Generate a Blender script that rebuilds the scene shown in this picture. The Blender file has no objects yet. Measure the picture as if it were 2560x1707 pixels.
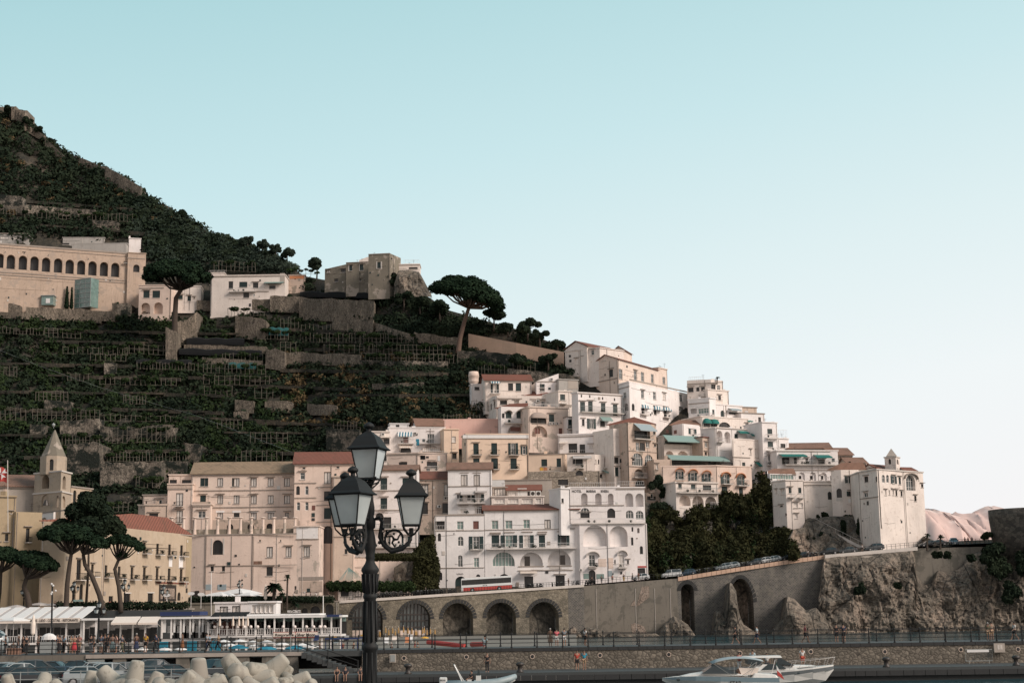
import bpy, bmesh, math, random
import numpy as np
from mathutils import Vector, Matrix
R=math.radians
random.seed(7); rng=np.random.default_rng(11)
scn=bpy.context.scene; C=scn.collection
# ---------------------------------------------------------------- camera
H=6.6; F=3718.0
cam=bpy.data.objects.new('camera',bpy.data.cameras.new('camera')); C.objects.link(cam)
cam.data.sensor_width=36; cam.data.lens=36*F/2560; cam.data.clip_start=.5; cam.data.clip_end=30000
MC=Matrix.Rotation(R(90+10.15),4,'X')@Matrix.Rotation(R(-.8),4,'Z')
cam.matrix_world=Matrix.Translation((0,0,H))@MC
scn.camera=cam
M3=MC.to_3x3()
def ray(px,py): return M3@Vector(((px-1280)/F,-(py-853.5)/F,-1))
def P(px,py,d):
    r=ray(px,py); k=d/r.y; return Vector((r.x*k,d,H+r.z*k))
def PZ(px,py,z):          # point where the sight line meets height z
    r=ray(px,py); k=(z-H)/r.z; return Vector((r.x*k,r.y*k,z))
M3i=M3.transposed()
def proj(v):
    c=M3i@(Vector(v)-Vector((0,0,H))); return 1280-F*c.x/c.z, 853.5+F*c.y/c.z
# ---------------------------------------------------------------- materials
def nt(name):
    m=bpy.data.materials.new(name); m.use_nodes=True; t=m.node_tree; b=t.nodes['Principled BSDF']; return m,t,b
def N(t,ty,**k):
    n=t.nodes.new(ty)
    for a,v in k.items():
        if a[0]=='_': n.inputs[a[1:].replace('_',' ')].default_value=v
        else: setattr(n,a,v)
    return n
def ramp(t,src,stops):
    r=t.nodes.new('ShaderNodeValToRGB'); e=r.color_ramp.elements
    while len(e)<len(stops): e.new(.5)
    for i,(p,c) in enumerate(stops):
        e[i].position=p; e[i].color=(c if len(c)==4 else (*c,1)) if hasattr(c,'__len__') else (c,c,c,1)
    t.links.new(src,r.inputs[0]); return r.outputs[0]
def mixc(t,f,a,b,mode='MIX'):
    n=t.nodes.new('ShaderNodeMix'); n.data_type='RGBA'; n.blend_type=mode
    for i,v in ((0,f),(6,a),(7,b)):
        if isinstance(v,(float,int)): n.inputs[i].default_value=v
        elif isinstance(v,tuple): n.inputs[i].default_value=(*v,1) if len(v)==3 else v
        else: t.links.new(v,n.inputs[i])
    return n.outputs[2]
def coords(t,sx=1,sy=1,sz=1,swap=False):
    tc=t.nodes.new('ShaderNodeTexCoord'); mp=t.nodes.new('ShaderNodeMapping')
    src=tc.outputs['Object']
    if swap:
        s=t.nodes.new('ShaderNodeSeparateXYZ'); t.links.new(src,s.inputs[0]); c=t.nodes.new('ShaderNodeCombineXYZ')
        t.links.new(s.outputs[0],c.inputs[0]); t.links.new(s.outputs[2],c.inputs[1]); t.links.new(s.outputs[1],c.inputs[2]); src=c.outputs[0]
    t.links.new(src,mp.inputs[0]); mp.inputs['Scale'].default_value=(sx,sy,sz); return mp.outputs[0]
def noise(t,vec,scale,det=4,rough=.6,out='Fac'):
    n=N(t,'ShaderNodeTexNoise',_Scale=scale,_Detail=det,_Roughness=rough); t.links.new(vec,n.inputs['Vector']); return n.outputs[out]
def bump(t,b,h,st=.4,dist=.1):
    n=t.nodes.new('ShaderNodeBump'); n.inputs['Strength'].default_value=st; n.inputs['Distance'].default_value=dist
    t.links.new(h,n.inputs['Height']); t.links.new(n.outputs[0],b.inputs['Normal'])
def sc(c,k): return tuple(min(1,x*k) for x in c)
def plain(name,col,rough=.6,metal=0,var=.12):
    m,t,b=nt(name); v=coords(t); n=noise(t,v,3,3)
    c=mixc(t,n,sc(col,1-var),sc(col,1+var)); t.links.new(c,b.inputs['Base Color'])
    b.inputs['Roughness'].default_value=rough; b.inputs['Metallic'].default_value=metal; return m
def plaster(name,col,dirt=.5,dcol=(.16,.13,.11),patch=None):
    m,t,b=nt(name); v=coords(t)
    big=noise(t,v,.22,5,.65); c=mixc(t,ramp(t,big,[(.3,0.),(.7,1.)]),sc(col,.83),sc(col,1.06))
    vs=coords(t,1.6,1.6,.13); st=noise(t,vs,.9,4,.7)                 # rain streaks
    c=mixc(t,ramp(t,st,[(.55,0.),(.8,dirt)]),c,dcol)
    fine=noise(t,v,.9,8,.8); c=mixc(t,ramp(t,fine,[(.54,0.),(.70,min(1,dirt*1.3+.12))]),c,sc(dcol,1.1))
    if patch:
        pn=noise(t,v,.33,5,.6); c=mixc(t,ramp(t,pn,[(.56,0.),(.6,1.)]),c,patch)
    t.links.new(c,b.inputs['Base Color']); b.inputs['Roughness'].default_value=.92
    bump(t,b,fine,.35,.06); return m
def rubble(name,c1,c2,joint,scale=1.4,jw=.06,dirt=.4):
    m,t,b=nt(name); v=coords(t,1,1,1.25); 
    wv=noise(t,v,.8,2,.5,'Color'); w=mixc(t,.08,v,wv,'ADD')
    a=N(t,'ShaderNodeTexVoronoi',_Scale=scale); a.feature='F1'; t.links.new(w,a.inputs['Vector'])
    e=N(t,'ShaderNodeTexVoronoi',_Scale=scale); e.feature='DISTANCE_TO_EDGE'; t.links.new(w,e.inputs['Vector'])
    s=t.nodes.new('ShaderNodeSeparateColor'); t.links.new(a.outputs['Color'],s.inputs[0])
    c=mixc(t,s.outputs[0],c1,c2); k=ramp(t,e.outputs['Distance'],[(0,1.),(jw,0.)]); c=mixc(t,k,c,joint)
    st=noise(t,v,.18,5,.7); c=mixc(t,ramp(t,st,[(.45,0.),(.72,dirt)]),c,(.035,.035,.03))
    t.links.new(c,b.inputs['Base Color']); b.inputs['Roughness'].default_value=.95
    bump(t,b,e.outputs['Distance'],.6,.15); return m
def blocks(name,c1,c2,joint,bw=.7,bh=.32,ms=.04,dirt=.35,dcol=(.3,.28,.24)):
    m,t,b=nt(name); v=coords(t,swap=True)
    n=N(t,'ShaderNodeTexBrick',_Scale=1.0,_Mortar_Size=ms,_Brick_Width=bw,_Row_Height=bh,_Bias=.0,_Mortar_Smooth=.2)
    n.inputs['Color1'].default_value=(*c1,1); n.inputs['Color2'].default_value=(*c2,1); n.inputs['Mortar'].default_value=(*joint,1)
    w=noise(t,v,1.3,2,.5,'Color'); t.links.new(mixc(t,.06,v,w,'ADD'),n.inputs['Vector'])
    f=noise(t,v,.75,9,.85); c=mixc(t,ramp(t,f,[(.48,0.),(.6,.85)]),n.outputs['Color'],dcol)
    st=noise(t,coords(t,1,1,.2),.35,5,.7); c=mixc(t,ramp(t,st,[(.48,0.),(.75,dirt)]),c,(.03,.032,.03))
    t.links.new(c,b.inputs['Base Color']); b.inputs['Roughness'].default_value=.95; bump(t,b,f,.5,.12); return m
def rock(name,c1,c2,c3,s=.12,crk=.14):
    m,t,b=nt(name); v=coords(t,1,1,.45); n=noise(t,v,s,9,.68); n2=noise(t,coords(t,1,1,.7),s*7,6,.75)
    c=ramp(t,n,[(.3,c1),(.5,c2),(.68,c3)]); c=mixc(t,ramp(t,n2,[(.4,.75),(.56,0.)]),c,sc(c1,.45))
    wv=noise(t,v,.35,4,.6,'Color'); w=mixc(t,.9,v,wv,'ADD')
    e=N(t,'ShaderNodeTexVoronoi',_Scale=crk); e.feature='DISTANCE_TO_EDGE'; t.links.new(w,e.inputs['Vector'])
    c=mixc(t,ramp(t,e.outputs['Distance'],[(.0,.9),(.035,0.)]),c,(.02,.02,.018))
    st=noise(t,coords(t,3,3,.12),.6,4,.7); c=mixc(t,ramp(t,st,[(.52,0.),(.7,.5)]),c,sc(c1,.6))
    t.links.new(c,b.inputs['Base Color']); b.inputs['Roughness'].default_value=.95; bump(t,b,n2,1,.6); return m
def tiles(name,c1,c2,moss=(.07,.06,.04),mk=.4):
    m,t,b=nt(name); v=coords(t)
    w=N(t,'ShaderNodeTexWave',_Scale=1.1,_Distortion=.4,_Detail=1.); w.bands_direction='X'; t.links.new(v,w.inputs['Vector'])
    w2=N(t,'ShaderNodeTexWave',_Scale=1.4,_Distortion=.6,_Detail=1.); w2.bands_direction='Z'; t.links.new(v,w2.inputs['Vector'])
    c=mixc(t,noise(t,v,1.2,5,.7),c1,c2); c=mixc(t,ramp(t,w.outputs['Fac'],[(.1,.55),(.4,0.)]),c,sc(c1,.35))
    c=mixc(t,ramp(t,w2.outputs['Fac'],[(.05,.4),(.3,0.)]),c,sc(c1,.4))
    c=mixc(t,ramp(t,noise(t,v,.35,6,.75),[(.5,0.),(.62,mk)]),c,moss)
    t.links.new(c,b.inputs['Base Color']); b.inputs['Roughness'].default_value=.9; bump(t,b,w.outputs['Fac'],.6,.1); return m
def leaf(name,c1,c2,s=.25):
    m,t,b=nt(name); v=coords(t); n=noise(t,v,s,3,.6); n2=noise(t,v,3.1,1,.5)
    c=mixc(t,ramp(t,n,[(.35,0.),(.65,1.)]),c1,c2); c=mixc(t,ramp(t,n2,[(.3,0.),(.7,.6)]),c,sc(c2,1.7))
    t.links.new(c,b.inputs['Base Color']); b.inputs['Roughness'].default_value=.85; b.inputs['Specular IOR Level'].default_value=.05; return m
M={}
W0=(.80,.735,.70)
M['white']=plaster('white_plaster',(.84,.79,.765),.42,(.42,.37,.33))
M['white2']=plaster('warm_white_plaster',(.80,.715,.65),.6,(.38,.31,.26))
M['cool']=plaster('cool_white_plaster',(.83,.80,.78),.36,(.42,.4,.38))
M['gray']=plaster('grey_plaster',(.42,.40,.37),.5)
M['beige']=plaster('beige_plaster',(.62,.50,.41),.5,(.3,.24,.19))
M['old']=plaster('weathered_plaster',(.56,.44,.36),.6,(.2,.17,.14),(.26,.22,.18))
M['patchy']=plaster('peeling_plaster',(.72,.59,.51),.45,(.32,.25,.2),(.44,.38,.32))
M['pink']=plaster('pink_plaster',(.76,.62,.53),.45,(.36,.26,.2))
M['salmon']=plaster('salmon_plaster',(.76,.50,.43),.3,(.36,.22,.18))
M['peach']=plaster('peach_plaster',(.80,.62,.48),.15,(.45,.32,.24))
M['rose']=plaster('rose_plaster',(.75,.60,.51),.45,(.36,.26,.2))
M['towerp']=plaster('tower_plaster',(.43,.35,.27),.6,(.2,.17,.13),(.36,.31,.26))
M['ochre']=plaster('ochre_plaster',(.42,.33,.215),.4,(.25,.19,.13))
M['ochre2']=plaster('pale_ochre_plaster',(.50,.395,.29),.45,(.28,.21,.15),(.50,.40,.30))
M['arcade']=plaster('arcade_plaster',(.50,.385,.30),.7,(.2,.15,.12),(.40,.32,.26))
M['tan']=plaster('tan_wall',(.60,.41,.30),.35,(.35,.25,.19))
M['castle']=plaster('castle_plaster',(.215,.19,.15),.8,(.09,.083,.07),(.36,.31,.26))
M['stone']=rubble('pale_rubble',(.27,.225,.18),(.40,.34,.275),(.09,.08,.065),1.6,.05,.55)
M['stone2']=rubble('pier_rubble',(.13,.115,.092),(.235,.205,.165),(.06,.052,.042),2.6,.09,.3)
M['basalt']=blocks('basalt_blocks',(.055,.056,.056),(.11,.105,.1),(.24,.22,.19),.62,.3,.035,.35,(.2,.185,.155))
M['yrub']=rubble('viaduct_rubble',(.16,.14,.105),(.27,.235,.18),(.075,.07,.06),1.9,.05,.7)
M['conc']=plaster('stained_concrete',(.20,.18,.15),.9,(.045,.045,.04),(.13,.12,.10))
M['concl']=plaster('light_concrete',(.43,.38,.33),.4,(.2,.18,.15))
M['tetra']=plaster('tetrapod_concrete',(.38,.355,.30),1.,(.11,.10,.075),(.30,.275,.235))
M['rock']=rock('cliff_rock',(.085,.078,.066),(.23,.195,.155),(.42,.33,.26),.16,.2)
M['rockd']=rock('grey_rock',(.07,.068,.058),(.15,.135,.11),(.24,.21,.17),.2)
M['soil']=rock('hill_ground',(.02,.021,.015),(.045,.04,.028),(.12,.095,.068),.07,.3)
M['rred']=tiles('red_tiles',(.20,.075,.052),(.30,.12,.082),mk=.3)
M['rbr']=tiles('brown_tiles',(.22,.12,.085),(.36,.215,.155))

M['rold']=tiles('old_tan_tiles',(.27,.19,.125),(.42,.30,.20))
M['shut']=plain('dark_green_shutter',(.012,.032,.032),.5)
M['brown']=plain('brown_wood',(.15,.06,.045),.6)
M['frame']=plain('dark_frame',(.035,.028,.024),.5)
M['wframe']=plain('white_frame',(.75,.72,.69),.5)
M['iron']=plain('dark_iron',(.006,.0075,.008),.72,.0)
M['rail']=plain('grey_railing',(.30,.32,.31),.5)
M['wrail']=plain('white_railing',(.70,.68,.66),.5)
M['slab']=plaster('balcony_slab',(.62,.57,.52),.4,(.3,.27,.24))
M['trim']=plaster('grey_trim',(.34,.29,.25),.5)
M['wood']=plain('weathered_poles',(.135,.12,.095),.8,0,.4)
M['hstone']=rock('terrace_stone',(.08,.07,.055),(.27,.23,.185),(.50,.43,.35),.3,.9)
def overgrow(m,lo=.46,hi=.54,s=.16):
    t=M[m].node_tree; b=t.nodes['Principled BSDF']; l=b.inputs['Base Color'].links[0].from_socket; c=mixc(t,ramp(t,noise(t,coords(t,1,1,1.4),s,7,.75),[(lo,0.),(hi,1.)]),l,(.012,.017,.012)); t.links.new(c,b.inputs['Base Color'])
M['hstone2']=rock('pale_terrace_stone',(.13,.11,.085),(.27,.225,.175),(.42,.35,.275),.35,.8); overgrow('hstone2',.60,.66,.3); overgrow('hstone'); overgrow('rock',.60,.66,.1)
M['rockp']=rock('bare_patch',(.34,.27,.22),(.44,.35,.285),(.54,.44,.37),.6,.8)
M['towers']=rubble('tower_stone',(.045,.04,.035),(.13,.115,.095),(.03,.03,.025),1.1,.05,.7)
M['net']=plain('black_net',(.004,.005,.006),1.)
M['tnet']=plain('teal_net',(.015,.10,.10),.8)
M['teal']=plain('teal_fabric',(.015,.15,.13),.85)
M['lteal']=plain('faded_teal_fabric',(.22,.32,.295),.85)
M['bluegray']=plain('blue_grey_fabric',(.30,.36,.38),.8)
M['taupe']=plain('taupe_fabric',(.36,.29,.25),.8)
M['gfab']=plain('grey_fabric',(.48,.45,.43),.8)
M['cfab']=plain('cream_fabric',(.75,.66,.58),.8)
M['wfab']=plain('white_fabric',(.74,.73,.71),.8)
M['orange']=plain('orange_paint',(.55,.22,.10),.8)
M['redp']=plain('red_paint',(.42,.05,.04),.5)
M['acm']=plain('ac_casing',(.62,.6,.57),.6)
M['skycur']=plain('sky_painted_curtain_glass',(.66,.61,.56),.25)  # bright sky reflection painted into the pane colour, with pale curtains
M['cyan']=plain('blue_fabric',(.02,.20,.29),.7)
M['yel']=plain('yellow_fabric',(.75,.40,.04),.7)
M['navy']=plain('navy_fabric',(.015,.03,.10),.7)
M['globe']=plain('globe_lamp',(.8,.72,.68),.3)
def glassm(name,col,r=.06):
    m,t,b=nt(name); v=coords(t); c=mixc(t,noise(t,v,.9,2),sc(col,.5),sc(col,1.6)); t.links.new(c,b.inputs['Base Color'])
    b.inputs['Roughness'].default_value=r; b.inputs['Specular IOR Level'].default_value=.7; return m
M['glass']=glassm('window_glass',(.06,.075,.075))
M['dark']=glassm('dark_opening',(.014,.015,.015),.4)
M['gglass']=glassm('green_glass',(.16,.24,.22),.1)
def stripes(name,a,b_,s,dirn='X'):
    m,t,b=nt(name); w=N(t,'ShaderNodeTexWave',_Scale=s); w.bands_direction=dirn; t.links.new(coords(t),w.inputs['Vector'])
    t.links.new(ramp(t,w.outputs['Fac'],[(.48,a),(.52,b_)]),b.inputs['Base Color']); b.inputs['Roughness'].default_value=.8; return m
M['bstripe']=stripes('blue_white_stripes',(.04,.16,.22),(.72,.72,.7),.42)
M['cstripe']=stripes('cream_stripes',(.72,.58,.47),(.8,.74,.68),.6)
M['asph']=plain('asphalt',(.035,.036,.036),.9)
M['pave']=plain('basalt_paving',(.055,.06,.06),.8)
M['sand']=plain('beach_sand',(.19,.175,.15),.95)
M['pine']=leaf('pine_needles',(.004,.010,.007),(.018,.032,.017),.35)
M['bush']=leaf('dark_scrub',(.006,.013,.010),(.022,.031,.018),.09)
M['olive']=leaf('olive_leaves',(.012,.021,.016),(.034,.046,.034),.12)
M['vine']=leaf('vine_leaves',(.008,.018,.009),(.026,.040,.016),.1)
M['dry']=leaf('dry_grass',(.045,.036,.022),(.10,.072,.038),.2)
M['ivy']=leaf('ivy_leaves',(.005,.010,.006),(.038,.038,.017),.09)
M['bark']=plain('bark',(.06,.046,.036),.95,0,.4)
M['barkr']=plain('reddish_bark',(.13,.085,.065),.95,0,.4)
# ---------------------------------------------------------------- mesh helpers
class MB:
    def __init__(s): s.v=[]; s.f=[]; s.m=[]
    def add(s,vs,fs,mi=0):
        o=len(s.v); s.v+= [tuple(v) for v in vs]; s.f+=[tuple(i+o for i in f) for f in fs]; s.m+=[mi]*len(fs); return s
    def poly(s,vs,mi=0): return s.add(vs,[range(len(vs))],mi)
    def hexa(s,a,b,mi=0): return s.add(list(a)+list(b),[(0,1,2,3),(7,6,5,4),(0,4,5,1),(1,5,6,2),(2,6,7,3),(3,7,4,0)],mi)
    def box(s,x0,x1,y0,y1,z0,z1,mi=0):
        return s.hexa([(x0,y0,z0),(x1,y0,z0),(x1,y1,z0),(x0,y1,z0)],[(x0,y0,z1),(x1,y0,z1),(x1,y1,z1),(x0,y1,z1)],mi)
    def prism(s,pts,vec,mi=0):       # closed polygon swept along vec
        n=len(pts); vec=Vector(vec); q=[Vector(p) for p in pts]
        return s.add(q+[p+vec for p in q],[tuple(range(n)),tuple(range(2*n-1,n-1,-1))]+[(i,(i+1)%n,n+(i+1)%n,n+i) for i in range(n)],mi)
    def tube(s,pts,r,n=6,mi=0,cap=True):
        pts=[Vector(p) for p in pts]; k=len(pts); rs=r if hasattr(r,'__len__') else [r]*k; vs=[]; fs=[]; a=None
        for i,p in enumerate(pts):
            t=(pts[min(i+1,k-1)]-pts[max(i-1,0)]).normalized()
            if a is None: a=t.orthogonal().normalized()
            a=(a-t*a.dot(t)); a=a.normalized() if a.length>1e-6 else t.orthogonal().normalized(); b=t.cross(a)
            for j in range(n):
                an=2*math.pi*j/n; vs.append(p+(a*math.cos(an)+b*math.sin(an))*rs[i])
        for i in range(k-1):
            for j in range(n): fs.append((i*n+j,i*n+(j+1)%n,(i+1)*n+(j+1)%n,(i+1)*n+j))
        if cap: fs+= [tuple(range(n))[::-1],tuple(range((k-1)*n,k*n))]
        return s.add(vs,fs,mi)
    def lathe(s,c,prof,n=16,mi=0,ph=0,sq=1,ax=None):
        c=Vector(c); vs=[];k=len(prof)
        A,B,D=ax if ax else (Vector((1,0,0)),Vector((0,1,0)),Vector((0,0,1)))
        for r,z in prof:
            for j in range(n):
                an=2*math.pi*j/n+ph; vs.append(c+A*(r*math.cos(an))+B*(r*sq*math.sin(an))+D*z)
        fs=[(i*n+j,i*n+(j+1)%n,(i+1)*n+(j+1)%n,(i+1)*n+j) for i in range(k-1) for j in range(n)]
        fs+=[tuple(range(n))[::-1],tuple(range((k-1)*n,k*n))]
        return s.add(vs,fs,mi)
    def ball(s,c,r,n=8,mi=0,sc3=(1,1,1),half=False):
        m=n//2; prof=[]
        for i in range(m+1):
            a=-math.pi/2+math.pi*i/m
            if half and a<-.01: continue
            prof.append((max(.001,math.cos(a))*r,math.sin(a)*r))
        o=len(s.v); s.lathe((0,0,0),prof,n,mi)
        for i in range(o,len(s.v)):
            x,y,z=s.v[i]; s.v[i]=(c[0]+x*sc3[0],c[1]+y*sc3[1],c[2]+z*sc3[2])
        return s
    def build(s,name,mats,parent=None,smooth=False):
        me=bpy.data.meshes.new(name); off=rootloc(parent)
        me.from_pydata([(x-off[0],y-off[1],z-off[2]) for x,y,z in s.v],[],s.f)
        if isinstance(mats,(str,bpy.types.Material)): mats=[mats]
        for m in mats: me.materials.append(M[m] if isinstance(m,str) else m)
        if len(mats)>1: me.polygons.foreach_set('material_index',s.m)
        if smooth: me.polygons.foreach_set('use_smooth',[True]*len(s.f))
        me.update(); o=bpy.data.objects.new(name,me); C.objects.link(o)
        if parent: o.parent=parent
        return o
def rootloc(p):
    if p is None: return (0,0,0)
    while p.parent: p=p.parent
    return p.location
def tag(o,label=None,cat=None,group=None,kind=None):
    if label: o['label']=label
    if cat: o['category']=cat
    if group: o['group']=group
    if kind: o['kind']=kind
    return o
def thing(name,label,cat,loc,group=None):
    o=bpy.data.objects.new(name,None); o.empty_display_size=.5; C.objects.link(o); o.location=loc
    return tag(o,label,cat,group)
def struct(o): o['kind']='structure'; return o
def dup(root,loc=None,rotz=None,label=None,group=None,scale=None,mats=None):
    def rec(o,par):
        c=o.copy(); C.objects.link(c)
        if par: c.parent=par; c.matrix_parent_inverse=o.matrix_parent_inverse.copy()
        for ch in kids.get(o.name,[]): rec(ch,c)
        return c
    kids={}
    def scan(o):
        kids[o.name]=list(o.children)
        for ch in o.children: scan(ch)
    scan(root); r=rec(root,None)
    if loc is not None: r.location=loc
    if rotz is not None: r.rotation_euler=(0,0,rotz)
    if scale: r.scale=(scale,)*3
    if label: r['label']=label
    if group: r['group']=group
    return r
def leafmesh(name,cen,rad,n,size,mat,parent=None,shell=.55,flat=0.,seed=0,asp=1.4):
    """many leaf-sized quads through the volume of ellipsoid clumps; cen (k,3), rad (k,3), n quads in all"""
    g=np.random.default_rng(seed+5); cen=np.asarray(cen,float); rad=np.asarray(rad,float)
    if rad.ndim==1: rad=np.repeat(rad[:,None],3,1)
    w=(rad[:,0]*rad[:,1]*rad[:,2])**(.62); idx=g.choice(len(cen),n,p=w/w.sum())
    u=g.normal(size=(n,3)); u/=np.linalg.norm(u,axis=1)[:,None]; rr=shell+(1-shell)*g.random(n)**.6
    p=cen[idx]+u*rr[:,None]*rad[idx]
    nn=u+g.normal(size=(n,3))*.5; nn[:,2]+=flat; nn/=np.linalg.norm(nn,axis=1)[:,None]
    t=np.cross(nn,g.normal(size=(n,3))); t/=np.linalg.norm(t,axis=1)[:,None]; b=np.cross(nn,t)
    s=(size*(.6+.8*g.random(n)))[:,None]; off=np.array(rootloc(parent))
    q=np.stack([p-t*s-b*s/asp,p+t*s-b*s/asp*.3,p+t*s*.7+b*s/asp,p-t*s*.6+b*s/asp*.7],1)-off
    me=bpy.data.meshes.new(name); me.vertices.add(4*n); me.vertices.foreach_set('co',q.ravel())
    me.loops.add(4*n); me.loops.foreach_set('vertex_index',np.arange(4*n,dtype=np.int32))
    me.polygons.add(n); me.polygons.foreach_set('loop_start',np.arange(0,4*n,4,dtype=np.int32))
    me.polygons.foreach_set('loop_total',np.full(n,4,dtype=np.int32)); me.update(calc_edges=True)
    me.materials.append(M[mat]); o=bpy.data.objects.new(name,me); C.objects.link(o)
    if parent: o.parent=parent
    return o
def nz(x,y,s=0):      # cheap value noise
    return (math.sin(x*1.3+s)+math.sin(y*1.7+s*2.1)+math.sin((x+y)*.9+s*.7)+math.sin(x*2.9-y*2.3+s)*.5+math.sin(x*5.3+y*4.1+s*1.3)*.3)/3.8
# ---------------------------------------------------------------- world and sun
w=bpy.data.worlds.new("World"); scn.world=w; w.use_nodes=True; t=w.node_tree
bg=t.nodes['Background']; bg.inputs['Strength'].default_value=.1
sk=N(t,'ShaderNodeTexSky',sky_type='NISHITA'); sk.sun_disc=False; sk.sun_elevation=R(14); sk.sun_rotation=R(118)
sk.dust_density=2.; sk.ozone_density=3.
tc=t.nodes.new('ShaderNodeTexCoord'); sp=t.nodes.new('ShaderNodeSeparateXYZ'); t.links.new(tc.outputs['Generated'],sp.inputs[0])
def mth(op,a,b=None):
    n=t.nodes.new('ShaderNodeMath'); n.operation=op
    for i,v in enumerate((a,b)):
        if v is None: continue
        if isinstance(v,(int,float)): n.inputs[i].default_value=v
        else: t.links.new(v,n.inputs[i])
    return n.outputs[0]
e=mth('SUBTRACT',sp.outputs[2],mth('MULTIPLY',sp.outputs[0],.16))     # paler towards the right
def k10(r,g,b): return (r*10,g*10,b*10)
front=ramp(t,e,[(0,(.79,.775,.78)),(.10,(.75,.785,.79)),(.2,(.635,.74,.75)),(.3,(.50,.675,.70)),(.42,(.37,.58,.61)),(.55,(.18,.35,.40)),(1,(.09,.2,.26))])
back=ramp(t,sp.outputs[2],[(0,(.72,.60,.54)),(.3,(.62,.55,.52)),(.7,(.26,.32,.37)),(1,(.09,.2,.26))])
fb=ramp(t,sp.outputs[1],[(0.,1.),(.35,0.)])
fbm=mth('MULTIPLY',mth('SUBTRACT',.25,sp.outputs[1]),1.6); fbm=ramp(t,fbm,[(0,0.),(1,1.)])
col=mixc(t,fbm,front,back); colk=t.nodes.new('ShaderNodeVectorMath'); colk.operation='SCALE'; colk.inputs['Scale'].default_value=10
t.links.new(col,colk.inputs[0]); t.links.new(mixc(t,.06,colk.outputs[0],sk.outputs[0]),bg.inputs['Color'])
sun=bpy.data.objects.new('sun',bpy.data.lights.new('sun','SUN')); C.objects.link(sun)
sun.data.energy=2.75; sun.data.angle=R(20); sun.data.color=(1,.86,.76)
sd=Vector((math.sin(R(118))*math.cos(R(34)),math.cos(R(118))*math.cos(R(34)),math.sin(R(34))))
sun.rotation_euler=sd.to_track_quat('Z','Y').to_euler()
scn.view_settings.view_transform='Standard'; scn.view_settings.look='None'; scn.view_settings.exposure=.3; scn.view_settings.gamma=1
scn.cycles.max_bounces=6; scn.cycles.diffuse_bounces=3
# figures and letter shapes are generated first, while the scene is still empty
def skinmesh(verts,edges,rad,sub=1):
    me=bpy.data.meshes.new('body'); me.from_pydata(verts,edges,[]); o=bpy.data.objects.new('body',me); C.objects.link(o)
    sk=o.modifiers.new('s','SKIN'); sk.use_smooth_shade=True
    for i,sv in enumerate(me.skin_vertices[0].data): r=rad[i]; sv.radius=(r if hasattr(r,'__len__') else (r,r)); sv.use_root=(i==0)
    su=o.modifiers.new('u','SUBSURF'); su.levels=sub; su.render_levels=sub
    bpy.context.view_layer.update(); dg=bpy.context.evaluated_depsgraph_get(); m=bpy.data.meshes.new_from_object(o.evaluated_get(dg)); bpy.data.objects.remove(o); return m
def pose(kind):
    J=dict(pel=(0,0,.96),sp=(0,0,1.12),ch=(0,0,1.34),nk=(0,0,1.49),hd=(0,-.01,1.58),tp=(0,0,1.70),
     sL=(-.18,0,1.41),eL=(-.24,.03,1.14),wL=(-.25,-.04,.90),sR=(.18,0,1.41),eR=(.24,.03,1.14),wR=(.25,-.04,.90),
     hL=(-.09,0,.90),kL=(-.10,-.02,.50),aL=(-.10,.03,.08),tL=(-.11,-.15,.03),hR=(.09,0,.90),kR=(.10,-.02,.50),aR=(.10,.03,.08),tR=(.11,-.15,.03))
    if kind=='walk': J.update(kL=(-.09,-.20,.53),aL=(-.09,-.30,.10),tL=(-.09,-.48,.07),kR=(.09,.06,.50),aR=(.09,.36,.16),tR=(.09,.27,.03),wL=(-.25,.18,.95),eL=(-.23,.16,1.16),eR=(.23,-.06,1.15),wR=(.23,-.28,.98))
    if kind=='lean': J.update(ch=(0,-.12,1.32),nk=(0,-.2,1.45),hd=(0,-.24,1.54),tp=(0,-.23,1.66),sL=(-.18,-.13,1.38),sR=(.18,-.13,1.38),eL=(-.26,-.3,1.14),wL=(-.14,-.5,1.08),eR=(.26,-.3,1.14),wR=(.14,-.5,1.08))
    if kind=='hold': J.update(eL=(-.25,-.04,1.13),wL=(-.10,-.26,1.22),eR=(.25,-.04,1.13),wR=(.10,-.26,1.20))
    if kind=='sit':
        dz=-.50
        J={k:(v[0],v[1],v[2]+dz) for k,v in J.items()}; J.update(kL=(-.10,-.44,.46),aL=(-.09,-.46,.02),tL=(-.09,-.62,-.02),kR=(.10,-.44,.46),aR=(.12,-.48,.03),tR=(.12,-.64,-.01),eL=(-.24,-.12,.66),wL=(-.14,-.32,.55),eR=(.24,-.12,.66),wR=(.14,-.34,.56))
    return J
PM={}
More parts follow.
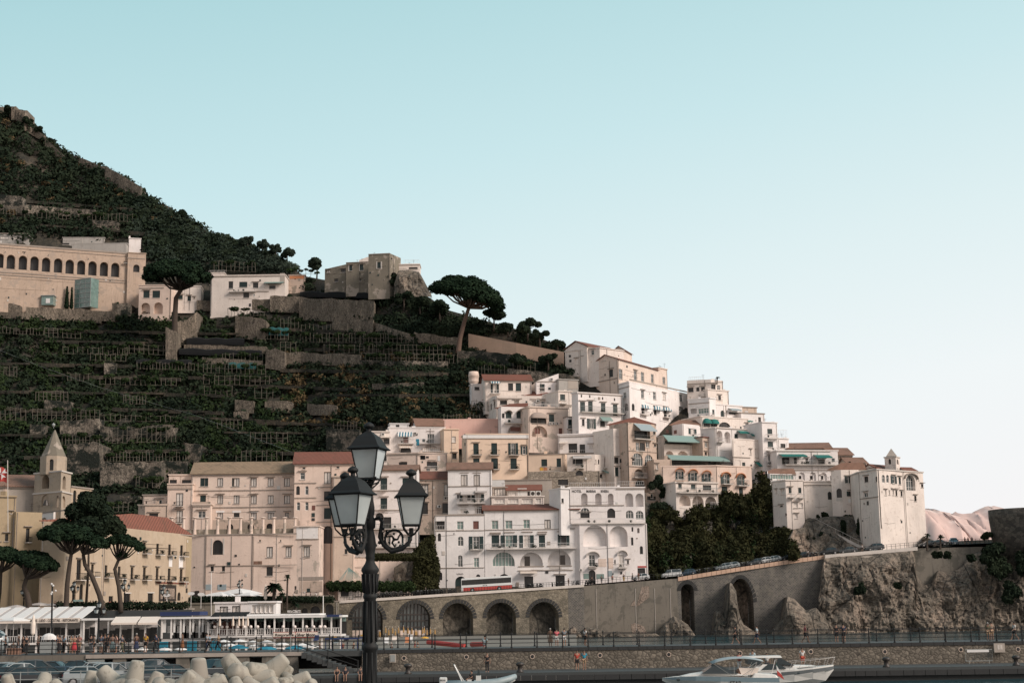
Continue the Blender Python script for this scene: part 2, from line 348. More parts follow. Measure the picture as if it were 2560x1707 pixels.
def pm(kind,cloth):
    k=(kind,cloth)
    if k in PM: return PM[k]
    J={a:Vector(v) for a,v in pose(kind).items()}
    def build(items,edges,sub=1): 
        names=[i[0] for i in items]; return skinmesh([J[n] if n in J else items[i][2] for i,n in enumerate(names)],[(names.index(a),names.index(b)) for a,b in (e.split('-') for e in edges.split())],[i[1] for i in items],sub)
    it=[('pel',(.14,.10)),('sp',(.12,.085)),('ch',(.14,.095)),('nk',.055),('hd',(.072,.088)),('tp',(.055,.07)),('sL',.056),('eL',.04),('wL',.027),('sR',.056),('eR',.04),('wR',.027),('hL',.085),('kL',.056),('aL',.036),('tL',.032),('hR',.085),('kR',.056),('aR',.036),('tR',.032)]
    ed='pel-sp sp-ch ch-nk nk-hd hd-tp ch-sL sL-eL eL-wL ch-sR sR-eR eR-wR pel-hL hL-kL kL-aL aL-tL pel-hR hR-kR kR-aR aR-tR'
    # palm, thumb and four fingers on each hand
    for s in 'LR':
        w=J['w'+s]; dv=(w-J['e'+s]).normalized(); sd=dv.cross(Vector((0,1,0)) if abs(dv.y)<.8 else Vector((0,0,1))).normalized(); J['p'+s]=w+dv*.07; it.append(('p'+s,(.034,.018))); ed+=f' w{s}-p{s}'
        for q,(o,l) in enumerate(((-.03,.065),(-.01,.08),(.01,.075),(.03,.06))):
            J[f'f{q}{s}']=w+dv*.10+sd*o; J[f'g{q}{s}']=w+dv*(.10+l)+sd*o*1.2+Vector((0,-.02,0)); it+= [(f'f{q}{s}',.009),(f'g{q}{s}',.008)]; ed+=f' p{s}-f{q}{s} f{q}{s}-g{q}{s}'
        J['t0'+s]=w+dv*.05+sd*.045+Vector((0,-.02,0)); J['t1'+s]=w+dv*.09+sd*.06+Vector((0,-.035,0)); it+=[('t0'+s,.011),('t1'+s,.009)]; ed+=f' w{s}-t0{s} t0{s}-t1{s}'
    J['no']=J['hd']+Vector((0,-.115,.015)); it.append(('no',.014)); ed+=' hd-no'
    body=build(it,ed)
    if cloth=='dress': sh=build([('sp',(.13,.1)),('ch',(.155,.11)),('sL',.07),('sR',.07)],'sp-ch ch-sL ch-sR')
    elif cloth=='swim': sh=build([('pel',(.16,.12)),('sp',(.15,.12)),('ch',(.175,.13))],'pel-sp sp-ch')
    else:
        J['mL']=J['sL'].lerp(J['eL'],.7); J['mR']=J['sR'].lerp(J['eR'],.7); J['low']=J['pel'].lerp(J['sp'],.2)
        sh=build([('low',(.155,.115)),('sp',(.145,.108)),('ch',(.16,.118)),('sL',.076),('mL',.062),('sR',.076),('mR',.062)],'low-sp sp-ch ch-sL sL-mL ch-sR sR-mR')
    J['qL']=J['hL'].lerp(J['kL'],.85); J['qR']=J['hR'].lerp(J['kR'],.85); J['zL']=J['kL'].lerp(J['aL'],.88); J['zR']=J['kR'].lerp(J['aR'],.88)
    if cloth=='long': tr=build([('pel',(.15,.115)),('hL',.1),('kL',.072),('zL',.058),('hR',.1),('kR',.072),('zR',.058)],'pel-hL hL-kL kL-zL pel-hR hR-kR kR-zR')
    elif cloth=='dress':
        q=MB(); c=J['pel']; q.lathe((c.x,c.y,c.z-.62),[(.27,0),(.24,.25),(.19,.5),(.145,.7)],14,0,0,.75); me=bpy.data.meshes.new('skirt'); me.from_pydata(q.v,[],q.f); tr=me
    elif cloth=='swim': tr=build([('pel',(.17,.13)),('hL',.11),('hR',.11)],'pel-hL pel-hR')
    else: tr=build([('pel',(.15,.115)),('hL',.1),('qL',.085),('hR',.1),('qR',.085)],'pel-hL hL-qL pel-hR hR-qR')
    q=MB(); h=J['hd'].lerp(J['tp'],.5); q.ball(h+Vector((0,.012,.02)),.098,12,0,(.85,1.02,1.05)); 
    q.f=[f for f in q.f if not all((q.v[i][1]<h.y-.045 and q.v[i][2]<h.z+.05) for i in f)]; q.m=q.m[:len(q.f)]
    hr=bpy.data.meshes.new('hair'); hr.from_pydata(q.v,[],q.f); hr.polygons.foreach_set('use_smooth',[True]*len(hr.polygons))
    for m in (body,sh,tr,hr): m.materials.clear(); m.materials.append(None)
    PM[k]=(body,sh,tr,hr,J); return PM[k]

for k_ in ('stand','walk','lean','hold','sit'):
    for c_ in ('short','long','dress','swim'): pm(k_,c_)
TXM={}
for s_ in ('HOTEL','MARINA','RIVIERA','LOLO','LUNA','MARIS - LIDO - COCKTAIL - RISTORANTE','Silver Moon','Ristorante','MAR di COBALTO','SITA','STAR','SELVA'):
    cu=bpy.data.curves.new('lettering','FONT'); cu.body=s_; cu.size=1; cu.offset=.02; ob=bpy.data.objects.new('lettering',cu); C.objects.link(ob)
    bpy.context.view_layer.update(); TXM[s_]=bpy.data.meshes.new_from_object(ob.evaluated_get(bpy.context.evaluated_depsgraph_get())); bpy.data.objects.remove(ob)
# ================================================================ hill, sea, far coast
def itp(tab,x,k=1):
    xs=[a[0] for a in tab]; return float(np.interp(x,xs,[a[k] for a in tab]))
RID=[(-900,150,680),(-300,215,640),(-100,240,615),(0,268,600),(66,276,598),(76,312,596),(112,338,592),(160,376,588),(195,394,585),(250,414,580),(300,440,575),(350,470,570),
 (366,492,566),(420,523,560),(480,556,553),(530,583,546),(600,610,538),(640,624,533),(700,652,525),(760,690,516),(812,700,505),(1000,712,480),(1060,735,476),(1120,775,470),
 (1260,815,455),(1290,822,452),(1430,876,440),(1500,900,436),(1600,960,430),(1700,1010,425),(1800,1068,420),(1900,1120,414),(2000,1158,408),(2150,1215,400),(2300,1335,380),(2318,1355,368),(2480,1348,366),(2900,1352,366)]
BAS=[(-900,1510,338),(800,1500,342),(1200,1480,348),(1450,1460,352),(1620,1448,354),(1900,1408,356),(2100,1392,357),(2290,1372,358),(2480,1362,359),(2900,1372,360)]
def D(px,py):
    a=itp(BAS,px); b=itp(RID,px); t=(a-py)/(a-b); return itp(BAS,px,2)+(itp(RID,px,2)-itp(BAS,px,2))*max(-.05,min(1.05,t))
def Q(px,py,off=0): return P(px,py,D(px,py)+off)
def grid(name,rows,mat,smooth=True,parent=None):
    nr,nc=len(rows),len(rows[0]); b=MB(); b.v=[tuple(p) for r in rows for p in r]
    b.f=[(i*nc+j,i*nc+j+1,(i+1)*nc+j+1,(i+1)*nc+j) for i in range(nr-1) for j in range(nc-1)]; b.m=[0]*len(b.f)
    return b.build(name,mat,parent,smooth)
cols=np.linspace(-850,2880,260); rows=[]
for i in range(74):
    t=-.08+1.08*i/67; r=[]
    for px in cols:
        a,b=itp(BAS,px),itp(RID,px); tt=min(t,1); py=a+(b-a)*tt
        d=D(px,py)+1.4+abs(nz(px*.03,py*.05))*3.5*(1-abs(2*tt-1))+nz(px*.11,py*.13,3)*.6
        p=P(px,py,d)
        if t>1: p.y+=(t-1)*1800; p.z-=(t-1)*(t-1)*3500
        if t<0: p.z=min(p.z,8); 
        r.append(p)
    rows.append(r)
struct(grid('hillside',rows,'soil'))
# sea: one sheet to the horizon
mw,t,b=nt('sea_water'); v=coords(t)
n1=noise(t,v,.28,5,.62); b.inputs['Roughness'].default_value=.12
t.links.new(ramp(t,noise(t,v,.03,3),[(.35,(.012,.04,.05)),(.7,(.02,.10,.12))]),b.inputs['Base Color']); bump(t,b,n1,.5,.45); M['sea']=mw
MB().poly([(-9000,-300,0),(14000,-300,0),(14000,16000,0),(-9000,16000,0)]).build('sea','sea')['kind']='structure'
MB().poly([(-9000,-300,-14),(14000,-300,-14),(14000,16000,-14),(-9000,16000,-14)]).build('seabed','sand')['kind']='structure'
# far coast, its pink sunlight painted into the rock colour
M['far']=plaster('far_rock_sunlight_tint',(.70,.50,.445),.5,(.50,.36,.33),(.76,.58,.52))
for n_ in M['far'].node_tree.nodes:
    if n_.type=='MAPPING': n_.inputs['Scale'].default_value=[v*.012 for v in n_.inputs['Scale'].default_value]
def ridge(name,tab,d,mat,depth=1500,s=0):
    xs=np.linspace(tab[0][0],tab[-1][0],90); rr=[]
    for i in range(16):
        k=i/15; r=[]
        for x in xs:
            top=itp(tab,x); p=P(x,top,d); q=math.sin(k*math.pi*.5); z=p.z*q*(1+.05*nz(x*.05,k*6,s)); sx=p.x+25*nz(x*.09,k*5,s+2)*(k<1)
            r.append((sx,d-depth*(1-k)*.35+30*nz(x*.14,k*7,s+4)*(k<1),z if k<1 else p.z+d*.0007*nz(x*.3,2,s)))
        rr.append(r)
    rr.append([(x,y+900,z*.2) for x,y,z in rr[-1]])
    o=grid(name,rr,mat); struct(o); return o
ridge('far_mountain',[(2240,1285),(2320,1270),(2345,1278),(2378,1284),(2388,1278),(2400,1284),(2425,1284),(2455,1268),(2470,1264),(2495,1265),(2520,1275),(2600,1290),(2900,1330)],5200,'far',s=1)
ridge('near_headland',[(2240,1262),(2320,1275),(2350,1290),(2400,1303),(2430,1320),(2460,1335),(2485,1348),(2520,1372)],3900,'far',s=5)
# ---------------------------------------------------------------- terrace walls of the slope
WALLS=[(0,485,55,492,38,'far up the slope at the left edge of the photo'),(62,512,237,525,17,'long and low above the upper pergolas'),(232,550,295,554,20,'short, below the slanting poles'),
(0,757,50,762,26,'at the left edge below the arcade'),(65,767,286,778,22,'under the cypress trees and glass lift'),(0,779,250,792,12,'long low ledge under the arcade terrace'),
(280,758,328,760,26,'next to the pink house on arches'),(414,822,440,824,76,'tall stub beside the left umbrella pine trunk'),(444,805,492,785,60,'slanting behind the left umbrella pine'),
(492,752,677,748,22,'curving below the white terrace house'),(588,788,665,798,52,'rough square bastion among the lemon groves'),
(675,740,748,742,36,'below the parasol terrace of the white house'),(748,744,935,752,52,'broad pale one under the dark hedge'),(830,797,933,799,32,'lower step of the broad pale one'),
(935,806,1035,838,18,'rising path edge left of the big pine'),(1035,830,1150,846,22,'path edge at the foot of the big pine'),
(460,861,666,867,14,'thin band between two dark nets'),(506,893,656,902,13,'thin band under the lower dark net'),(664,870,712,878,46,'crumbling end left of the rubble band'),(712,880,900,886,26,'rubble band above the dry scrub'),
(900,900,1120,904,13,'above the dry scrub left of the village'),(587,998,634,1003,27,'left of three bright patches in the ivy'),(662,1002,730,1004,24,'middle of three bright patches in the ivy'),(768,1010,842,1012,23,'right of three bright patches in the ivy'),
(584,1027,617,1029,17,'small, beneath the bright patches'),(815,1074,898,1072,58,'left of the top lantern'),(463,1108,500,1108,44,'square, above the tan roof'),(75,1062,108,1062,34,'behind the church spire, left'),(150,1050,247,1048,40,'behind the church spire, right'),
(250,1066,437,1062,34,'middle of the lower groves'),(167,1108,247,1107,74,'tall, right of the bell tower'),(250,1154,400,1152,62,'tall, above the yellow convent roof'),(400,1152,465,1152,30,'above the pink annex'),
(110,1000,175,1002,20,'small, high above the spire'),(260,905,290,905,26,'small, in the middle of the left groves'),(1143,878,1190,878,24,'stepped, below the big pine'),(1190,876,1300,888,26,'rubble one below the tan wall'),(1266,920,1450,940,24,'above the red roofed houses'),(930,960,1060,955,10,'dry, far right of the scrub'),(300,1240,345,1240,12,'low, behind the yellow convent')]
def strip(b,x0,y0,x1,y1,h,off=-1.2,th=2.5,seg=8,jag=1.2,mi=0):
    n=max(2,int(abs(x1-x0)/14)+1); dd=[]
    for i in range(n+1):
        k=i/n; x=x0+(x1-x0)*k; y=y0+(y1-y0)*k; d=D(x,y+h)+off; j=jag*nz(x*.3,y,1)
        a=P(x,y+j,d); c=P(x,y+h+4,d); dd.append((a,c))
    for (a,c),(a2,c2) in zip(dd,dd[1:]):
        bk=Vector((0,th+h*.16,0)); b.hexa([c,c2,c2+bk,c+bk],[a,a2,a2+bk,a+bk],mi)
for (x0,y0,x1,y1,h,tx) in WALLS:
    b=MB(); strip(b,x0,y0,x1,y1,h,jag=1.2+h*.09); tag(b.build('terrace_wall','hstone2' if any(k in tx for k in ('curving','bastion','parasol','broad pale','path','umbrella pine','bright patches','under the cypress','left edge below','ledge under','rubble band','band')) else 'hstone'),'dry stone terrace wall, '+tx,'stone wall','dry stone walls of the terraced slope')
b=MB(); strip(b,1171,834,1410,880,32,-2.4,1.2,jag=0); tag(b.build('plaster_wall','tan'),'smooth tan plastered garden wall running right from the big pine','wall')
b=MB(); strip(b,60,308,110,338,14); strip(b,112,345,160,388,18); strip(b,190,390,266,420,16); strip(b,262,414,352,466,34,-2); tag(b.build('ruined_wall','hstone2'),'ruined stone wall following the hill crest against the sky','ruin')
b=MB()
for x,y,h in ((2,268,16),(34,266,30),(46,274,24),(54,277,24),(62,276,36)): strip(b,x-6,y,x+6,y,h,-1.5,4,jag=3)
tag(b.build('ruined_tower','hstone2'),'crumbling tower stumps on the summit at the left edge','ruin')
# ---------------------------------------------------------------- pole pergolas
PERG=[(753,826,868,826,14),(750,852,897,852,16),(703,816,745,818,20),(570,787,660,785,13),(913,852,960,852,16),(811,878,960,880,15),(700,876,740,878,20),(555,897,655,899,13),(644,843,720,845,16),(535,672,640,676,18),(728,690,790,692,16),
(900,852,1035,854,17),(900,880,1145,884,19),(903,902,1145,904,17),(1195,930,1262,934,20),(1284,922,1336,928,20),(112,838,200,842,17),(158,880,320,884,13),(0,829,108,834,10),(300,878,420,884,18),(225,897,315,899,12),(343,918,495,922,12),
(0,935,42,937,18),(168,947,220,949,14),(250,957,440,960,13),(88,997,170,999,18),(0,1046,65,1046,26),(82,1048,250,1052,26),(308,1005,365,1006,16),(250,1048,440,1050,10),(270,1104,440,1100,34),(155,1108,250,1108,20),(250,1149,465,1149,18),
(510,957,675,959,17),(512,985,580,987,20),(638,991,682,992,22),(545,1066,605,1068,17),(625,1104,720,1104,22),(590,1150,705,1150,22),(835,1070,900,1074,18),(508,928,665,932,19),(340,1213,400,1215,18),(245,1275,320,1275,18),(0,530,60,534,12),(62,540,240,548,10),(240,548,330,552,14),(1110,1062,1200,1062,24),(1180,1020,1250,1024,16)]
PW=['hung with vines','half bare','with crooked poles','with crossed poles','built in short bays','leaning a little','close set','wide set']
PVC=[];PVR=[]
for i,(x0,y0,x1,y1,h) in enumerate(PERG):
    b=MB(); g=random.Random(i); n=max(2,int(abs(x1-x0)/g.choice((8,10,12)))); off=-3.2; prev=None
    for k in range(n+1):
        f=k/n; x=x0+(x1-x0)*f+g.uniform(-1.5,1.5); y=y0+(y1-y0)*f; d=D(x,y)+off
        top=P(x+g.uniform(-1.5,1.5),y-h-g.uniform(0,4),d); bot=P(x,y+5,d); b.tube([bot,top],.085,4)
        if g.random()<.5: b.tube([top,top+Vector((0,3,g.uniform(-.3,.8)))],.06,4)
        if g.random()<.38: r_=g.uniform(.5,1.2); PVC.append(top+Vector((0,g.uniform(-.3,1.),g.uniform(-.9,.2)))); PVR.append((r_*1.5,r_,r_*.6))
        if prev:
            for q in ((.05,.5,.95) if h>15 else (.1,.9)):
                a=prev[0].lerp(prev[1],1-q); c=bot.lerp(top,1-q)+Vector((0,0,g.uniform(-.15,.15)))
                if g.random()<.88: b.tube([a,c],.06,4)
            if h>=24 and k%2: b.tube([prev[0]+Vector((0,0,.4)),bot.lerp(top,.5)],.05,4)
        prev=(bot,top)
    u=x0+x1
    where='at the left edge' if x0<5 else 'above the church' if y0>990 and x1<270 else 'above the yellow convent' if y0>1040 and x0<470 else 'above the pink convent' if y0>960 and x0<720 else 'above the salmon houses' if y0>1000 else 'above the red roofed houses' if y0>915 and x0>1100 else 'below the arcade building' if x1<450 and y0>700 else 'high above the arcade building' if y0<560 else 'near the white terrace house' if y0<790 else 'left of the big pine foot'
    tag(b.build('pergola','wood'),f'grey pole pergola {PW[i%8]}, {abs(x1-x0)//9} bays wide, {where}','pergola','pole pergolas on the lemon terraces')
_o=leafmesh('pergola_vines',PVC,PVR,16000,.34,'vine',seed=91); tag(_o,'vines and lemon leaves climbing over the pole pergolas','vines',kind='stuff')
# nets over the groves
for x0,y0,x1,y1,h,mt,lb in ((466,846,611,848,15,'net','black net over the lemon grove directly below the left pine'),(447,872,655,878,14,'net','black net with scalloped top over the second grove down'),(340,900,480,902,8,'net','thin black net left of the scalloped one'),
  (750,730,925,734,12,'net','black net hanging under the hedge of the castle house'),(672,820,722,822,18,'tnet','teal net heaped over a grove left of centre'),(570,908,640,910,12,'tnet','teal strip of net low on the middle groves')):
    rr=[]
    for k in range(5):
        r=[]
        for j in range(25):
            f=j/24; x=x0+(x1-x0)*f; y=y0+(y1-y0)*f+h*[1,.55,.12,0,.04][k]-(3*abs(math.sin(f*9))*(k>1)); p=P(x,y,D(x,y0+h)-3.4+[0,.1,.5,2.2,4][k]); r.append(p)
        rr.append(r)
    tag(grid('shade_net',rr,mt,False),lb,'shade net','nets over the lemon groves')
# ---------------------------------------------------------------- scrub
def masked(x,y):
    for (x0,y0,x1,y1,h,_) in WALLS:
        if x0-3<x<x1+3:
            yy=y0+(y1-y0)*(x-x0)/(x1-x0+.01)
            if yy-1<y<yy+h+7: return True
    return False
def skip(x,y):
    if y<748+.06*x*0 and x<372 and y>590: return True         # arcade
    if 345<x<460 and 700<y<780: return True
    if 520<x<715 and 680<y<745: return True
    if 812<x<1075 and y<735: return True
    if 1171<x<1410 and 834+(x-1171)*.19<y<868+(x-1171)*.19: return True
    if x>925 and y>1050: return True
    if x>1200 and y>935+(x-1200)*.0: return True
    return False
def scrub(name,n,box,rad,quads,size,mat,lb,seed,f=None,keep=.12):
    g=random.Random(seed); cs=[]; rs=[]
    k=0
    while len(cs)<n and k<n*12:
        k+=1; x=g.uniform(box[0],box[2]); y=g.uniform(max(box[1],itp(RID,x)+1),box[3])
        if box[3]<=itp(RID,x): continue
        if f and not f(x,y,g): continue
        if skip(x,y): continue
        if masked(x,y+3) and nz(x*.16,y*.22,6)<.12 and g.random()>keep*1.6: continue
        r=g.uniform(*rad); p=Q(x,y,-.3); p.z-=r*.25; cs.append(p); rs.append((r,r,r*g.uniform(.6,.95)))
    o=leafmesh(name,cs,rs,quads,size,mat,seed=seed); tag(o,lb,'scrub',kind='stuff'); return o
cl=lambda s,th:(lambda x,y,g: nz(x*.035,y*.06,s)+g.uniform(-.25,.25)>th)
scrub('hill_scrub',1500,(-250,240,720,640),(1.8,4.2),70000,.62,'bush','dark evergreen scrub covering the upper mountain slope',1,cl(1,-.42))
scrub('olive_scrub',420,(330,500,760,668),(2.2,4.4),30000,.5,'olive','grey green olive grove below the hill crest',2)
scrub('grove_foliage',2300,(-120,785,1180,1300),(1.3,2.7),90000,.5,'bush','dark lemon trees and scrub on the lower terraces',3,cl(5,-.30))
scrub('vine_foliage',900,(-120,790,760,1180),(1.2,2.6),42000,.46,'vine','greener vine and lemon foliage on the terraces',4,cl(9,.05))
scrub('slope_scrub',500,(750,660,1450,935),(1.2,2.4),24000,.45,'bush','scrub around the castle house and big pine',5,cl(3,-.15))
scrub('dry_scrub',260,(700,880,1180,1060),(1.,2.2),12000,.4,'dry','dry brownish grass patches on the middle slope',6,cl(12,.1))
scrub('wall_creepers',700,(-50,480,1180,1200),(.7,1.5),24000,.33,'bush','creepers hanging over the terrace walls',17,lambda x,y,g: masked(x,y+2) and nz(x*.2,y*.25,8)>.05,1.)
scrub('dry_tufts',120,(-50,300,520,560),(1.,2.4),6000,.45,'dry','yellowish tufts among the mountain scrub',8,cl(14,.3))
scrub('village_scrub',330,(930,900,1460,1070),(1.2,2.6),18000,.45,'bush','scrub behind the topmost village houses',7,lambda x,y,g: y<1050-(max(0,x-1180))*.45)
# ---------------------------------------------------------------- single trees
def tree(name,lb,base,height,crad,cents,nq,size,mat,cat='tree',group=None,bark='bark',tr=.3,seed=0,lean=0):
    """cents: crown clump offsets (fx,fy,fz,r) in units of crown radius about the crown centre"""
    base=Vector(base); T=thing(name,lb,cat,base,group); top=base+Vector((lean,0,height)); b=MB(); g=random.Random(seed)
    mid=base.lerp(top,.5)+Vector((g.uniform(-.3,.3)*crad*.2,0,0)); b.tube([base-Vector((0,0,1)),mid,top],[tr,tr*.8,tr*.5],7)
    cs=[];rs=[]
    for fx,fy,fz,r in cents:
        c=top+Vector((fx,fy,fz))*crad; cs.append(c); rs.append((r*crad,r*crad,r*crad*.75))
        b.tube([mid.lerp(top,.6),top.lerp(c,.5)+Vector((0,0,-.1*crad)),c],[tr*.45,tr*.3,tr*.12],5)
    b.build('trunk',bark,T,True); leafmesh('crown',cs,rs,nq,size,mat,T,seed=seed); return T
def blobs(n,seed,flat=.7):
    g=random.Random(seed); o=[]
    for i in range(n):
        a=g.uniform(0,6.28); r=g.uniform(.15,.75); o.append((math.cos(a)*r,math.sin(a)*r,g.uniform(-.45,.65)*flat,g.uniform(.28,.5)))
    return o
for i,(x,y,h,r,lb) in enumerate(((792,690,4.2,3.3,'solitary dark tree standing against the sky left of the castle house'),(835,700,1,1.6,'small shrub at the foot of the castle house left corner'),(982,725,3,3.2,'round dark tree in front of the castle rock'),
   (718,650,2.5,2.8,'low spreading tree at the right end of the crest grove'),(690,642,3,2.7,'second tree from the right end of the crest grove'),(655,632,3.2,2.8,'third tree of the crest grove with sky showing through its stems'),(618,624,3.2,3,'bushy tree in the middle of the crest grove'),
   (1320,850,4.0,4.2,'round tree against the sky right of the big pine'),(1350,862,3,2.6,'smaller tree right beside the round skyline tree'),(1395,872,1.6,2.2,'last low tree before the white hall on the skyline'),(1235,820,4.5,3.6,'tall bushy tree behind the big pine at right'),
   (1010,770,3,3.4,'dark tree on the ledge below the castle rock'),(1050,780,3,3.2,'dark tree between castle rock and big pine'),(1100,800,3.5,4.2,'broad dark tree directly behind the big pine trunk'),(1270,835,2,2.2,'thin shrub on the crest above the tan wall'),
   (25,288,2,2.6,'dark bush between the summit tower stumps'),(68,316,2,2.6,'bush clinging to the crest just below the summit'),(95,335,1.6,2.2,'second bush below the summit on the crest'),(455,545,1.5,2.4,'bush on the crest above the olive grove'),(545,725,2,3.,'dark shrub right of the left umbrella pine'),
   (1370,925,3,3.0,'tree right of the glazed pavilion roof above the village'),(1300,925,3,2.6,'tree above the gabled white house'),(1230,955,1.5,2.4,'shrub left of the round turret'),(1140,960,2.,3.,'dark shrub below the pole pergolas left of the turret'))):
    tree('tree',lb,Q(x,y,-2.5),h,r,blobs(9,i+3),2600,.36,'olive' if 600<x<800 else 'bush',group='trees on the slope',seed=i)
for x,y0,y1,w in ((166,712,771,12),(178,714,772,9)):
    b0=Q(x,y1,-5); hh=(P(x,y0,b0.y).z-b0.z); T=thing('cypress_tree','narrow dark cypress '+('left' if x<170 else 'right')+' of the pair beside the glass lift','cypress',b0,'cypresses by the glass lift')
    MB().tube([b0,b0+Vector((0,0,hh*.5))],.15,5).build('trunk','bark',T)
    k=7; leafmesh('crown',[b0+Vector((0,0,hh*(.12+.8*i/k))) for i in range(k)],[(w*.055*(1.05-.8*i/k),w*.055*(1.05-.8*i/k),hh*.14) for i in range(k)],1500,.25,'pine',T)
def umbrella(lb,bx,by,d,trunk,crown,seed,nq=14000,size=.34,bark='bark',r0=7,group='umbrella pines',ths=.5):
    """trunk: list of (px,py); crown: (cx,cy,hw,hh) in px or list of them"""
    s=d/F; g=random.Random(seed); base=P(bx,by,d); T=thing('umbrella_pine',lb,'pine tree',base,group)
    b=MB(); pts=[P(x,y,d) for x,y in trunk]; n=len(pts); b.tube([pts[0]-Vector((0,0,1))]+pts,[r0*s*1.15]+[r0*s*(1-.5*i/n) for i in range(n)],8)
    cs=[];rs=[]
    for cx,cy,hw,hh,tilt in crown:
        k=int(40*hw/60)+12
        for i in range(k):
            a=i*2.39996; rr=math.sqrt((i+.5)/k); fx=math.cos(a)*rr; fy=math.sin(a)*rr
            top=math.sqrt(max(0,1-rr*rr*.96)); px=cx+fx*hw*.84; py=cy-hh*(top*.70)+tilt*fx+g.uniform(-.1,.1)*hh
            c=P(px,py,d+fy*hw*s*.8); cs.append(c); q=g.uniform(.13,.25)*hw*s; rs.append((q*1.15,q*1.15,min(q*.75,hh*s*ths)))
            if i%3==0: 
                m=pts[-1].lerp(c,.5); m.z-=.10*(c-pts[-1]).length; b.tube([pts[-1],m,c],[r0*s*.42,r0*s*.3,r0*s*.12],5)
    b.build('trunk',bark,T,True); leafmesh('crown',cs,rs,nq,size,'pine',T,flat=.6,seed=seed,shell=.5); return T
umbrella('great umbrella pine on the skyline with a broad domed crown leaning right',1146,880,D(1146,880)-4,[(1146,875),(1150,845),(1162,800),(1172,770)],[(1172,758,92,72,22),(1200,752,60,40,14)],1,34000,.42,'barkr',7,ths=.8)
umbrella('umbrella pine above the groves with a tall bare trunk, left of the white terrace house',437,862,D(437,862)-6,[(437,860),(437,800),(440,745),(452,725)],[(442,703,88,60,3)],2,26000,.42,'bark',8,ths=.7)
# long thin terrace edges between the groves
_g=random.Random(44)
TE=[(0,600,820,832),(110,480,850,856),(330,470,868,872),(0,330,905,912),(120,450,935,944),(470,690,940,947),(0,260,975,980),(300,560,978,986),(600,900,960,970),(700,1100,922,928),(0,240,1020,1028),(280,560,1018,1028),(460,700,1040,1050),(640,900,1052,1060),(240,470,1125,1122),(470,700,1125,1130),(700,900,1128,1128),(540,860,812,826),(760,1010,870,874),(900,1160,935,930),(0,300,648,668),(60,330,500,520),(100,420,560,585),(0,140,1085,1085),(800,1180,985,985),(560,800,1078,1080),(60,300,1140,1135)]
for i,(x0,x1,y0,y1) in enumerate(TE):
    b=MB(); x=x0
    while x<x1:
        w=_g.uniform(18,60); 
        strip(b,x,y0+(y1-y0)*(x-x0)/(x1-x0),min(x+w,x1),y0+(y1-y0)*(min(x+w,x1)-x0)/(x1-x0),_g.uniform(3,6) if _g.random()<.5 else 1.,-3.1,1.5,jag=1.5)
        x+=w
    tag(b.build('terrace_edge','soil'),'low broken dry stone edge of a grove terrace',None,'low stone edges of the terraces'); bpy.context.scene.objects[-1] if False else None
for o in list(C.objects):
    if o.name.startswith('terrace_edge'): o['category']='stone edge'
# ================================================================ buildings
class Fac:
    """vertical facade plane between two ground points; u runs along it, n points out to the viewer"""
    def __init__(s,a,b):
        s.o=Vector((a[0],a[1],0)); s.U=Vector((b[0]-a[0],b[1]-a[1],0)); s.L=s.U.length; s.U/=s.L; s.Nn=Vector((s.U.y,-s.U.x,0))
    def hit(s,px,py):
        r=ray(px,py); c=Vector((0,0,H)); k=(s.o-c).dot(s.Nn)/r.dot(s.Nn); p=c+r*k; return (p-s.o).dot(s.U),p.z
    def pt(s,u,z,n=0): p=s.o+s.U*u+s.Nn*n; return Vector((p.x,p.y,z))
    def rect(s,x0,y0,x1,y1):
        xm,ym=(x0+x1)/2,(y0+y1)/2; return s.hit(x0,ym)[0],s.hit(x1,ym)[0],s.hit(xm,y1)[1],s.hit(xm,y0)[1]
    def box(s,b,u0,u1,z0,z1,n0,n1,mi=0):
        b.hexa([s.pt(u0,z0,n1),s.pt(u1,z0,n1),s.pt(u1,z0,n0),s.pt(u0,z0,n0)],[s.pt(u0,z1,n1),s.pt(u1,z1,n1),s.pt(u1,z1,n0),s.pt(u0,z1,n0)],mi)
def archpts(u0,u1,z0,z1,n=8,rise=None):
    r=(u1-u0)/2; rz=min(r,(z1-z0)*.95) if rise is None else rise; c=(u0+u1)/2
    return [(c-r*math.cos(math.pi*i/n),z1-rz+rz*math.sin(math.pi*i/n)) for i in range(n+1)]
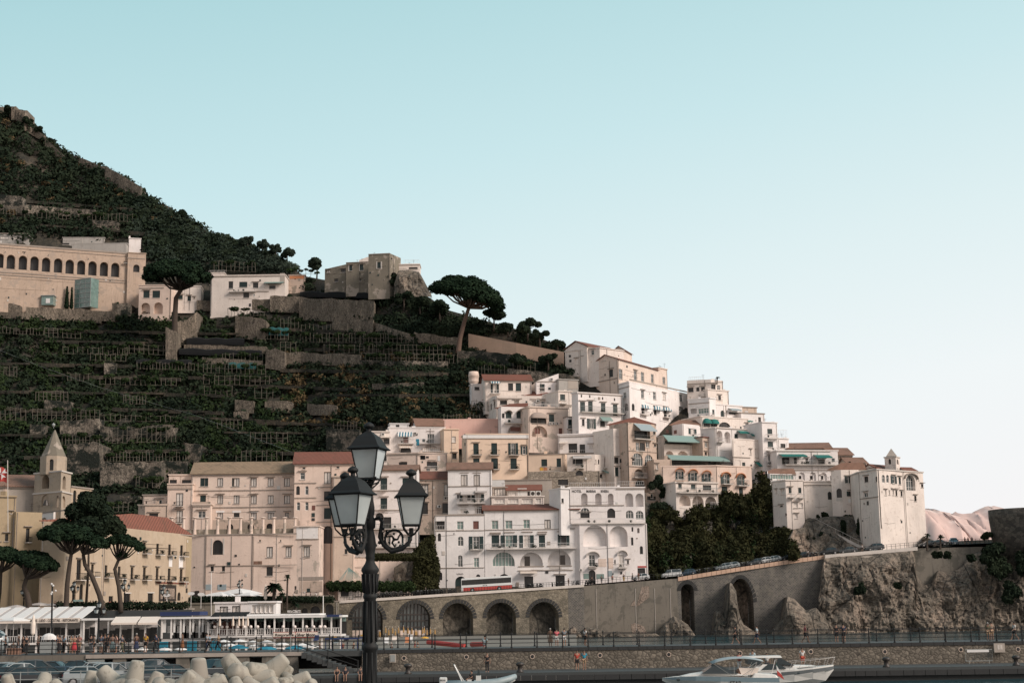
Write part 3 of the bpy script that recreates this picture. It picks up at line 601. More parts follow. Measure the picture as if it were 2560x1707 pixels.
def wallmesh(b,f,L0,L1,zb,zt,ops,mi=0,dp=.28,th=None,lintel=None):
    """wall face with real openings: ops = (u0,u1,z0,z1,arch,depth)"""
    us=sorted({L0,L1}|{min(L1,max(L0,v)) for o in ops for v in o[:2]}); zs=sorted({zb,zt}|{min(zt,max(zb,v)) for o in ops for v in o[2:4]})
    for i in range(len(us)-1):
        j0=None
        for j in range(len(zs)-1):
            uc,zc=(us[i]+us[i+1])/2,(zs[j]+zs[j+1])/2
            solid=not any(o[0]<uc<o[1] and o[2]<zc<o[3] for o in ops)
            if solid and j0 is None: j0=j
            if j0 is not None and (not solid or j==len(zs)-2):
                j1=j if not solid else j+1; b.poly([f.pt(us[i],zs[j0]),f.pt(us[i+1],zs[j0]),f.pt(us[i+1],zs[j1]),f.pt(us[i],zs[j1])],mi); j0=None
    for (u0,u1,z0,z1,ar,d) in ops:
        if ar:
            ap=archpts(u0,u1,z0,z1,10,ar if ar is not True else None); zs0=ap[0][1]; h=len(ap)//2
            b.poly([f.pt(u0,z1)]+[f.pt(*q) for q in ap[:h+1]][::-1],mi); b.poly([f.pt(u1,z1)]+[f.pt(*q) for q in ap[h:]],mi)
            for p,q in zip(ap,ap[1:]): b.poly([f.pt(*p),f.pt(*q),f.pt(*q,-d),f.pt(*p,-d)],mi)
            zt_=zs0
        else: zt_=z1; b.poly([f.pt(u0,z1),f.pt(u1,z1),f.pt(u1,z1,-d),f.pt(u0,z1,-d)],mi)
        b.poly([f.pt(u0,z0),f.pt(u0,zt_),f.pt(u0,zt_,-d),f.pt(u0,z0,-d)],mi); b.poly([f.pt(u1,z0),f.pt(u1,zt_),f.pt(u1,zt_,-d),f.pt(u1,z0,-d)],mi)
        b.poly([f.pt(u0,z0),f.pt(u1,z0),f.pt(u1,z0,-d),f.pt(u0,z0,-d)],mi)
GL={'g':('window','wframe','skycur'),'G':('window','wframe','gglass'),'k':('window','frame','dark'),'w':('window','frame','skycur'),'o':('window','wframe','glass'),'s':('window','shut','shut'),'n':('window','brown','brown'),'l':('loggia',None,None),'B':('window','frame','skycur')}
def window(f,root,u0,u1,z0,z1,ty,ar,d):
    nm,fm,gm=GL[ty]; n=-d+.03
    if ty=='l': return
    b=MB(); fw=min(.12,(u1-u0)*.14)
    b.poly([f.pt(u0,z0,-d+.005),f.pt(u1,z0,-d+.005),f.pt(u1,z1,-d+.005),f.pt(u0,z1,-d+.005)],1)
    if ty=='s':
        for k in (0,1):
            a=u0+(u1-u0)*.5*k; e=a+(u1-u0)*.5; f.box(b,a+.03,e-.02,z0+.03,z1-.02,n,n+.06,0)
            q=int((z1-z0)/.35)
            for j in range(q): zz=z0+(z1-z0)*(j+.5)/q; f.box(b,a+.08,e-.08,zz-.03,zz+.03,n+.062,n+.085,0)
    elif ty!='n':
        for a,e in ((u0,u0+fw),(u1-fw,u1)): f.box(b,a,e,z0,z1,n,n+.06)
        f.box(b,u0+fw,u1-fw,z0,z0+fw,n,n+.055); f.box(b,u0+fw,u1-fw,z1-fw,z1,n,n+.055)
        k=max(1,int(round((u1-u0)/.75))) if (u1-u0)>.9 or ty in 'w' else 1
        if ty=='w': k=2
        for i in range(1,k): c=u0+(u1-u0)*i/k; f.box(b,c-fw*.4,c+fw*.4,z0+fw,z1-fw,n,n+.05)
        if ty in 'gGo' and z1-z0>1.3: zz=z0+(z1-z0)*.62; f.box(b,u0+fw,u1-fw,zz-.03,zz+.03,n,n+.045)
    else: f.box(b,u0+.02,u1-.02,z0+.02,z1-.02,n,n+.06)
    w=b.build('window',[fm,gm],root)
    if not ar and ty!='n' and (u1-u0)<3:
        b=MB(); f.box(b,u0-.12,u1+.12,z0-.12,z0-.002,.002,.16); b.build('sill','slab',w)
    return w
FABN={'T':'teal','L':'lteal','S':'bstripe','U':'bluegray','C':'cstripe','V':'gfab','P':'taupe','W':'wfab','O':'orange','K':'cfab'}
def feat(f,root,tok,mat):
    ty=tok[0]; x0,y0,x1,y1=map(float,tok[1:5]); u0,u1,z0,z1=f.rect(x0,y0,x1,y1)
    if ty=='b' or ty=='bw' or ty=='bd':      # balcony: slab with railing
        dpt=1.1; zf=z0; b=MB(); f.box(b,u0,u1,zf-.16,zf,.003,dpt); bal=b.build('balcony','slab',root)
        b=MB(); zt=max(z1,zf+.85); r=.045
        for a in ((u0+.05,.05),(u0+.05,dpt-.06),(u1-.05,dpt-.06),(u1-.05,.05)): pass
        path=[(u0+.05,.05),(u0+.05,dpt-.06),(u1-.05,dpt-.06),(u1-.05,.05)]
        for z in (zf+.12,zt): b.tube([f.pt(u,z,n) for u,n in path],r,4)
        k=max(3,int((u1-u0)/.34))
        for i in range(k+1): u=u0+.05+(u1-u0-.1)*i/k; b.tube([f.pt(u,zf+.1,dpt-.06),f.pt(u,zt,dpt-.06)],.03,3)
        b.build('railing',{'b':'rail','bw':'wrail','bd':'iron'}[ty],bal)
        if u1-u0>2:
            g=random.Random(int(x0)); c=[f.pt(u0+g.uniform(.1,.9)*(u1-u0),zf+.5,dpt-.35) for _ in range(max(1,int((u1-u0)/3)))]; leafmesh('pot_plant',c,[g.uniform(.2,.42) for _ in c],60*len(c),.11,'bush',bal,seed=int(x0))
    elif ty=='R':                           # plain terrace railing on an edge
        b=MB(); k=max(3,int((u1-u0)/.5))
        for z in (z0+.1,z1): b.tube([f.pt(u0,z,-.1),f.pt(u1,z,-.1)],.04,4)
        for i in range(k+1): u=u0+(u1-u0)*i/k; b.tube([f.pt(u,z0,-.1),f.pt(u,z1,-.1)],.03,3)
        b.build('railing','wrail',root)
    elif ty=='c':                           # cornice / string course
        b=MB(); f.box(b,u0,u1,min(z0,z1-.12),z1,.002,.16); b.build('cornice','trim',root)
    elif ty=='p':                           # flat panel proud of the wall
        b=MB(); f.box(b,u0,u1,z0,z1,.002,.06); b.build('panel',tok[5] if len(tok)>5 else 'trim',root)
    elif ty=='e':
        b=MB(); f.box(b,u0,u1,z0,z1,.02,.4); b.lathe(f.pt((u0+u1)/2,(z0+z1)/2,.402),[(.01,0),((z1-z0)*.38,0),((z1-z0)*.38,.02),(.02,.03)],10,1,ax=(f.U,Vector((0,0,1)),f.Nn)); b.build('air_conditioner',['acm','frame'],root)
    elif ty=='h':                           # arched hood over an opening
        b=MB(); ap=archpts(u0,u1,z0,z1,10); 
        for p,q in zip(ap,ap[1:]): b.hexa([f.pt(*p,.003),f.pt(*q,.003),f.pt(q[0],q[1]-.25,.003),f.pt(p[0],p[1]-.25,.003)],[f.pt(*p,.6),f.pt(*q,.6),f.pt(q[0],q[1]-.2,.6),f.pt(p[0],p[1]-.2,.6)])
        b.build('hood',tok[5] if len(tok)>5 else 'slab',root)
    elif ty in('A','AA'):                   # straight sloping awning
        b=MB(); o=1.5 if ty=='A' else 2.6; dz=min(z1-z0,o*.45)
        b.hexa([f.pt(u0,z1,.02),f.pt(u1,z1,.02),f.pt(u1,z0+.25,o),f.pt(u0,z0+.25,o)],[f.pt(u0,z1+.04,.02),f.pt(u1,z1+.04,.02),f.pt(u1,z0+.3,o),f.pt(u0,z0+.3,o)])
        b.hexa([f.pt(u0,z0,o),f.pt(u1,z0,o),f.pt(u1,z0,o+.03),f.pt(u0,z0,o+.03)],[f.pt(u0,z0+.27,o),f.pt(u1,z0+.27,o),f.pt(u1,z0+.27,o+.03),f.pt(u0,z0+.27,o+.03)])
        for u in (u0+.05,u1-.05): b.tube([f.pt(u,z0-.3,.02),f.pt(u,z0+.2,o)],.03,4)
        b.build('awning',FABN[tok[5]],root)
    elif ty=='d':                           # dome awning
        b=MB(); c=(u0+u1)/2; r=(u1-u0)/2; hh=z1-z0; vs=[];k=10;m=6
        for i in range(k+1):
            a=math.pi*i/k
            for j in range(m+1): q=math.pi/2*j/m; vs.append(f.pt(c-r*math.cos(a),z0+hh*math.sin(a)**.6*math.cos(q)*.98,.02+1.3*math.sin(q)*math.sin(a)**.5))
        b.add(vs,[(i*(m+1)+j,(i+1)*(m+1)+j,(i+1)*(m+1)+j+1,i*(m+1)+j+1) for i in range(k) for j in range(m)]); b.build('awning',FABN[tok[5]],root,True)
    elif ty=='t':                           # wall text
        z0,z1=min(z0,z1),max(z0,z1); txt=' '.join(tok[6:]); text(txt,f.pt(u0,z0,.05),f.U,u1-u0,z1-z0,tok[5],root,'lettering')
def text(s,org,U,wid,hgt,mat,parent=None,name='lettering',ext=.02):
    me=TXM[s].copy()
    xs=[v.co.x for v in me.vertices]; ys=[v.co.y for v in me.vertices]; w=max(xs)-min(xs); h=max(ys)-min(ys); off=Vector(rootloc(parent))
    x0,y0=min(xs),min(ys)
    for v in me.vertices: v.co=org-off+U*((v.co.x-x0)/w*wid)+Vector((0,0,(v.co.y-y0)/h*hgt))
    me.materials.clear(); me.materials.append(M[mat]); o=bpy.data.objects.new(name,me); C.objects.link(o)
    if parent: o.parent=parent
    return o
def house(name,lb,pts,top,bot,mat,feats='',roof='flat',dep=9,rm='rred',off=-4,cat='house',ext=3.5,cap=True,hp=10,ov=.45,capm=None,group=None,side=None,into=None):
    """pts: [(px, depth or None or '+k')...] along the visible front, top/bot: (px,py) of the eave and the foot"""
    my=(top[1]+bot[1])/2; XY=[]
    for q in pts:
        x,d=q
        if d is None or isinstance(d,str): d=D(bot[0],bot[1])+off+(float(d) if d else 0)
        r=ray(x,my); k=d/r.y; XY.append((r.x*k,d))
    facs=[Fac(a,b) for a,b in zip(XY,XY[1:])]; X=[p[0] for p in pts]
    def fi(px):
        for i in range(len(facs)):
            if px<=X[i+1]: return i
        return len(facs)-1
    zt=facs[fi(top[0])].hit(*top)[1]; zb=facs[fi(bot[0])].hit(*bot)[1]-ext
    cx=sum(p[0] for p in XY)/len(XY); cy=min(p[1] for p in XY)
    T=into or thing(name,lb,cat,(cx,cy,zb+ext),group)
    toks=[t.split() for t in feats.split(';') if t.strip()]; ops=[[] for _ in facs]; wins=[]
    for tk in toks:
        ty=tk[0]; core=ty[-1] if ty[0] in 'ar' and len(ty)>1 else ty
        if core in GL and ty not in('b',) :
            x0,y0,x1,y1=map(float,tk[1:5])
            if core in 'sgkwoGB' and x1-x0<19: q_=(x1-x0)*.06; x0-=q_; x1+=q_; y0-=(y1-y0)*.03; y1+=(y1-y0)*.02
            i=fi((x0+x1)/2); u0,u1,z0,z1=facs[i].rect(x0,y0,x1,y1); ar=ty[0]=='a'
            d=1.3 if core=='l' else .26
            if len(tk)>5 and tk[5].replace('.','').isdigit(): d=float(tk[5])
            u0=max(u0,.02); u1=min(u1,facs[i].L-.02); ops[i].append((u0,u1,z0,z1,ar,d)); wins.append((i,u0,u1,z0,z1,core,ar,d,tk))
    b=MB()
    for f,o in zip(facs,ops): wallmesh(b,f,0,f.L,zb,zt,o)
    for (i,u0,u1,z0,z1,core,ar,d,tk) in wins:
        if core=='l': f=facs[i]; b.poly([f.pt(u0,z0,-d),f.pt(u1,z0,-d),f.pt(u1,z1,-d),f.pt(u0,z1,-d)])
    # side and back walls
    s0=XY[0]; s1=XY[-1]; bk=max(p[1] for p in XY)+dep if len(XY)>2 else None
    if len(XY)==2: f=facs[0]; B0=f.pt(0,0,-dep); B1=f.pt(f.L,0,-dep); back=[(B0.x,B0.y),(B1.x,B1.y)]
    elif len(XY)==3:
        v=Vector((XY[0][0]-XY[1][0],XY[0][1]-XY[1][1])); w=Vector((XY[2][0]-XY[1][0],XY[2][1]-XY[1][1]))
        # the far corner completes a parallelogram when the left face is the short one
        back=[(XY[0][0]+w.x,XY[0][1]+w.y)]; 
        if v.length<1.2 or w.length<1.2: back=[(s0[0],s0[1]+dep),(s1[0],s1[1]+dep)]
    else: back=[(s0[0],bk),(s1[0],bk)]
    ring=list(XY)+back[::-1]; n=len(ring)
    for i in range(len(XY)-1,n):
        p,q=ring[i],ring[(i+1)%n]; b.poly([(p[0],p[1],zb),(q[0],q[1],zb),(q[0],q[1],zt),(p[0],p[1],zt)])
    b.poly([(x,y,zt) for x,y in ring]); b.build('wall',mat,T); lr=random.Random(int(top[0]*3+top[1])); hgt=zt-zb
    for (i,u0,u1,z0,z1,core,ar,d,tk) in wins:
        f=facs[i]
        if core=='l' : continue
        w=window(f,T,u0,u1,z0,z1,core,ar,d)
        if tk[0]=='o' and len(tk)>5 and tk[5]=='x':
            pass
        if 'x' in tk[5:]:                    # opened shutters either side
            sw=(u1-u0)*.55
            for a,e in ((u0-sw-.04,u0-.04),(u1+.04,u1+sw+.04)):
                q=MB(); f.box(q,a,e,z0,z1,.03,.09); q.build('shutter','shut',w)
        if 'v' in tk[5:] or (core in 'gkows' and not ar and lr.random()<.55 and (u1-u0)<2.2):                    # little tiled lintel
            q=MB(); f.box(q,u0-.4,u1+.4,z1+.25,z1+.4,.002,.35); q.build('lintel','trim',w)
    for tk in toks:
        if not (tk[0][-1] in GL and tk[0] not in 'bcdehptA') or tk[0] in('b','bw','bd','c','p','e','h','A','AA','d','t','R'): feat(facs[fi((float(tk[1])+float(tk[3]))/2)],T,tk,mat)
    # small everyday clutter: drain pipes, cables, aerials, chimneys
    if wins and not into:
        for i_,f in enumerate(facs):
            if f.L<5 or hgt<6: continue
            for k in range(int(f.L*hgt/26)):          # little vents, meter boxes and wall patches where the wall is bare
                u=lr.uniform(.4,f.L-1.2); z=zb+3.5+lr.uniform(0,max(.5,hgt-5)); w_=lr.choice((.3,.45,.7)); h_=w_*lr.uniform(.8,1.5)
                if any(o[0]-.4<u+w_ and u<o[1]+.4 and o[2]-.6<z+h_ and z<o[3]+.6 for o in ops[i_]) or z+h_>zt-.5: continue
                q=MB(); f.box(q,u,u+w_,z,z+h_,.002,.1); q.build(lr.choice(('vent','meter_box','vent')),lr.choice(('dark','trim','acm','slab','shut')),T)
        for f in facs:
            if f.L<3: continue
            for k in range(1 if f.L<10 else 2):
                u=lr.choice((.25,f.L-.25,f.L*lr.uniform(.2,.8))); q=MB(); q.tube([f.pt(u,zt-.1,.08),f.pt(u,zb+1,.08)],.055,4); q.build('drain_pipe',lr.choice(('trim','slab','frame')),T)
            for k in range(int(f.L/9)+1):
                z=zb+hgt*lr.uniform(.35,.9); u=lr.uniform(0,f.L*.5); q=MB(); q.tube([f.pt(u,z,.05),f.pt(u+f.L*.15,z-.15,.05),f.pt(min(f.L,u+f.L*.4),z+.1,.05)],.025,3); q.build('cable','frame',T)
        if roof=='flat':
            x0,y0=XY[0]; x1,y1=XY[-1]
            for k in range(lr.choice((1,2,3))):
                a=lr.uniform(.1,.9); px_,py_=x0+(x1-x0)*a,y0+(y1-y0)*a+lr.uniform(1.2,4); hh=lr.uniform(1.,2.4); q=MB(); q.tube([(px_,py_,zt),(px_,py_,zt+hh)],.035,4); q.tube([(px_-.45,py_,zt+hh*.9),(px_+.45,py_,zt+hh*.9)],.025,3); q.tube([(px_-.3,py_,zt+hh*.72),(px_+.3,py_,zt+hh*.72)],.025,3); q.build('aerial','frame',T)
            if lr.random()<.6:
                a=lr.uniform(.15,.85); px_,py_=x0+(x1-x0)*a,y0+(y1-y0)*a+2.5; w_=lr.uniform(.3,.5); q=MB(); q.box(px_-w_,px_+w_,py_-w_,py_+w_,zt,zt+lr.uniform(.7,1.3)); q.build('chimney',mat,T)
    # roof
    def outset(r,o):
        cx=sum(p[0] for p in r)/len(r); cy=sum(p[1] for p in r)/len(r); q=[]
        for x,y in r: dx,dy=x-cx,y-cy; l=math.hypot(dx,dy); q.append((x+dx/l*o,y+dy/l*o))
        return q
    if roof=='flat':
        if cap: q=MB(); rr=outset(ring,.28); q.prism([(x,y,zt+.003) for x,y in rr],(0,0,.28)); q.build('roof',capm or mat,T)
    elif roof=='tile':                      # ridge parallel to the front
        A=Vector((*ring[0],zt)); Bv=Vector((*ring[len(XY)-1],zt)); Cc=Vector((*back[-1],zt)); Dd=Vector((*back[0],zt))
        if len(XY)==2: Cc=Vector((*back[1],zt)); Dd=Vector((*back[0],zt))
        el=(zt-H)/cy; rise=hp*cy/F+(dep/2+ov)*max(el,.02)+.2; U=(Bv-A).normalized(); O=(A-Dd).normalized()*ov; U*=ov
        a,bb,c,dd=A-U+O,Bv+U+O,Cc+U-O,Dd-U-O; L=(Bv-A).length; ins=min(L*.3,dep*.45) if side=='hip' else 0
        r0=(a+dd)/2+Vector((0,0,rise)); r1=(bb+c)/2+Vector((0,0,rise)); r0+=U.normalized()*ins; r1-=U.normalized()*ins
        q=MB(); k=Vector((0,0,.16)); q.hexa([a,bb,r1,r0],[a+k,bb+k,r1+k,r0+k]); q.hexa([dd,c,r1,r0],[dd+k,c+k,r1+k,r0+k])
        if ins: q.prism([a,dd,r0],k); q.prism([bb,c,r1],k)
        rf=q.build('roof',rm,T)
        if not ins:
            q=MB(); q.prism([A,Dd,(A+Dd)/2+Vector((0,0,rise*.92))],U.normalized()*.2); q.build('gable',mat,T)
            q=MB(); q.prism([Bv,Cc,(Bv+Cc)/2+Vector((0,0,rise*.92))],-U.normalized()*.2); q.build('gable',mat,T)
        q=MB(); f=facs[0]
        for i in range(int(L/2.2)): pass
        f2=Fac((A.x,A.y),(Bv.x,Bv.y)); f2.box(q,-.1,f2.L+.1,zt-.22,zt-.02,.002,ov*.7); q.build('eaves','trim',T)
    elif roof=='gable2':                    # gable over face 0, long eave over face 1
        A,Bv,Cc=[Vector((*p,zt)) for p in XY[:3]]; Dd=Vector((*back[0],zt)); rise=hp*cy/F
        g0=(A+Bv)/2+Vector((0,0,rise)); g1=(Dd+Cc)/2+Vector((0,0,rise)); l=(Cc-Bv).normalized()*ov; k=Vector((0,0,.2))
        o1=(Bv-A).normalized()*ov; dz=Vector((0,0,-rise*ov/((Bv-A).length/2)))
        q=MB(); a,b_=Bv+o1+dz-l,Cc+o1+dz+l; q.hexa([a,b_,g1+l,g0-l],[a+k,b_+k,g1+l+k,g0-l+k]); a,b_=A-o1+dz-l,Dd-o1+dz+l; q.hexa([a,b_,g1+l,g0-l],[a+k,b_+k,g1+l+k,g0-l+k]); q.build('roof',rm,T)
        q=MB(); q.prism([A,Bv,g0],(Cc-Bv).normalized()*.2); q.build('gable',mat,T); q=MB(); q.prism([Dd,Cc,g1],-(Cc-Bv).normalized()*.2); q.build('gable',mat,T)
    elif roof=='shed':                      # single slope rising to one side (px direction)
        A=Vector((*XY[0],zt)); Bv=Vector((*XY[-1],zt)); Dd,Cc=Vector((*back[0],zt)),Vector((*back[-1],zt)); rise=hp*cy/F
        hi=Vector((0,0,rise)); pr=[A,Bv,Bv+hi] if side!='l' else [A,Bv,A+hi]
        q=MB(); q.prism(pr,(Dd-A)); q.build('gable',mat,T)
    return T
HOUSE=[]
def Hh(*a,**k): HOUSE.append((a,k))
# ---- topmost group, skyline right of the pine
Hh('white_hall','plain white rear block stepping up behind the gabled hall on the skyline',[(1413,'+6'),(1450,'+3'),(1500,'+0'),(1560,'+6')],(1413,880),(1450,940),'white2','o 1438 897 1445 912; k 1455 893 1461 908; o 1478 875 1485 887',dep=10)
Hh('upper_block','pale upper block with a red twin ridge roof above the gabled hall',[(1468,'+2'),(1548,'+14')],(1468,866),(1500,930),'white2','o 1478 876 1484 887; k 1474 894 1477 901',roof='tile',hp=9,dep=8,off=-6)
Hh('gabled_annex','small pink gabled annex rising behind the hall roof ridge',[(1537,'+16'),(1558,'+14'),(1580,'+24')],(1558,872),(1560,930),'pink','',roof='gable2',hp=8)
Hh('gabled_hall','pinkish gabled hall with a long red roof at the top of the village',[(1483,'+9'),(1545,'+0'),(1646,'+22')],(1545,897),(1545,958),'pink','k 1505 890 1513 902; k 1523 924 1532 942 v; o 1547 923 1556 947; o 1585 928 1592 950; o 1603 931 1610 953; o 1628 936 1634 956; c 1483 950 1545 952',roof='gable2',hp=17,off=-9)
Hh('side_wing','pink side wing with one tall window, right end of the gabled hall',[(1646,'+22'),(1668,'+26')],(1646,920),(1650,962),'pink','o 1657 943 1663 960',dep=8,off=-9)
Hh('white_hotel','large white hotel with three striped dome awnings, high in the village',[(1547,'+5'),(1574,'+0'),(1720,'+26')],(1574,955),(1574,1052),'white','o 1559 981 1565 995; o 1603 977 1610 995; o 1633 980 1640 998; g 1657 984 1664 999; o 1699 986 1706 1004; ao 1561 1008 1570 1027; ak 1580 1009 1586 1026; k 1604 1012 1611 1034; k 1635 1018 1641 1036; k 1660 1020 1667 1043; o 1698 1017 1709 1046; d 1602 1011 1619 1022 S; d 1632 1014 1650 1026 S; d 1656 1017 1674 1028 S; c 1547 968 1574 970; c 1574 963 1720 966; bw 1600 1030 1616 1037; bw 1657 1037 1672 1044',off=-14)
# ---- tower cluster at the top right
Hh('rooftop_house','cream house with a wooden rooftop pergola and small palm on the skyline',[(1718,'+2'),(1778,'+0'),(1808,'+3')],(1740,950),(1750,1000),'white2','k 1721 969 1733 980; ak 1741 968 1748 978; k 1753 967 1761 977; k 1775 961 1788 974; o 1793 963 1800 976; c 1718 957 1808 959; k 1754 995 1762 997; R 1722 942 1760 950',off=-6,cap=False)
Hh('turret_house','plain cream block with a round turret and one dark window below the rooftop house',[(1770,'+0'),(1822,'+4')],(1790,976),(1800,1012),'white2','k 1796 989 1802 1000',off=-4)
Hh('terrace_house','flat white terrace house with teal curtain under its loggia',[(1721,'+3'),(1774,'+0'),(1790,'+2')],(1745,998),(1750,1054),'cool','l 1726 1021 1742 1034 1.5; G 1745 1020 1773 1034; s 1781 1024 1786 1036; c 1721 1007 1774 1009; bw 1742 1034 1790 1043',off=-6)
Hh('arched_door_house','white house with a single dark arched door and drainpipe, near the skyline',[(1790,'+0'),(1856,'+5')],(1810,1013),(1820,1052),'white','as 1802 1026 1811 1041; p 1814 1014 1816 1050 trim; A 1820 1021 1846 1028 U; k 1822 1030 1846 1036',off=-4)
Hh('slab_roof_house','white house with thin projecting concrete roof slabs on the skyline right',[(1854,'+3'),(1912,'+6')],(1880,1034),(1880,1090),'white','k 1896 1043 1902 1057; s 1865 1059 1871 1070; s 1884 1063 1892 1075; A 1859 1051 1876 1056 T; bw 1890 1090 1908 1098',off=-2,capm='trim',ov=1)
Hh('cane_screen_room','beige cane screened rooftop room under a flat sheet roof on the skyline',[(1850,'+8'),(1892,'+10')],(1870,1019),(1870,1036),'beige','',off=-2,dep=5,capm='trim',ext=2)
Hh('balcony_tower','narrow white tower with three stacked balconies and dark shuttered doors',[(1907,'+1'),(1945,'+3')],(1925,1057),(1925,1170),'white','s 1919 1072 1930 1085; s 1920 1104 1932 1118; s 1922 1140 1934 1154; bw 1914 1086 1942 1096; bw 1915 1118 1942 1127; bw 1916 1154 1943 1163',off=-6)
Hh('low_white_annex','small white annex with one square window right of the balcony tower',[(1945,'+4'),(1972,'+6')],(1958,1097),(1958,1130),'white','k 1952 1109 1963 1119; R 1948 1074 1968 1096',off=-4)
Hh('dome_awning_house','white house with two dark green dome awnings on its terrace',[(1753,'+0'),(1870,'+8')],(1780,1043),(1780,1072),'white2','k 1760 1050 1774 1066; k 1778 1052 1792 1066; d 1757 1045 1776 1059 T; d 1775 1047 1795 1060 T; ak 1797 1055 1826 1068; R 1757 1059 1800 1070; o 1864 1059 1871 1070',off=-9)
Hh('arcaded_house','white house with two tall blind arches and a green awning',[(1753,'+3'),(1790,'+0'),(1868,'+5')],(1800,1071),(1800,1122),'white','al 1792 1076 1806 1104; al 1811 1079 1826 1107; s 1837 1085 1845 1108; A 1842 1077 1866 1085 T; A 1872 1084 1894 1092 T; bw 1792 1096 1806 1105; c 1790 1071 1868 1073; p 1832 1114 1838 1118 frame',off=-12)
Hh('brown_roof_cottage','white cottage with a brown tiled roof and one shuttered window',[(1680,'+4'),(1707,'+0'),(1752,'+5')],(1720,1060),(1720,1108),'white','g 1727 1072 1735 1085 x; p 1665 1074 1672 1082 brown; p 1685 1075 1692 1084 brown; bw 1724 1085 1745 1094',roof='tile',rm='rbr',hp=9,dep=7,off=-5)
# ---- middle right
Hh('long_awning_house','white house with a long faded green awning over arched loggias',[(1645,'+3'),(1660,'+0'),(1757,'+5')],(1700,1092),(1700,1145),'white2','k 1662 1102 1745 1111 1.5; AA 1657 1089 1745 1108 L; al 1664 1127 1684 1146; al 1694 1127 1720 1146; ak 1733 1130 1754 1146; c 1660 1110 1757 1112',off=-6)
Hh('slim_tower','slim weathered beige tower with two tiny windows right of the long green awning',[(1757,'+0'),(1773,'+2')],(1765,1094),(1765,1150),'old','o 1762 1106 1768 1117; k 1762 1130 1767 1138',off=-6,capm='brown')
Hh('glazed_gallery_house','white house with two dark framed glazed galleries',[(1772,'+2'),(1868,'+6')],(1800,1116),(1800,1150),'white2','k 1783 1119 1808 1136; k 1812 1122 1823 1136; o 1826 1124 1852 1142; c 1772 1116 1868 1118; R 1775 1110 1830 1116',off=-5)
Hh('corner_house','pale corner house with tall shuttered window and green dome awning',[(1832,'+0'),(1875,'+3'),(1912,'+6')],(1870,1100),(1870,1178),'white2','s 1844 1151 1851 1170; s 1856 1156 1863 1172; e 1858 1173 1865 1178; k 1873 1161 1880 1171; k 1889 1156 1896 1170; k 1888 1122 1896 1143; g 1873 1124 1878 1136; A 1887 1155 1906 1167 T; c 1832 1142 1875 1144',off=-5)
Hh('hotel_wing','long pink hotel wing with five orange hooded windows above the ivy cliff',[(1655,'+2'),(1790,'+2'),(1880,'+7')],(1700,1166),(1700,1250),'rose','o 1695 1179 1703 1198 x; o 1727 1182 1736 1202 x; o 1761 1184 1770 1205 x; o 1808 1187 1817 1209 x; o 1847 1190 1855 1212 x; h 1687 1169 1712 1180 orange; h 1721 1172 1745 1183 orange; h 1755 1175 1778 1186 orange; h 1802 1179 1825 1190 orange; h 1839 1182 1862 1193 orange; b 1688 1190 1711 1199; b 1720 1192 1747 1203; b 1754 1195 1782 1205; b 1803 1198 1828 1210; b 1840 1201 1868 1214; s 1805 1216 1818 1238; s 1848 1219 1857 1241; k 1660 1210 1666 1223',off=-9)
Hh('teal_awning_terrace','terrace storey with a long ragged dark teal awning and iron railing',[(1655,'+2'),(1665,'+0'),(1830,'+8')],(1700,1143),(1700,1168),'white2','k 1668 1150 1800 1166 2; AA 1664 1139 1812 1154 L; b 1664 1156 1832 1166',off=-7,cap=False)
Hh('lower_arcade_house','cream house with three orange soffit arches at the foot of the pink hotel wing',[(1690,'+0'),(1795,'+4')],(1740,1207),(1740,1272),'white2','s 1696 1209 1704 1220; s 1728 1211 1738 1222; k 1757 1212 1778 1225; b 1693 1220 1796 1232; al 1698 1237 1726 1264 1.6; al 1731 1239 1759 1267 1.6; al 1763 1241 1791 1268 1.6; c 1690 1232 1795 1234; c 1690 1207 1795 1209; bw 1772 1256 1800 1270',off=-14)
Hh('garden_terrace','low overgrown terrace building with white fence left of the orange soffit arches',[(1614,'+0'),(1690,'+4')],(1650,1232),(1650,1262),'old','k 1618 1240 1640 1250; k 1650 1244 1675 1252; R 1640 1250 1676 1258; o 1627 1234 1633 1245',off=-9,cap=False)
Hh('brick_house','ochre corner house with red hipped roof, grey blue awning and tall arched windows',[(1525,'+6'),(1572,'+0'),(1642,'+6')],(1600,1058),(1600,1225),'old','k 1586 1076 1625 1096 1.2; AA 1584 1060 1626 1080 U; b 1583 1088 1628 1098; o 1590 1106 1598 1126; o 1615 1104 1623 1118; k 1600 1107 1612 1126; ao 1580 1132 1607 1164; ao 1612 1136 1632 1165; k 1581 1147 1585 1152; k 1634 1148 1638 1155; c 1572 1128 1642 1129; c 1572 1166 1642 1168; al 1585 1172 1610 1195; g 1620 1172 1632 1192; bw 1581 1182 1612 1194; ak 1588 1199 1612 1216; ak 1618 1202 1636 1222; k 1633 1078 1638 1086; k 1635 1110 1640 1116',roof='tile',rm='rred',hp=15,dep=9,off=-6,side='hip')
Hh('pink_stair_house','narrow pinkish house with pipes left of the hooded windows of the pink hotel wing',[(1636,'+1'),(1680,'+2')],(1655,1148),(1655,1240),'old','k 1660 1168 1670 1176; n 1645 1190 1652 1206; k 1658 1206 1666 1224; g 1640 1160 1645 1172',off=-7,cap=False)
Hh('plant_pot_house','white house end wall with a tall blind window and climbing plants',[(1535,'+0'),(1576,'+3')],(1550,1072),(1550,1215),'white2','g 1558 1091 1568 1110; g 1560 1150 1568 1178; k 1571 1163 1575 1183; s 1538 1168 1546 1190; k 1536 1143 1546 1158; c 1535 1140 1576 1142; R 1537 1128 1560 1140; c 1556 1084 1566 1085',off=-5,cap=False)
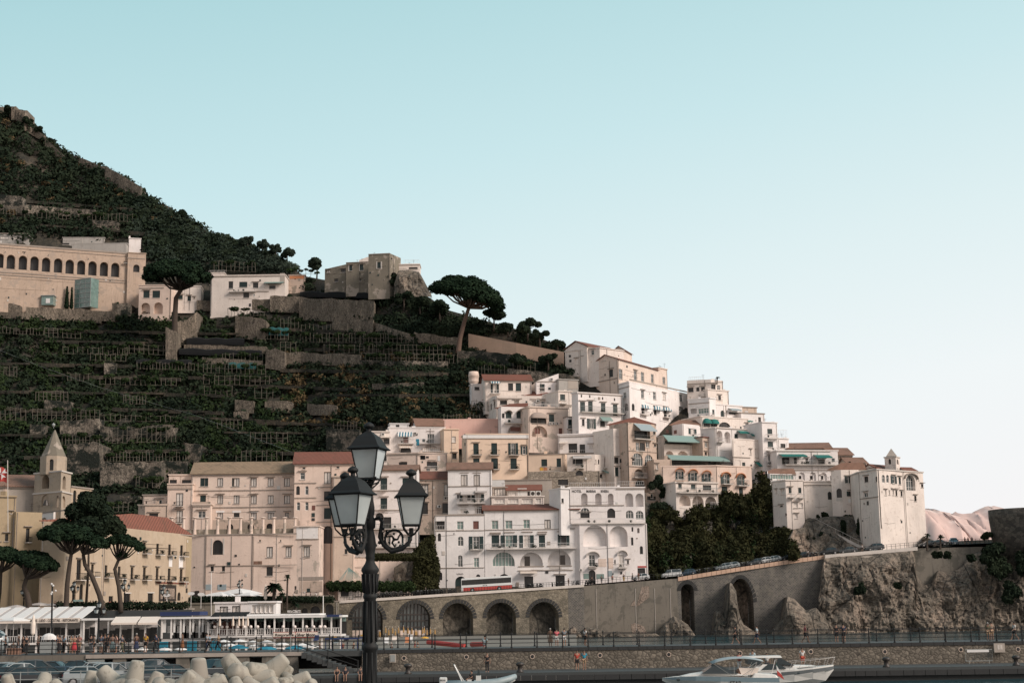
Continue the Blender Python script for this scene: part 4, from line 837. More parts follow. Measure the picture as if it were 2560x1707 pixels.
# ---- middle left of centre
Hh('turret_house_red','cream house with red roof and small striped awning beside a round turret',[(1212,'+0'),(1329,'+2')],(1270,952),(1270,1005),'white2','g 1233 960 1241 984; s 1227 960 1232 984; s 1242 960 1247 984; k 1271 958 1282 976; s 1290 958 1302 977; A 1226 953 1249 960 S; c 1212 952 1329 954; bw 1226 976 1250 984',roof='tile',hp=13,off=-4,dep=8)
Hh('turret_annex','low white annex with one square window under the round turret',[(1174,'+3'),(1179,'+0'),(1212,'+1')],(1190,962),(1190,992),'white','k 1187 967 1198 975; k 1208 960 1212 978',off=-5,dep=6)
Hh('skylight_house','house with a long red hip roof, three skylights and a grey left flank',[(1212,'+9'),(1240,'+0'),(1399,'+3')],(1300,989),(1300,1022),'white2','k 1251 1001 1267 1011 .8; g 1286 1001 1297 1012 .8; g 1329 1002 1337 1018; o 1354 1003 1367 1018; c 1242 995 1305 997; c 1325 997 1400 999; e 1340 999 1348 1006; e 1375 1000 1382 1006; k 1220 1011 1223 1026; k 1226 1009 1229 1024; k 1235 1003 1238 1019; R 1321 1008 1400 1020',roof='tile',hp=11,off=-6,side='hip',dep=8)
Hh('twin_arch_house','white house with two green arched windows and a balcony band',[(1245,'+4'),(1253,'+0'),(1321,'+2')],(1290,1017),(1290,1087),'white','as 1265 1028 1278 1045; as 1292 1028 1304 1045; al 1269 1060 1317 1085 1.2; p 1276 1067 1301 1077 brown; h 1263 1025 1280 1033 trim; h 1290 1025 1306 1033 trim; ak 1255 1033 1261 1045; b 1261 1047 1320 1058',roof='tile',hp=5,off=-8,dep=7)
Hh('taupe_blind_house','peeling beige house with a taupe arched awning and a row of air conditioners',[(1321,'+0'),(1421,'+4')],(1360,1019),(1360,1100),'patchy','ak 1326 1031 1366 1058 .5; d 1326 1030 1366 1046 P; al 1330 1064 1368 1092 1.1; n 1337 1070 1350 1084; s 1373 1036 1385 1054 v; e 1371 1056 1377 1062; e 1380 1056 1386 1062; e 1389 1056 1395 1062; n 1397 1070 1406 1086; c 1330 1058 1366 1060; R 1322 1010 1400 1019; c 1321 1019 1421 1021',off=-9)
Hh('gable_end_house','white house with a single sloping gable and one air conditioner',[(1341,'+0'),(1397,'+1')],(1360,953),(1370,985),'white','s 1350 960 1361 970; k 1350 970 1361 978; e 1376 945 1382 951; g 1388 962 1395 975; c 1341 953 1397 955; R 1341 968 1388 978',roof='shed',hp=20,off=-4,cap=False)
Hh('bare_wall_house','bare grey rendered wall with graffiti marks right of the gable',[(1397,'+1'),(1446,'+3')],(1420,950),(1420,990),'gray','p 1420 952 1444 972 concl',off=-4)
Hh('small_balcony_house','white house with one green shuttered door above a scalloped ledge',[(1396,'+0'),(1430,'+2')],(1410,979),(1410,1045),'white2','s 1401 986 1412 1001; bw 1399 1001 1414 1009; c 1396 1011 1430 1013; p 1398 1015 1428 1017 trim; k 1406 1020 1413 1023',off=-5)
Hh('porthole_house','white house with four round portholes over four green doors',[(1430,'+2'),(1446,'+0'),(1556,'+6')],(1500,985),(1500,1085),'white','ak 1452 986 1455 993; ak 1473 987 1476 994; ak 1505 992 1508 999; ak 1535 995 1538 1002; s 1451 1005 1462 1030 v; s 1471 1004 1481 1031 v; s 1503 1008 1513 1034 v; s 1533 1012 1543 1038 v; b 1450 1018 1556 1032; k 1455 1048 1461 1064; o 1474 1047 1483 1071 x; k 1501 1052 1512 1066; A 1499 1042 1526 1054 L; c 1446 985 1556 987',off=-12)
Hh('bay_window_house','narrow white house with a green door and projecting bay window',[(1417,'+0'),(1462,'+2')],(1440,1044),(1440,1090),'white','s 1421 1049 1430 1073; o 1433 1050 1444 1064; g 1434 1077 1450 1087; c 1417 1072 1462 1074; k 1455 1064 1459 1071; bw 1420 1066 1448 1073',off=-8,capm='trim')
Hh('curved_terrace_house','white house with a curved corner, fabric canopy and long dark edged terrace',[(1396,'+1'),(1490,'+0'),(1553,'+4')],(1450,1086),(1450,1136),'white','k 1421 1108 1443 1131 1.; k 1450 1111 1462 1132; g 1473 1112 1484 1120; o 1499 1112 1528 1132 .8; A 1398 1104 1420 1110 K; d 1497 1090 1530 1112 K; c 1396 1089 1553 1091; R 1396 1124 1535 1133; c 1350 1132 1540 1135',off=-9)
Hh('laundry_house','orange washed house with two dark windows and towels on the rail',[(1321,'+1'),(1411,'+0'),(1420,'+3')],(1380,1135),(1380,1180),'peach','s 1354 1148 1367 1165; s 1392 1146 1402 1166; c 1321 1134 1420 1136; p 1350 1167 1358 1176 yel; p 1359 1168 1368 1176 orange; b 1350 1168 1402 1178',off=-6,cap=False)
Hh('arched_niche_house','white house with a tall arched niche balcony and a dark loggia',[(1418,'+0'),(1488,'+0'),(1536,'+4')],(1450,1136),(1450,1190),'white2','k 1432 1145 1438 1159; k 1440 1143 1456 1162 1.2; al 1510 1138 1530 1168 1.; g 1487 1149 1491 1158; ak 1495 1148 1498 1160; b 1438 1161 1458 1170; bw 1508 1160 1532 1170; A 1432 1139 1478 1148 V; k 1441 1176 1456 1184; A 1505 1176 1536 1184 L; k 1494 1185 1505 1194; s 1519 1186 1525 1198',off=-7,cap=False)
Hh('salmon_house','salmon pink house with a parapet and four dark windows',[(1111,'+0'),(1155,'+1'),(1252,'+1')],(1200,1050),(1200,1090),'salmon','k 1145 1070 1150 1086; k 1163 1070 1172 1084; o 1190 1070 1198 1084 x; k 1228 1070 1239 1083; s 1239 1069 1246 1083; c 1111 1056 1252 1058',off=-5)
Hh('peach_palace','large peach house with tall dark green doors and small curved balconies',[(1155,'+6'),(1166,'+0'),(1321,'+2')],(1230,1086),(1230,1200),'peach','s 1184 1109 1196 1136; s 1229 1108 1242 1136; o 1278 1108 1288 1136 x; o 1307 1115 1314 1135 x; bd 1179 1125 1204 1137; bd 1224 1125 1249 1137; bd 1272 1125 1298 1137; s 1184 1146 1198 1160; s 1229 1146 1244 1172; s 1277 1146 1291 1172; bd 1226 1161 1249 1173; bd 1273 1161 1298 1173; p 1157 1087 1321 1095 wfab; c 1155 1095 1321 1097',off=-6)
Hh('slim_peach_house','slim pale orange house between the white laundry house and peach palace',[(1110,'+0'),(1147,'+1')],(1125,1074),(1125,1160),'peach','g 1130 1091 1139 1105; k 1131 1133 1141 1146 v',off=-5)
Hh('striped_awning_house','white house with a blue striped awning, tiled half roof and hanging laundry',[(972,'+0'),(1112,'+2')],(1010,1070),(1010,1140),'white','n 1008 1093 1021 1109; A 994 1080 1031 1093 S; e 1034 1080 1041 1087; o 1069 1085 1085 1109; bw 995 1098 1034 1109; bw 1050 1098 1100 1109; ak 1001 1115 1028 1134; A 998 1114 1028 1121 C; al 1055 1112 1099 1137 .9; A 1056 1119 1100 1130 C; c 1066 1077 1086 1078; p 1040 1097 1048 1113 cyan; p 1037 1104 1042 1116 wfab',off=-5)
Hh('tiled_attic','brown tiled attic roof on the right half of the striped awning house',[(1041,'+0'),(1112,'+2')],(1070,1066),(1070,1078),'white','c 1041 1066 1112 1068',roof='tile',rm='rbr',hp=17,off=-4.5,dep=6,ext=1)
Hh('terrace_rooms','small cream rooftop room behind the striped awning house',[(975,'+3'),(1022,'+4')],(1000,1060),(1000,1072),'cool','k 990 1062 998 1068; R 972 1060 975 1070',off=-2,dep=4,ext=1)
Hh('peeling_terrace_house','peeling cream house with black laundry above a wide dark window',[(968,'+0'),(1045,'-1'),(1118,'+1')],(1000,1134),(1000,1185),'patchy','k 997 1155 1018 1165; k 1067 1154 1093 1170; k 1067 1170 1074 1178; bw 1066 1166 1095 1178; c 968 1134 1118 1136; p 1051 1138 1063 1148 net; p 1065 1140 1072 1145 frame; p 1094 1139 1100 1152 wfab; c 1070 1149 1090 1151; c 1002 1153 1018 1154; R 1045 1127 1116 1136',off=-7)
Hh('aircon_house','narrow white house with an air conditioner, partly behind the top lantern',[(925,'+0'),(974,'+1')],(950,1080),(950,1180),'white2','k 960 1097 973 1110; e 953 1082 961 1089; A 950 1090 972 1095 K; c 925 1079 974 1081; k 955 1140 966 1152',off=-5)
Hh('gallery_house','long white house with brown roof and stacked green balcony doors behind the lanterns',[(880,'+1'),(1043,'+1')],(960,1176),(960,1400),'white','s 952 1195 967 1225; s 1007 1195 1022 1225; s 898 1195 914 1215; s 952 1245 967 1273; s 1007 1245 1022 1273; b 950 1212 969 1225; b 950 1262 969 1273; k 950 1292 978 1322; b 885 1310 1005 1322; c 880 1225 1043 1227; c 880 1274 1043 1276; ak 940 1282 958 1300; g 958 1340 972 1362; s 972 1340 976 1362; g 1010 1340 1018 1364; s 1004 1340 1009 1364; s 1019 1340 1025 1364; b 900 1358 1043 1368; c 880 1323 1043 1325; c 880 1370 1043 1372',roof='tile',rm='rbr',hp=10,dep=8,off=-11)
Hh('rust_roof_house','weathered stone coloured house with a rusty roof and a large dark glazed opening',[(1043,'+0'),(1141,'+1')],(1090,1198),(1090,1300),'old','w 1056 1212 1070 1236 v; w 1111 1211 1126 1240 v; bd 1109 1232 1128 1240; e 1109 1242 1118 1248; e 1120 1242 1128 1248; k 1106 1257 1132 1282; k 1056 1258 1069 1284; e 1093 1262 1103 1269; c 1104 1283 1141 1286; p 1108 1250 1130 1253 cfab',roof='tile',rm='rred',hp=17,dep=8,off=-9)
Hh('twin_window_house','white house with two tall sky reflecting windows and grey awnings over a terrace',[(1120,'+1'),(1229,'+1')],(1170,1174),(1170,1290),'cool','B 1153 1187 1168 1213; B 1185 1187 1199 1213; c 1150 1181 1172 1182; c 1182 1181 1203 1182; A 1152 1228 1186 1238 V; A 1187 1226 1218 1232 V; s 1149 1235 1156 1252; g 1156 1238 1168 1256; k 1169 1236 1176 1250; s 1179 1236 1187 1252; g 1190 1234 1202 1257; s 1203 1235 1210 1252; bw 1143 1246 1213 1258; g 1151 1267 1166 1284; g 1186 1267 1196 1284; k 1193 1266 1208 1284; bw 1145 1270 1212 1285; c 1120 1214 1229 1216; k 1143 1236 1147 1246',roof='tile',rm='rbr',hp=15,dep=8,off=-13)
Hh('glazed_pavilion','white pavilion with a big reflecting window and arched terrace bays',[(1229,'+3'),(1360,'+4')],(1250,1242),(1250,1262),'white2','g 1236 1246 1262 1258; g 1270 1246 1296 1258; g 1305 1246 1332 1258; g 1340 1246 1352 1258; c 1229 1241 1360 1243',off=-20,ext=2)
Hh('pavilion_upper_room','upper room with a broad bright window above the arched terrace bays',[(1230,'+1'),(1268,'+1')],(1250,1219),(1250,1242),'trim','B 1236 1221 1264 1239',off=-14,dep=5,ext=1)
Hh('plant_room','pair of latticed white plant boxes under dark red roof tiles',[(1268,'+1'),(1352,'+1')],(1300,1226),(1300,1243),'white2','p 1294 1220 1317 1242 acm; e 1326 1227 1338 1240; e 1340 1227 1352 1240; k 1319 1229 1324 1240; g 1272 1228 1292 1240',roof='tile',rm='rred',hp=11,off=-14,dep=5,ext=1)
Hh('grey_retaining_block','plain grey retaining block under the peach palace',[(1229,'+1'),(1380,'+1')],(1300,1198),(1300,1225),'concl','p 1230 1200 1262 1216 wfab; c 1262 1198 1380 1200',off=-8,cap=False)
Hh('village_rubble_block','brown rubble terrace under the laundry house',[(1320,'+2'),(1500,'+2')],(1400,1178),(1400,1232),'stone','ak 1440 1176 1457 1188; k 1395 1198 1420 1212',off=-7,cap=False)
# ---- front row
Hh('hotel_side_block','grey flank and roof step behind the lettered hotel left edge',[(1402,351),(1424,352)],(1412,1222),(1412,1300),'cool','k 1404 1246 1409 1256',dep=6,cat='hotel')
Hh('lettered_hotel','tall white hotel lettered along its top, arched loggias facing the sea',[(1422,352),(1612,354)],(1430,1220),(1500,1308),'white','al 1453 1232 1469 1262; al 1488 1232 1504 1262; al 1520 1233 1534 1262; al 1563 1232 1583 1266; al 1589 1233 1609 1266; k 1451 1282 1474 1294; ao 1451 1269 1474 1282; ak 1518 1270 1538 1294; ao 1564 1275 1584 1296; ao 1589 1276 1609 1298; c 1423 1262 1560 1264; c 1540 1221 1612 1223; bw 1428 1296 1612 1308; R 1422 1206 1540 1217; R 1545 1203 1610 1212; t 1430 1231 1454 1224 frame HOTEL; t 1466 1231 1490 1224 frame MARINA; t 1502 1231 1522 1224 frame RIVIERA',dep=13,cat='hotel',cap=True,ext=1)
Hh('loggia_hotel','lower half of the lettered white hotel with two giant arched loggias and hooded windows',[(1433,352.6),(1450,351.5),(1619,353.5)],(1500,1309),(1500,1459),'white','al 1458 1312 1517 1365 2.4; al 1524 1314 1569 1366 2.2; ak 1579 1317 1583 1328; al 1593 1319 1599 1332; ak 1578 1343 1583 1362; ak 1600 1365 1607 1384; o 1473 1387 1487 1415; g 1547 1387 1560 1416; h 1465 1377 1498 1390 slab; h 1542 1374 1568 1387 slab; bd 1470 1407 1492 1418; bw 1544 1408 1566 1419; ak 1473 1425 1488 1458; p 1459 1433 1472 1446 gglass; p 1491 1434 1510 1446 gglass; p 1519 1426 1530 1440 bluegray; p 1533 1427 1545 1440 wfab; p 1564 1427 1576 1440 wfab; k 1595 1420 1612 1440; p 1594 1414 1616 1418 redp; k 1536 1399 1539 1408; k 1568 1400 1572 1409; p 1496 1396 1516 1416 patchy; p 1521 1394 1533 1420 patchy; e 1448 1421 1455 1427',dep=13,cat='hotel',cap=False,ext=2)
Hh('long_front_hotel','long white hotel with a dark red roof and a balcony running over ground floor arches',[(1212,351.5),(1448,352.4)],(1300,1275),(1300,1470),'cool','G 1230 1301 1245 1322; G 1264 1301 1280 1321; G 1309 1299 1324 1320; B 1362 1299 1376 1320; B 1397 1298 1411 1319; s 1230 1338 1247 1366; G 1264 1338 1281 1366 x; g 1309 1338 1324 1368 x; s 1348 1338 1362 1366; k 1403 1336 1415 1362 x; bw 1216 1358 1438 1371; c 1225 1330 1252 1332; c 1259 1329 1287 1331; c 1304 1328 1332 1330; c 1344 1328 1368 1330; c 1392 1327 1422 1329; c 1212 1322 1448 1323; aG 1231 1379 1287 1415 .8; al 1300 1380 1357 1414 1.5; al 1369 1374 1427 1414 1.5; c 1296 1414 1360 1416; c 1368 1413 1430 1415; c 1295 1424 1432 1426; k 1311 1440 1333 1469; k 1389 1438 1412 1465; A 1300 1428 1342 1433 K; p 1311 1390 1325 1414 frame; p 1400 1387 1413 1411 frame; p 1374 1417 1404 1421 slab; ak 1196 1434 1204 1440; ak 1246 1434 1275 1470',roof='tile',rm='rred',hp=10,dep=11,ov=.5,cat='hotel')
Hh('portal_hotel','white corner hotel with a dark arched portal next to the bus',[(1088,350.6),(1211,351.4)],(1150,1288),(1150,1479),'cool','G 1143 1303 1158 1323; n 1183 1302 1197 1322; ak 1095 1333 1102 1352; ao 1145 1341 1158 1364; o 1183 1341 1198 1372 x; b 1175 1360 1207 1373; ao 1145 1388 1156 1416; G 1185 1394 1197 1417; ak 1096 1430 1105 1449; as 1138 1440 1166 1478 .7; c 1088 1325 1211 1326; c 1088 1418 1211 1419; t 1142 1436 1158 1432 frame LOLO; p 1134 1332 1136 1335 frame; R 1115 1294 1140 1300; k 1085 1302 1112 1324 .8; R 1088 1313 1140 1324; ak 1191 1435 1200 1441',dep=12,cat='hotel',capm='trim')
Hh('pink_convent','long pink building with a faded tan roof and three rows of windows',[(478,340),(738,341)],(600,1185),(600,1340),'pink',''.join(f'w {x} 1195 {x+13} 1215; w {x} 1238 {x+13} 1258; ' for x in (544,585,628,670,711))+'s 501 1195 511 1215; s 512 1195 520 1215; s 501 1238 514 1254; p 489 1276 515 1294 gglass; w 544 1281 557 1297; k 585 1282 598 1292; w 628 1281 641 1298; w 670 1281 684 1297; w 713 1281 722 1292; s 580 1195 585 1215; c 480 1224 738 1226; c 520 1266 738 1268; c 478 1186 738 1188; p 540 1276 561 1281 cool; p 581 1276 602 1281 cool; p 624 1276 645 1281 cool; p 666 1276 688 1281 cool',roof='tile',rm='rold',hp=27,dep=10,cat='convent')
Hh('annex_wing','pink annex wing with two stacked glazed doors left of the pink convent',[(418,338),(481,338.5)],(450,1211),(450,1345),'rose','w 441 1233 457 1264; w 442 1276 456 1306; bd 440 1254 458 1265; bd 440 1294 457 1307; c 418 1221 481 1223; k 434 1254 437 1260; p 418 1212 481 1220 old',dep=8)
Hh('set_back_storey','small set back pink storey with wide dark windows above the annex wing',[(422,341),(481,341.5)],(450,1188),(450,1214),'rose','k 425 1199 441 1211; k 455 1199 480 1211',dep=7,ext=1)
Hh('box_bay','small pink box bay with crumbling parapet in front of the pink convent',[(481,338),(526,338)],(500,1262),(500,1340),'pink','k 481 1300 486 1322; o 495 1277 514 1294; c 481 1264 526 1266; p 481 1254 526 1262 old',dep=2)
Hh('left_cottages','small stepped cream cottage at the left of the pink annex',[(345,336),(362,335),(419,336)],(400,1262),(400,1330),'old','k 373 1283 395 1298 ; k 364 1252 367 1260; c 345 1262 419 1264',dep=8)
Hh('left_cottage_top','upper room of the stepped cream cottage with one blue window',[(357,340),(419,340)],(390,1238),(390,1264),'pink','o 392 1249 404 1261; c 357 1237 419 1239',dep=6,ext=1,capm='trim')
Hh('red_attic_house','tall pinkish house with a red roof, two dormers and a dark arched gateway',[(735,337),(885,338)],(800,1160),(800,1420),'rose','k 757 1168 763 1172; o 751 1181 762 1198; k 842 1166 848 1170; w 811 1180 827 1208; k 862 1182 872 1200; ak 741 1215 749 1236; ao 763 1215 771 1236; ao 742 1255 750 1275; ao 763 1255 771 1275; k 811 1228 827 1251; s 811 1270 827 1296; ak 808 1314 831 1358 .9; c 735 1206 791 1208; c 735 1243 791 1245; c 791 1216 885 1218; c 791 1261 885 1263; c 791 1303 885 1305; p 780 1263 788 1275 brown',roof='tile',rm='rred',hp=27,dep=10)
Hh('beige_side_block','beige side block partly hidden by the left lanterns',[(832,335.5),(882,336)],(850,1192),(850,1420),'beige','k 852 1192 866 1210; k 862 1372 868 1384; c 832 1192 882 1194; c 832 1340 882 1342',dep=4)
Hh('convent_base','long pale pink base storey with a large arched opening below the pillared terrace',[(436,329),(512,328),(633,328),(742,328.5)],(560,1336),(560,1500),'rose','ak 531 1349 557 1386 .5; w 667 1367 681 1392; w 715 1367 728 1391; k 667 1417 681 1438; k 527 1414 534 1427; k 555 1414 562 1427; k 648 1349 652 1353; k 700 1349 703 1353; p 634 1402 655 1410 rbr; c 512 1412 742 1413; c 436 1334 742 1337; p 511 1340 513 1470 trim; p 577 1340 579 1470 trim; p 633 1340 634 1470 trim; p 528 1345 531 1386 slab; p 558 1345 561 1386 slab; p 514 1460 530 1474 bluegray; p 544 1460 566 1474 bluegray; p 470 1478 486 1500 frame; p 487 1476 498 1498 frame',dep=9,cap=False)
Hh('peeling_white_house','peeling white house with two tall windows and fallen plaster',[(733,328.5),(797,328.5)],(760,1317),(760,1500),'patchy','w 754 1321 769 1345; w 760 1366 774 1390; p 741 1317 795 1347 cool; c 740 1346 797 1348; p 747 1441 808 1450 trim; p 750 1452 806 1480 old; p 737 1464 741 1473 frame',dep=8)
Hh('rock_wall_block','plastered cliff base with bare rock patches under the gallery house',[(797,341),(1000,346),(1090,349)],(880,1392),(880,1500),'patchy','c 797 1392 1000 1393; ak 1062 1448 1072 1460',dep=4,cap=False)
Hh('shop_front','low shop with a striped awning and bright window on the square behind the lamp',[(846,336),(915,337)],(880,1466),(880,1496),'white2','k 853 1474 871 1490; g 873 1474 885 1494; B 888 1474 904 1490; A 848 1464 912 1470 C',dep=4,cat='shop')
Hh('yellow_convent','long yellow ochre building with slit windows and a red roof behind the pines',[(100,262),(160,264),(478,316)],(300,1318),(300,1515),'ochre2',''.join(f'k {x} {y} {x+6} {y+29}; bd {x-3} {y+23} {x+10} {y+30}; ' for x,y in ((228,1411),(262,1413),(295,1416),(327,1418),(358,1419),(390,1420),(420,1421),(450,1423)))+''.join(f'k {x} {y} {x+6} {y+27}; bd {x-3} {y+21} {x+10} {y+27}; ' for x,y in ((358,1356),(391,1359),(421,1361),(451,1363)))+'k 192 1400 202 1449; bd 188 1433 212 1449; ak 181 1460 189 1502; ak 199 1460 207 1502; k 313 1482 325 1512; k 370 1482 382 1512; p 397 1461 440 1502 frame; p 401 1470 436 1496 old; p 391 1455 471 1459 rred; ak 444 1480 451 1500; ak 150 1502 158 1516; p 310 1480 328 1483 slab; p 368 1479 386 1482 slab; k 272 1490 282 1512; p 465 1345 478 1455 ochre; p 422 1392 430 1416 cool; p 447 1388 457 1420 cool',roof='tile',rm='rred',hp=34,dep=16,cat='convent',side='hip')
Hh('left_church_wall','plain ochre building with one small window at the lower left edge',[(-40,262),(35,264)],(10,1242),(10,1515),'ochre','k 13 1335 20 1352; c -40 1240 36 1243; k 27 1280 29 1283; c -40 1352 4 1354',dep=14)
Hh('church_nave','church nave with a brown tiled roof left of the bell tower',[(-30,290),(90,293)],(40,1217),(40,1300),'concl','p 8 1217 20 1232 beige; c -30 1216 86 1218',roof='tile',rm='rbr',hp=26,dep=12,cat='church')
Hh('gabled_chapel_front','curved gable facade in stained ochre between the plain building and the bell tower',[(35,263),(101,266)],(50,1279),(60,1515),'ochre','k 65 1321 73 1355; bd 64 1346 75 1355; p 31 1295 34 1370 frame',dep=10,cap=False,cat='church')
Hh('apse_wing','ochre wing with three tall arched windows right of the bell tower',[(176,296),(229,303)],(200,1220),(200,1320),'ochre2','ak 183 1226 190 1264; ak 199 1229 206 1266; ak 213 1231 220 1268',dep=8,cat='church',capm='trim')
# ---- hillside houses
Hh('arch_house','pink house on two ground arches between arcade and left umbrella pine',[(347,'+1'),(428,'+1')],(380,714),(380,778),'rose','s 359 727 373 744; s 382 727 399 744; al 352 757 375 785 1.5; al 384 756 407 785 1.5; c 347 719 410 721; p 347 714 347.5 715 old',off=-6)
Hh('pine_cottage','low white cottage behind the left umbrella pine trunk',[(428,'+0'),(502,'+1')],(465,716),(465,758),'white2','s 445 738 456 748; s 469 740 477 752; k 484 743 487 746',off=-5)
Hh('white_terrace_house','long white house with green awning and parasol terrace on the hillside',[(527,'+1'),(712,'+1')],(620,689),(620,760),'white2','k 572 704 582 722; s 599 705 617 718; k 633 707 645 720; k 674 714 688 722; A 662 705 710 710 L; c 528 690 700 692; bw 574 722 640 730; k 609 732 622 744; p 700 683 712 708 concl; R 672 730 712 740; c 600 728 672 730',off=-5,ext=5)
Hh('left_house_terrace','white terrace front with rooftop balustrade left part of the hillside house',[(524,'+3'),(560,'+3')],(540,683),(540,705),'white2','R 522 676 565 684',off=-3,dep=5,ext=1)
Hh('orange_shed','small shed with an orange painted band among the pergolas',[(722,'+0'),(762,'+0')],(740,689),(740,712),'old','p 724 690 760 697 orange; n 736 696 740 699',off=-3,dep=4)
Hh('castle_house','ruined looking house with weathered walls on the rock against the sky',[(812,'+2'),(866,'+0')],(840,671),(830,712),'castle','w 817 675 825 682; k 853 673 863 681; k 836 697 845 705',roof='shed',hp=9,off=-8,dep=8,cap=False)
Hh('castle_house_middle','middle section of the ruined house with two framed windows',[(865,'+0'),(922,'-1')],(890,656),(890,715),'castle','s 873 664 880 677; s 900 662 908 676; k 899 697 903 703; p 871 662 873 679 slab; p 898 660 900 678 slab; c 865 655 922 656',off=-8,dep=8,cap=False)
Hh('castle_tower','square weathered tower of the ruined house with one shuttered window',[(921,'-2'),(975,'-3'),(1002,'+4')],(940,635),(940,722),'castle','s 943 656 952 671; p 941 654 943 673 slab; p 952 654 955 673 slab; c 921 634 975 636; k 978 645 981 650; ak 978 682 996 695 1.',off=-8,dep=9,cap=False)
Hh('castle_annex','low pink annex with railed roof at the right end of the castle rock',[(994,'+3'),(1049,'+3')],(1020,662),(1020,680),'white2','R 1010 650 1048 660; k 1022 668 1044 673; c 994 661 1049 663',off=-8,dep=6,ext=1)
Hh('castle_gable','white gable end rising behind the middle of the ruined house',[(898,'+3'),(922,'+3')],(910,650),(910,658),'white2','',off=-5,dep=4,roof='shed',hp=9,ext=1,cap=False)
Hh('summit_annex','flat grey building behind the left end of the arcade',[(-20,'+4'),(72,'+5')],(20,590),(20,612),'gray','g 2 591 22 597; g 36 594 57 600; c -20 583 72 585',off=-2,dep=6)
Hh('grey_annex','low grey building with dark stains behind the middle of the arcade',[(157,'+4'),(260,'+5')],(200,595),(200,616),'gray','k 156 608 172 612',off=-2,dep=6)
Hh('white_hill_house','small white house among trees at the right end of the arcade',[(322,'+3'),(352,'+4')],(330,597),(330,625),'white','p 322 590 326 597 white',off=-3,dep=6)
Hh('grey_shed_row','long stained grey parapet above the arcade roof',[(180,'+2'),(316,'+2')],(250,610),(250,626),'gray','',off=-3,dep=4)
# ---- promontory hotel on the right
Hh('sea_terrace_wing','white wing with two green awnings over a long terrace above blind arches',[(1943,'+3'),(2096,'+6')],(2000,1127),(2000,1202),'white','k 1955 1143 1975 1160 .8; k 1985 1144 1992 1160; k 2014 1146 2020 1160; k 2046 1148 2062 1160 .8; AA 1947 1135 2010 1144 T; AA 2033 1137 2072 1147 T; bw 1960 1152 2094 1162; c 1945 1174 2093 1176; c 1943 1127 2076 1129; al 1997 1180 2012 1202 .4; al 2025 1180 2040 1202 .4; al 2052 1181 2067 1203 .4; k 1997 1189 2003 1197; k 2025 1189 2031 1198; k 2053 1189 2058 1198; k 2076 1189 2080 1200',off=-7,cat='hotel')
Hh('tile_veranda','glazed veranda under a brown tiled roof at the top of the ivy cliff',[(1908,'+2'),(1925,'+0'),(1990,'+3')],(1950,1184),(1950,1208),'cool','k 1913 1178 1918 1196; G 1926 1186 1984 1198',roof='tile',rm='rbr',hp=9,off=-10,dep=6,cat='hotel')
Hh('stair_block','pinkish white block with two small balconies left of the stair ramp',[(1932,'+5'),(1966,'+0'),(2010,'+1')],(1985,1201),(1985,1318),'white2','g 1939 1224 1942 1232; g 1953 1224 1960 1235; k 1950 1263 1957 1266; s 1972 1219 1979 1232; s 1996 1219 2003 1232; bw 1970 1234 1984 1243; bw 1994 1235 2008 1244; g 1986 1257 1994 1268; g 1999 1257 2007 1268; g 1988 1285 1994 1295; k 1963 1283 1967 1289',off=-12,cat='hotel')
Hh('ramp_wall','recessed plain wall with corbels above the diagonal stair ramp',[(2008,'+4'),(2084,'+5')],(2040,1204),(2040,1300),'white2','c 2008 1211 2080 1213; ak 2070 1229 2079 1248; p 2014 1213 2018 1217 slab; p 2032 1213 2036 1217 slab; p 2048 1213 2052 1217 slab',off=-10,cat='hotel')
Hh('signed_hotel','cream white hotel carrying a sign board over the cliff',[(2080,'+1'),(2105,'+0'),(2170,'+1')],(2130,1174),(2130,1300),'white2','o 2116 1190 2121 1207 x; o 2135 1191 2141 1208 x; k 2122 1228 2129 1240 x; ak 2092 1221 2104 1243; c 2110 1187 2128 1188; c 2131 1188 2148 1189; p 2091 1244 2106 1252 slab; p 2121 1246 2164 1256 wfab; t 2123 1254 2141 1248 frame HOTEL; t 2146 1254 2163 1248 frame LUNA',roof='tile',rm='rbr',hp=11,off=-10,dep=8,cat='hotel')
Hh('promontory_hotel','tall plain hotel block with a gable, right end of the village',[(2150,'+8'),(2197,'+0'),(2262,'+6'),(2312,'+10')],(2197,1173),(2197,1352),'white2','k 2161 1191 2170 1205; o 2160 1231 2169 1242; k 2189 1191 2194 1204; ao 2205 1187 2212 1206; ao 2216 1187 2222 1206; o 2231 1190 2237 1208 x; s 2247 1193 2252 1210; g 2212 1225 2216 1237; g 2222 1225 2225 1236; g 2231 1225 2235 1237; k 2239 1226 2243 1239; k 2252 1228 2256 1240; ao 2265 1187 2288 1226 .8; R 2261 1218 2293 1227; h 2259 1182 2292 1196 trim; k 2286 1239 2291 1252; p 2164 1168 2196 1170 rred; p 2198 1172 2200 1320 frame; c 2150 1243 2197 1245; k 2303 1210 2308 1218',off=-14,cat='hotel',capm='slab')

Hh('roof_mound_house','old house with a broad brown tiled roof and solar panels behind the green awning terrace',[(1968,'+4'),(2078,'+4')],(2000,1122),(2000,1140),'old','',roof='tile',rm='rbr',hp=12,off=0,dep=9)
Hh('cane_roof_house','stone house with a sagging brown roof left of the tall promontory block',[(2078,'+5'),(2132,'+6')],(2100,1138),(2100,1165),'castle','k 2106 1142 2112 1150; k 2118 1150 2124 1158',roof='tile',rm='rbr',hp=16,off=0,dep=9)
Hh('gabled_back_house','brown roofed back house touching the gable of the tall promontory block',[(2120,'+3'),(2168,'+4')],(2140,1160),(2140,1180),'old','k 2122 1153 2127 1160',roof='tile',rm='rbr',hp=14,off=-3,dep=7)
Hh('red_gable_house','white gabled upper house with a red roof, crowning the promontory',[(2150,'+10'),(2196,'+2'),(2262,'+9')],(2196,1173),(2210,1185),'white2','k 2162 1160 2165 1165',roof='gable2',rm='rred',hp=16,off=-14,ext=1,cat='hotel')
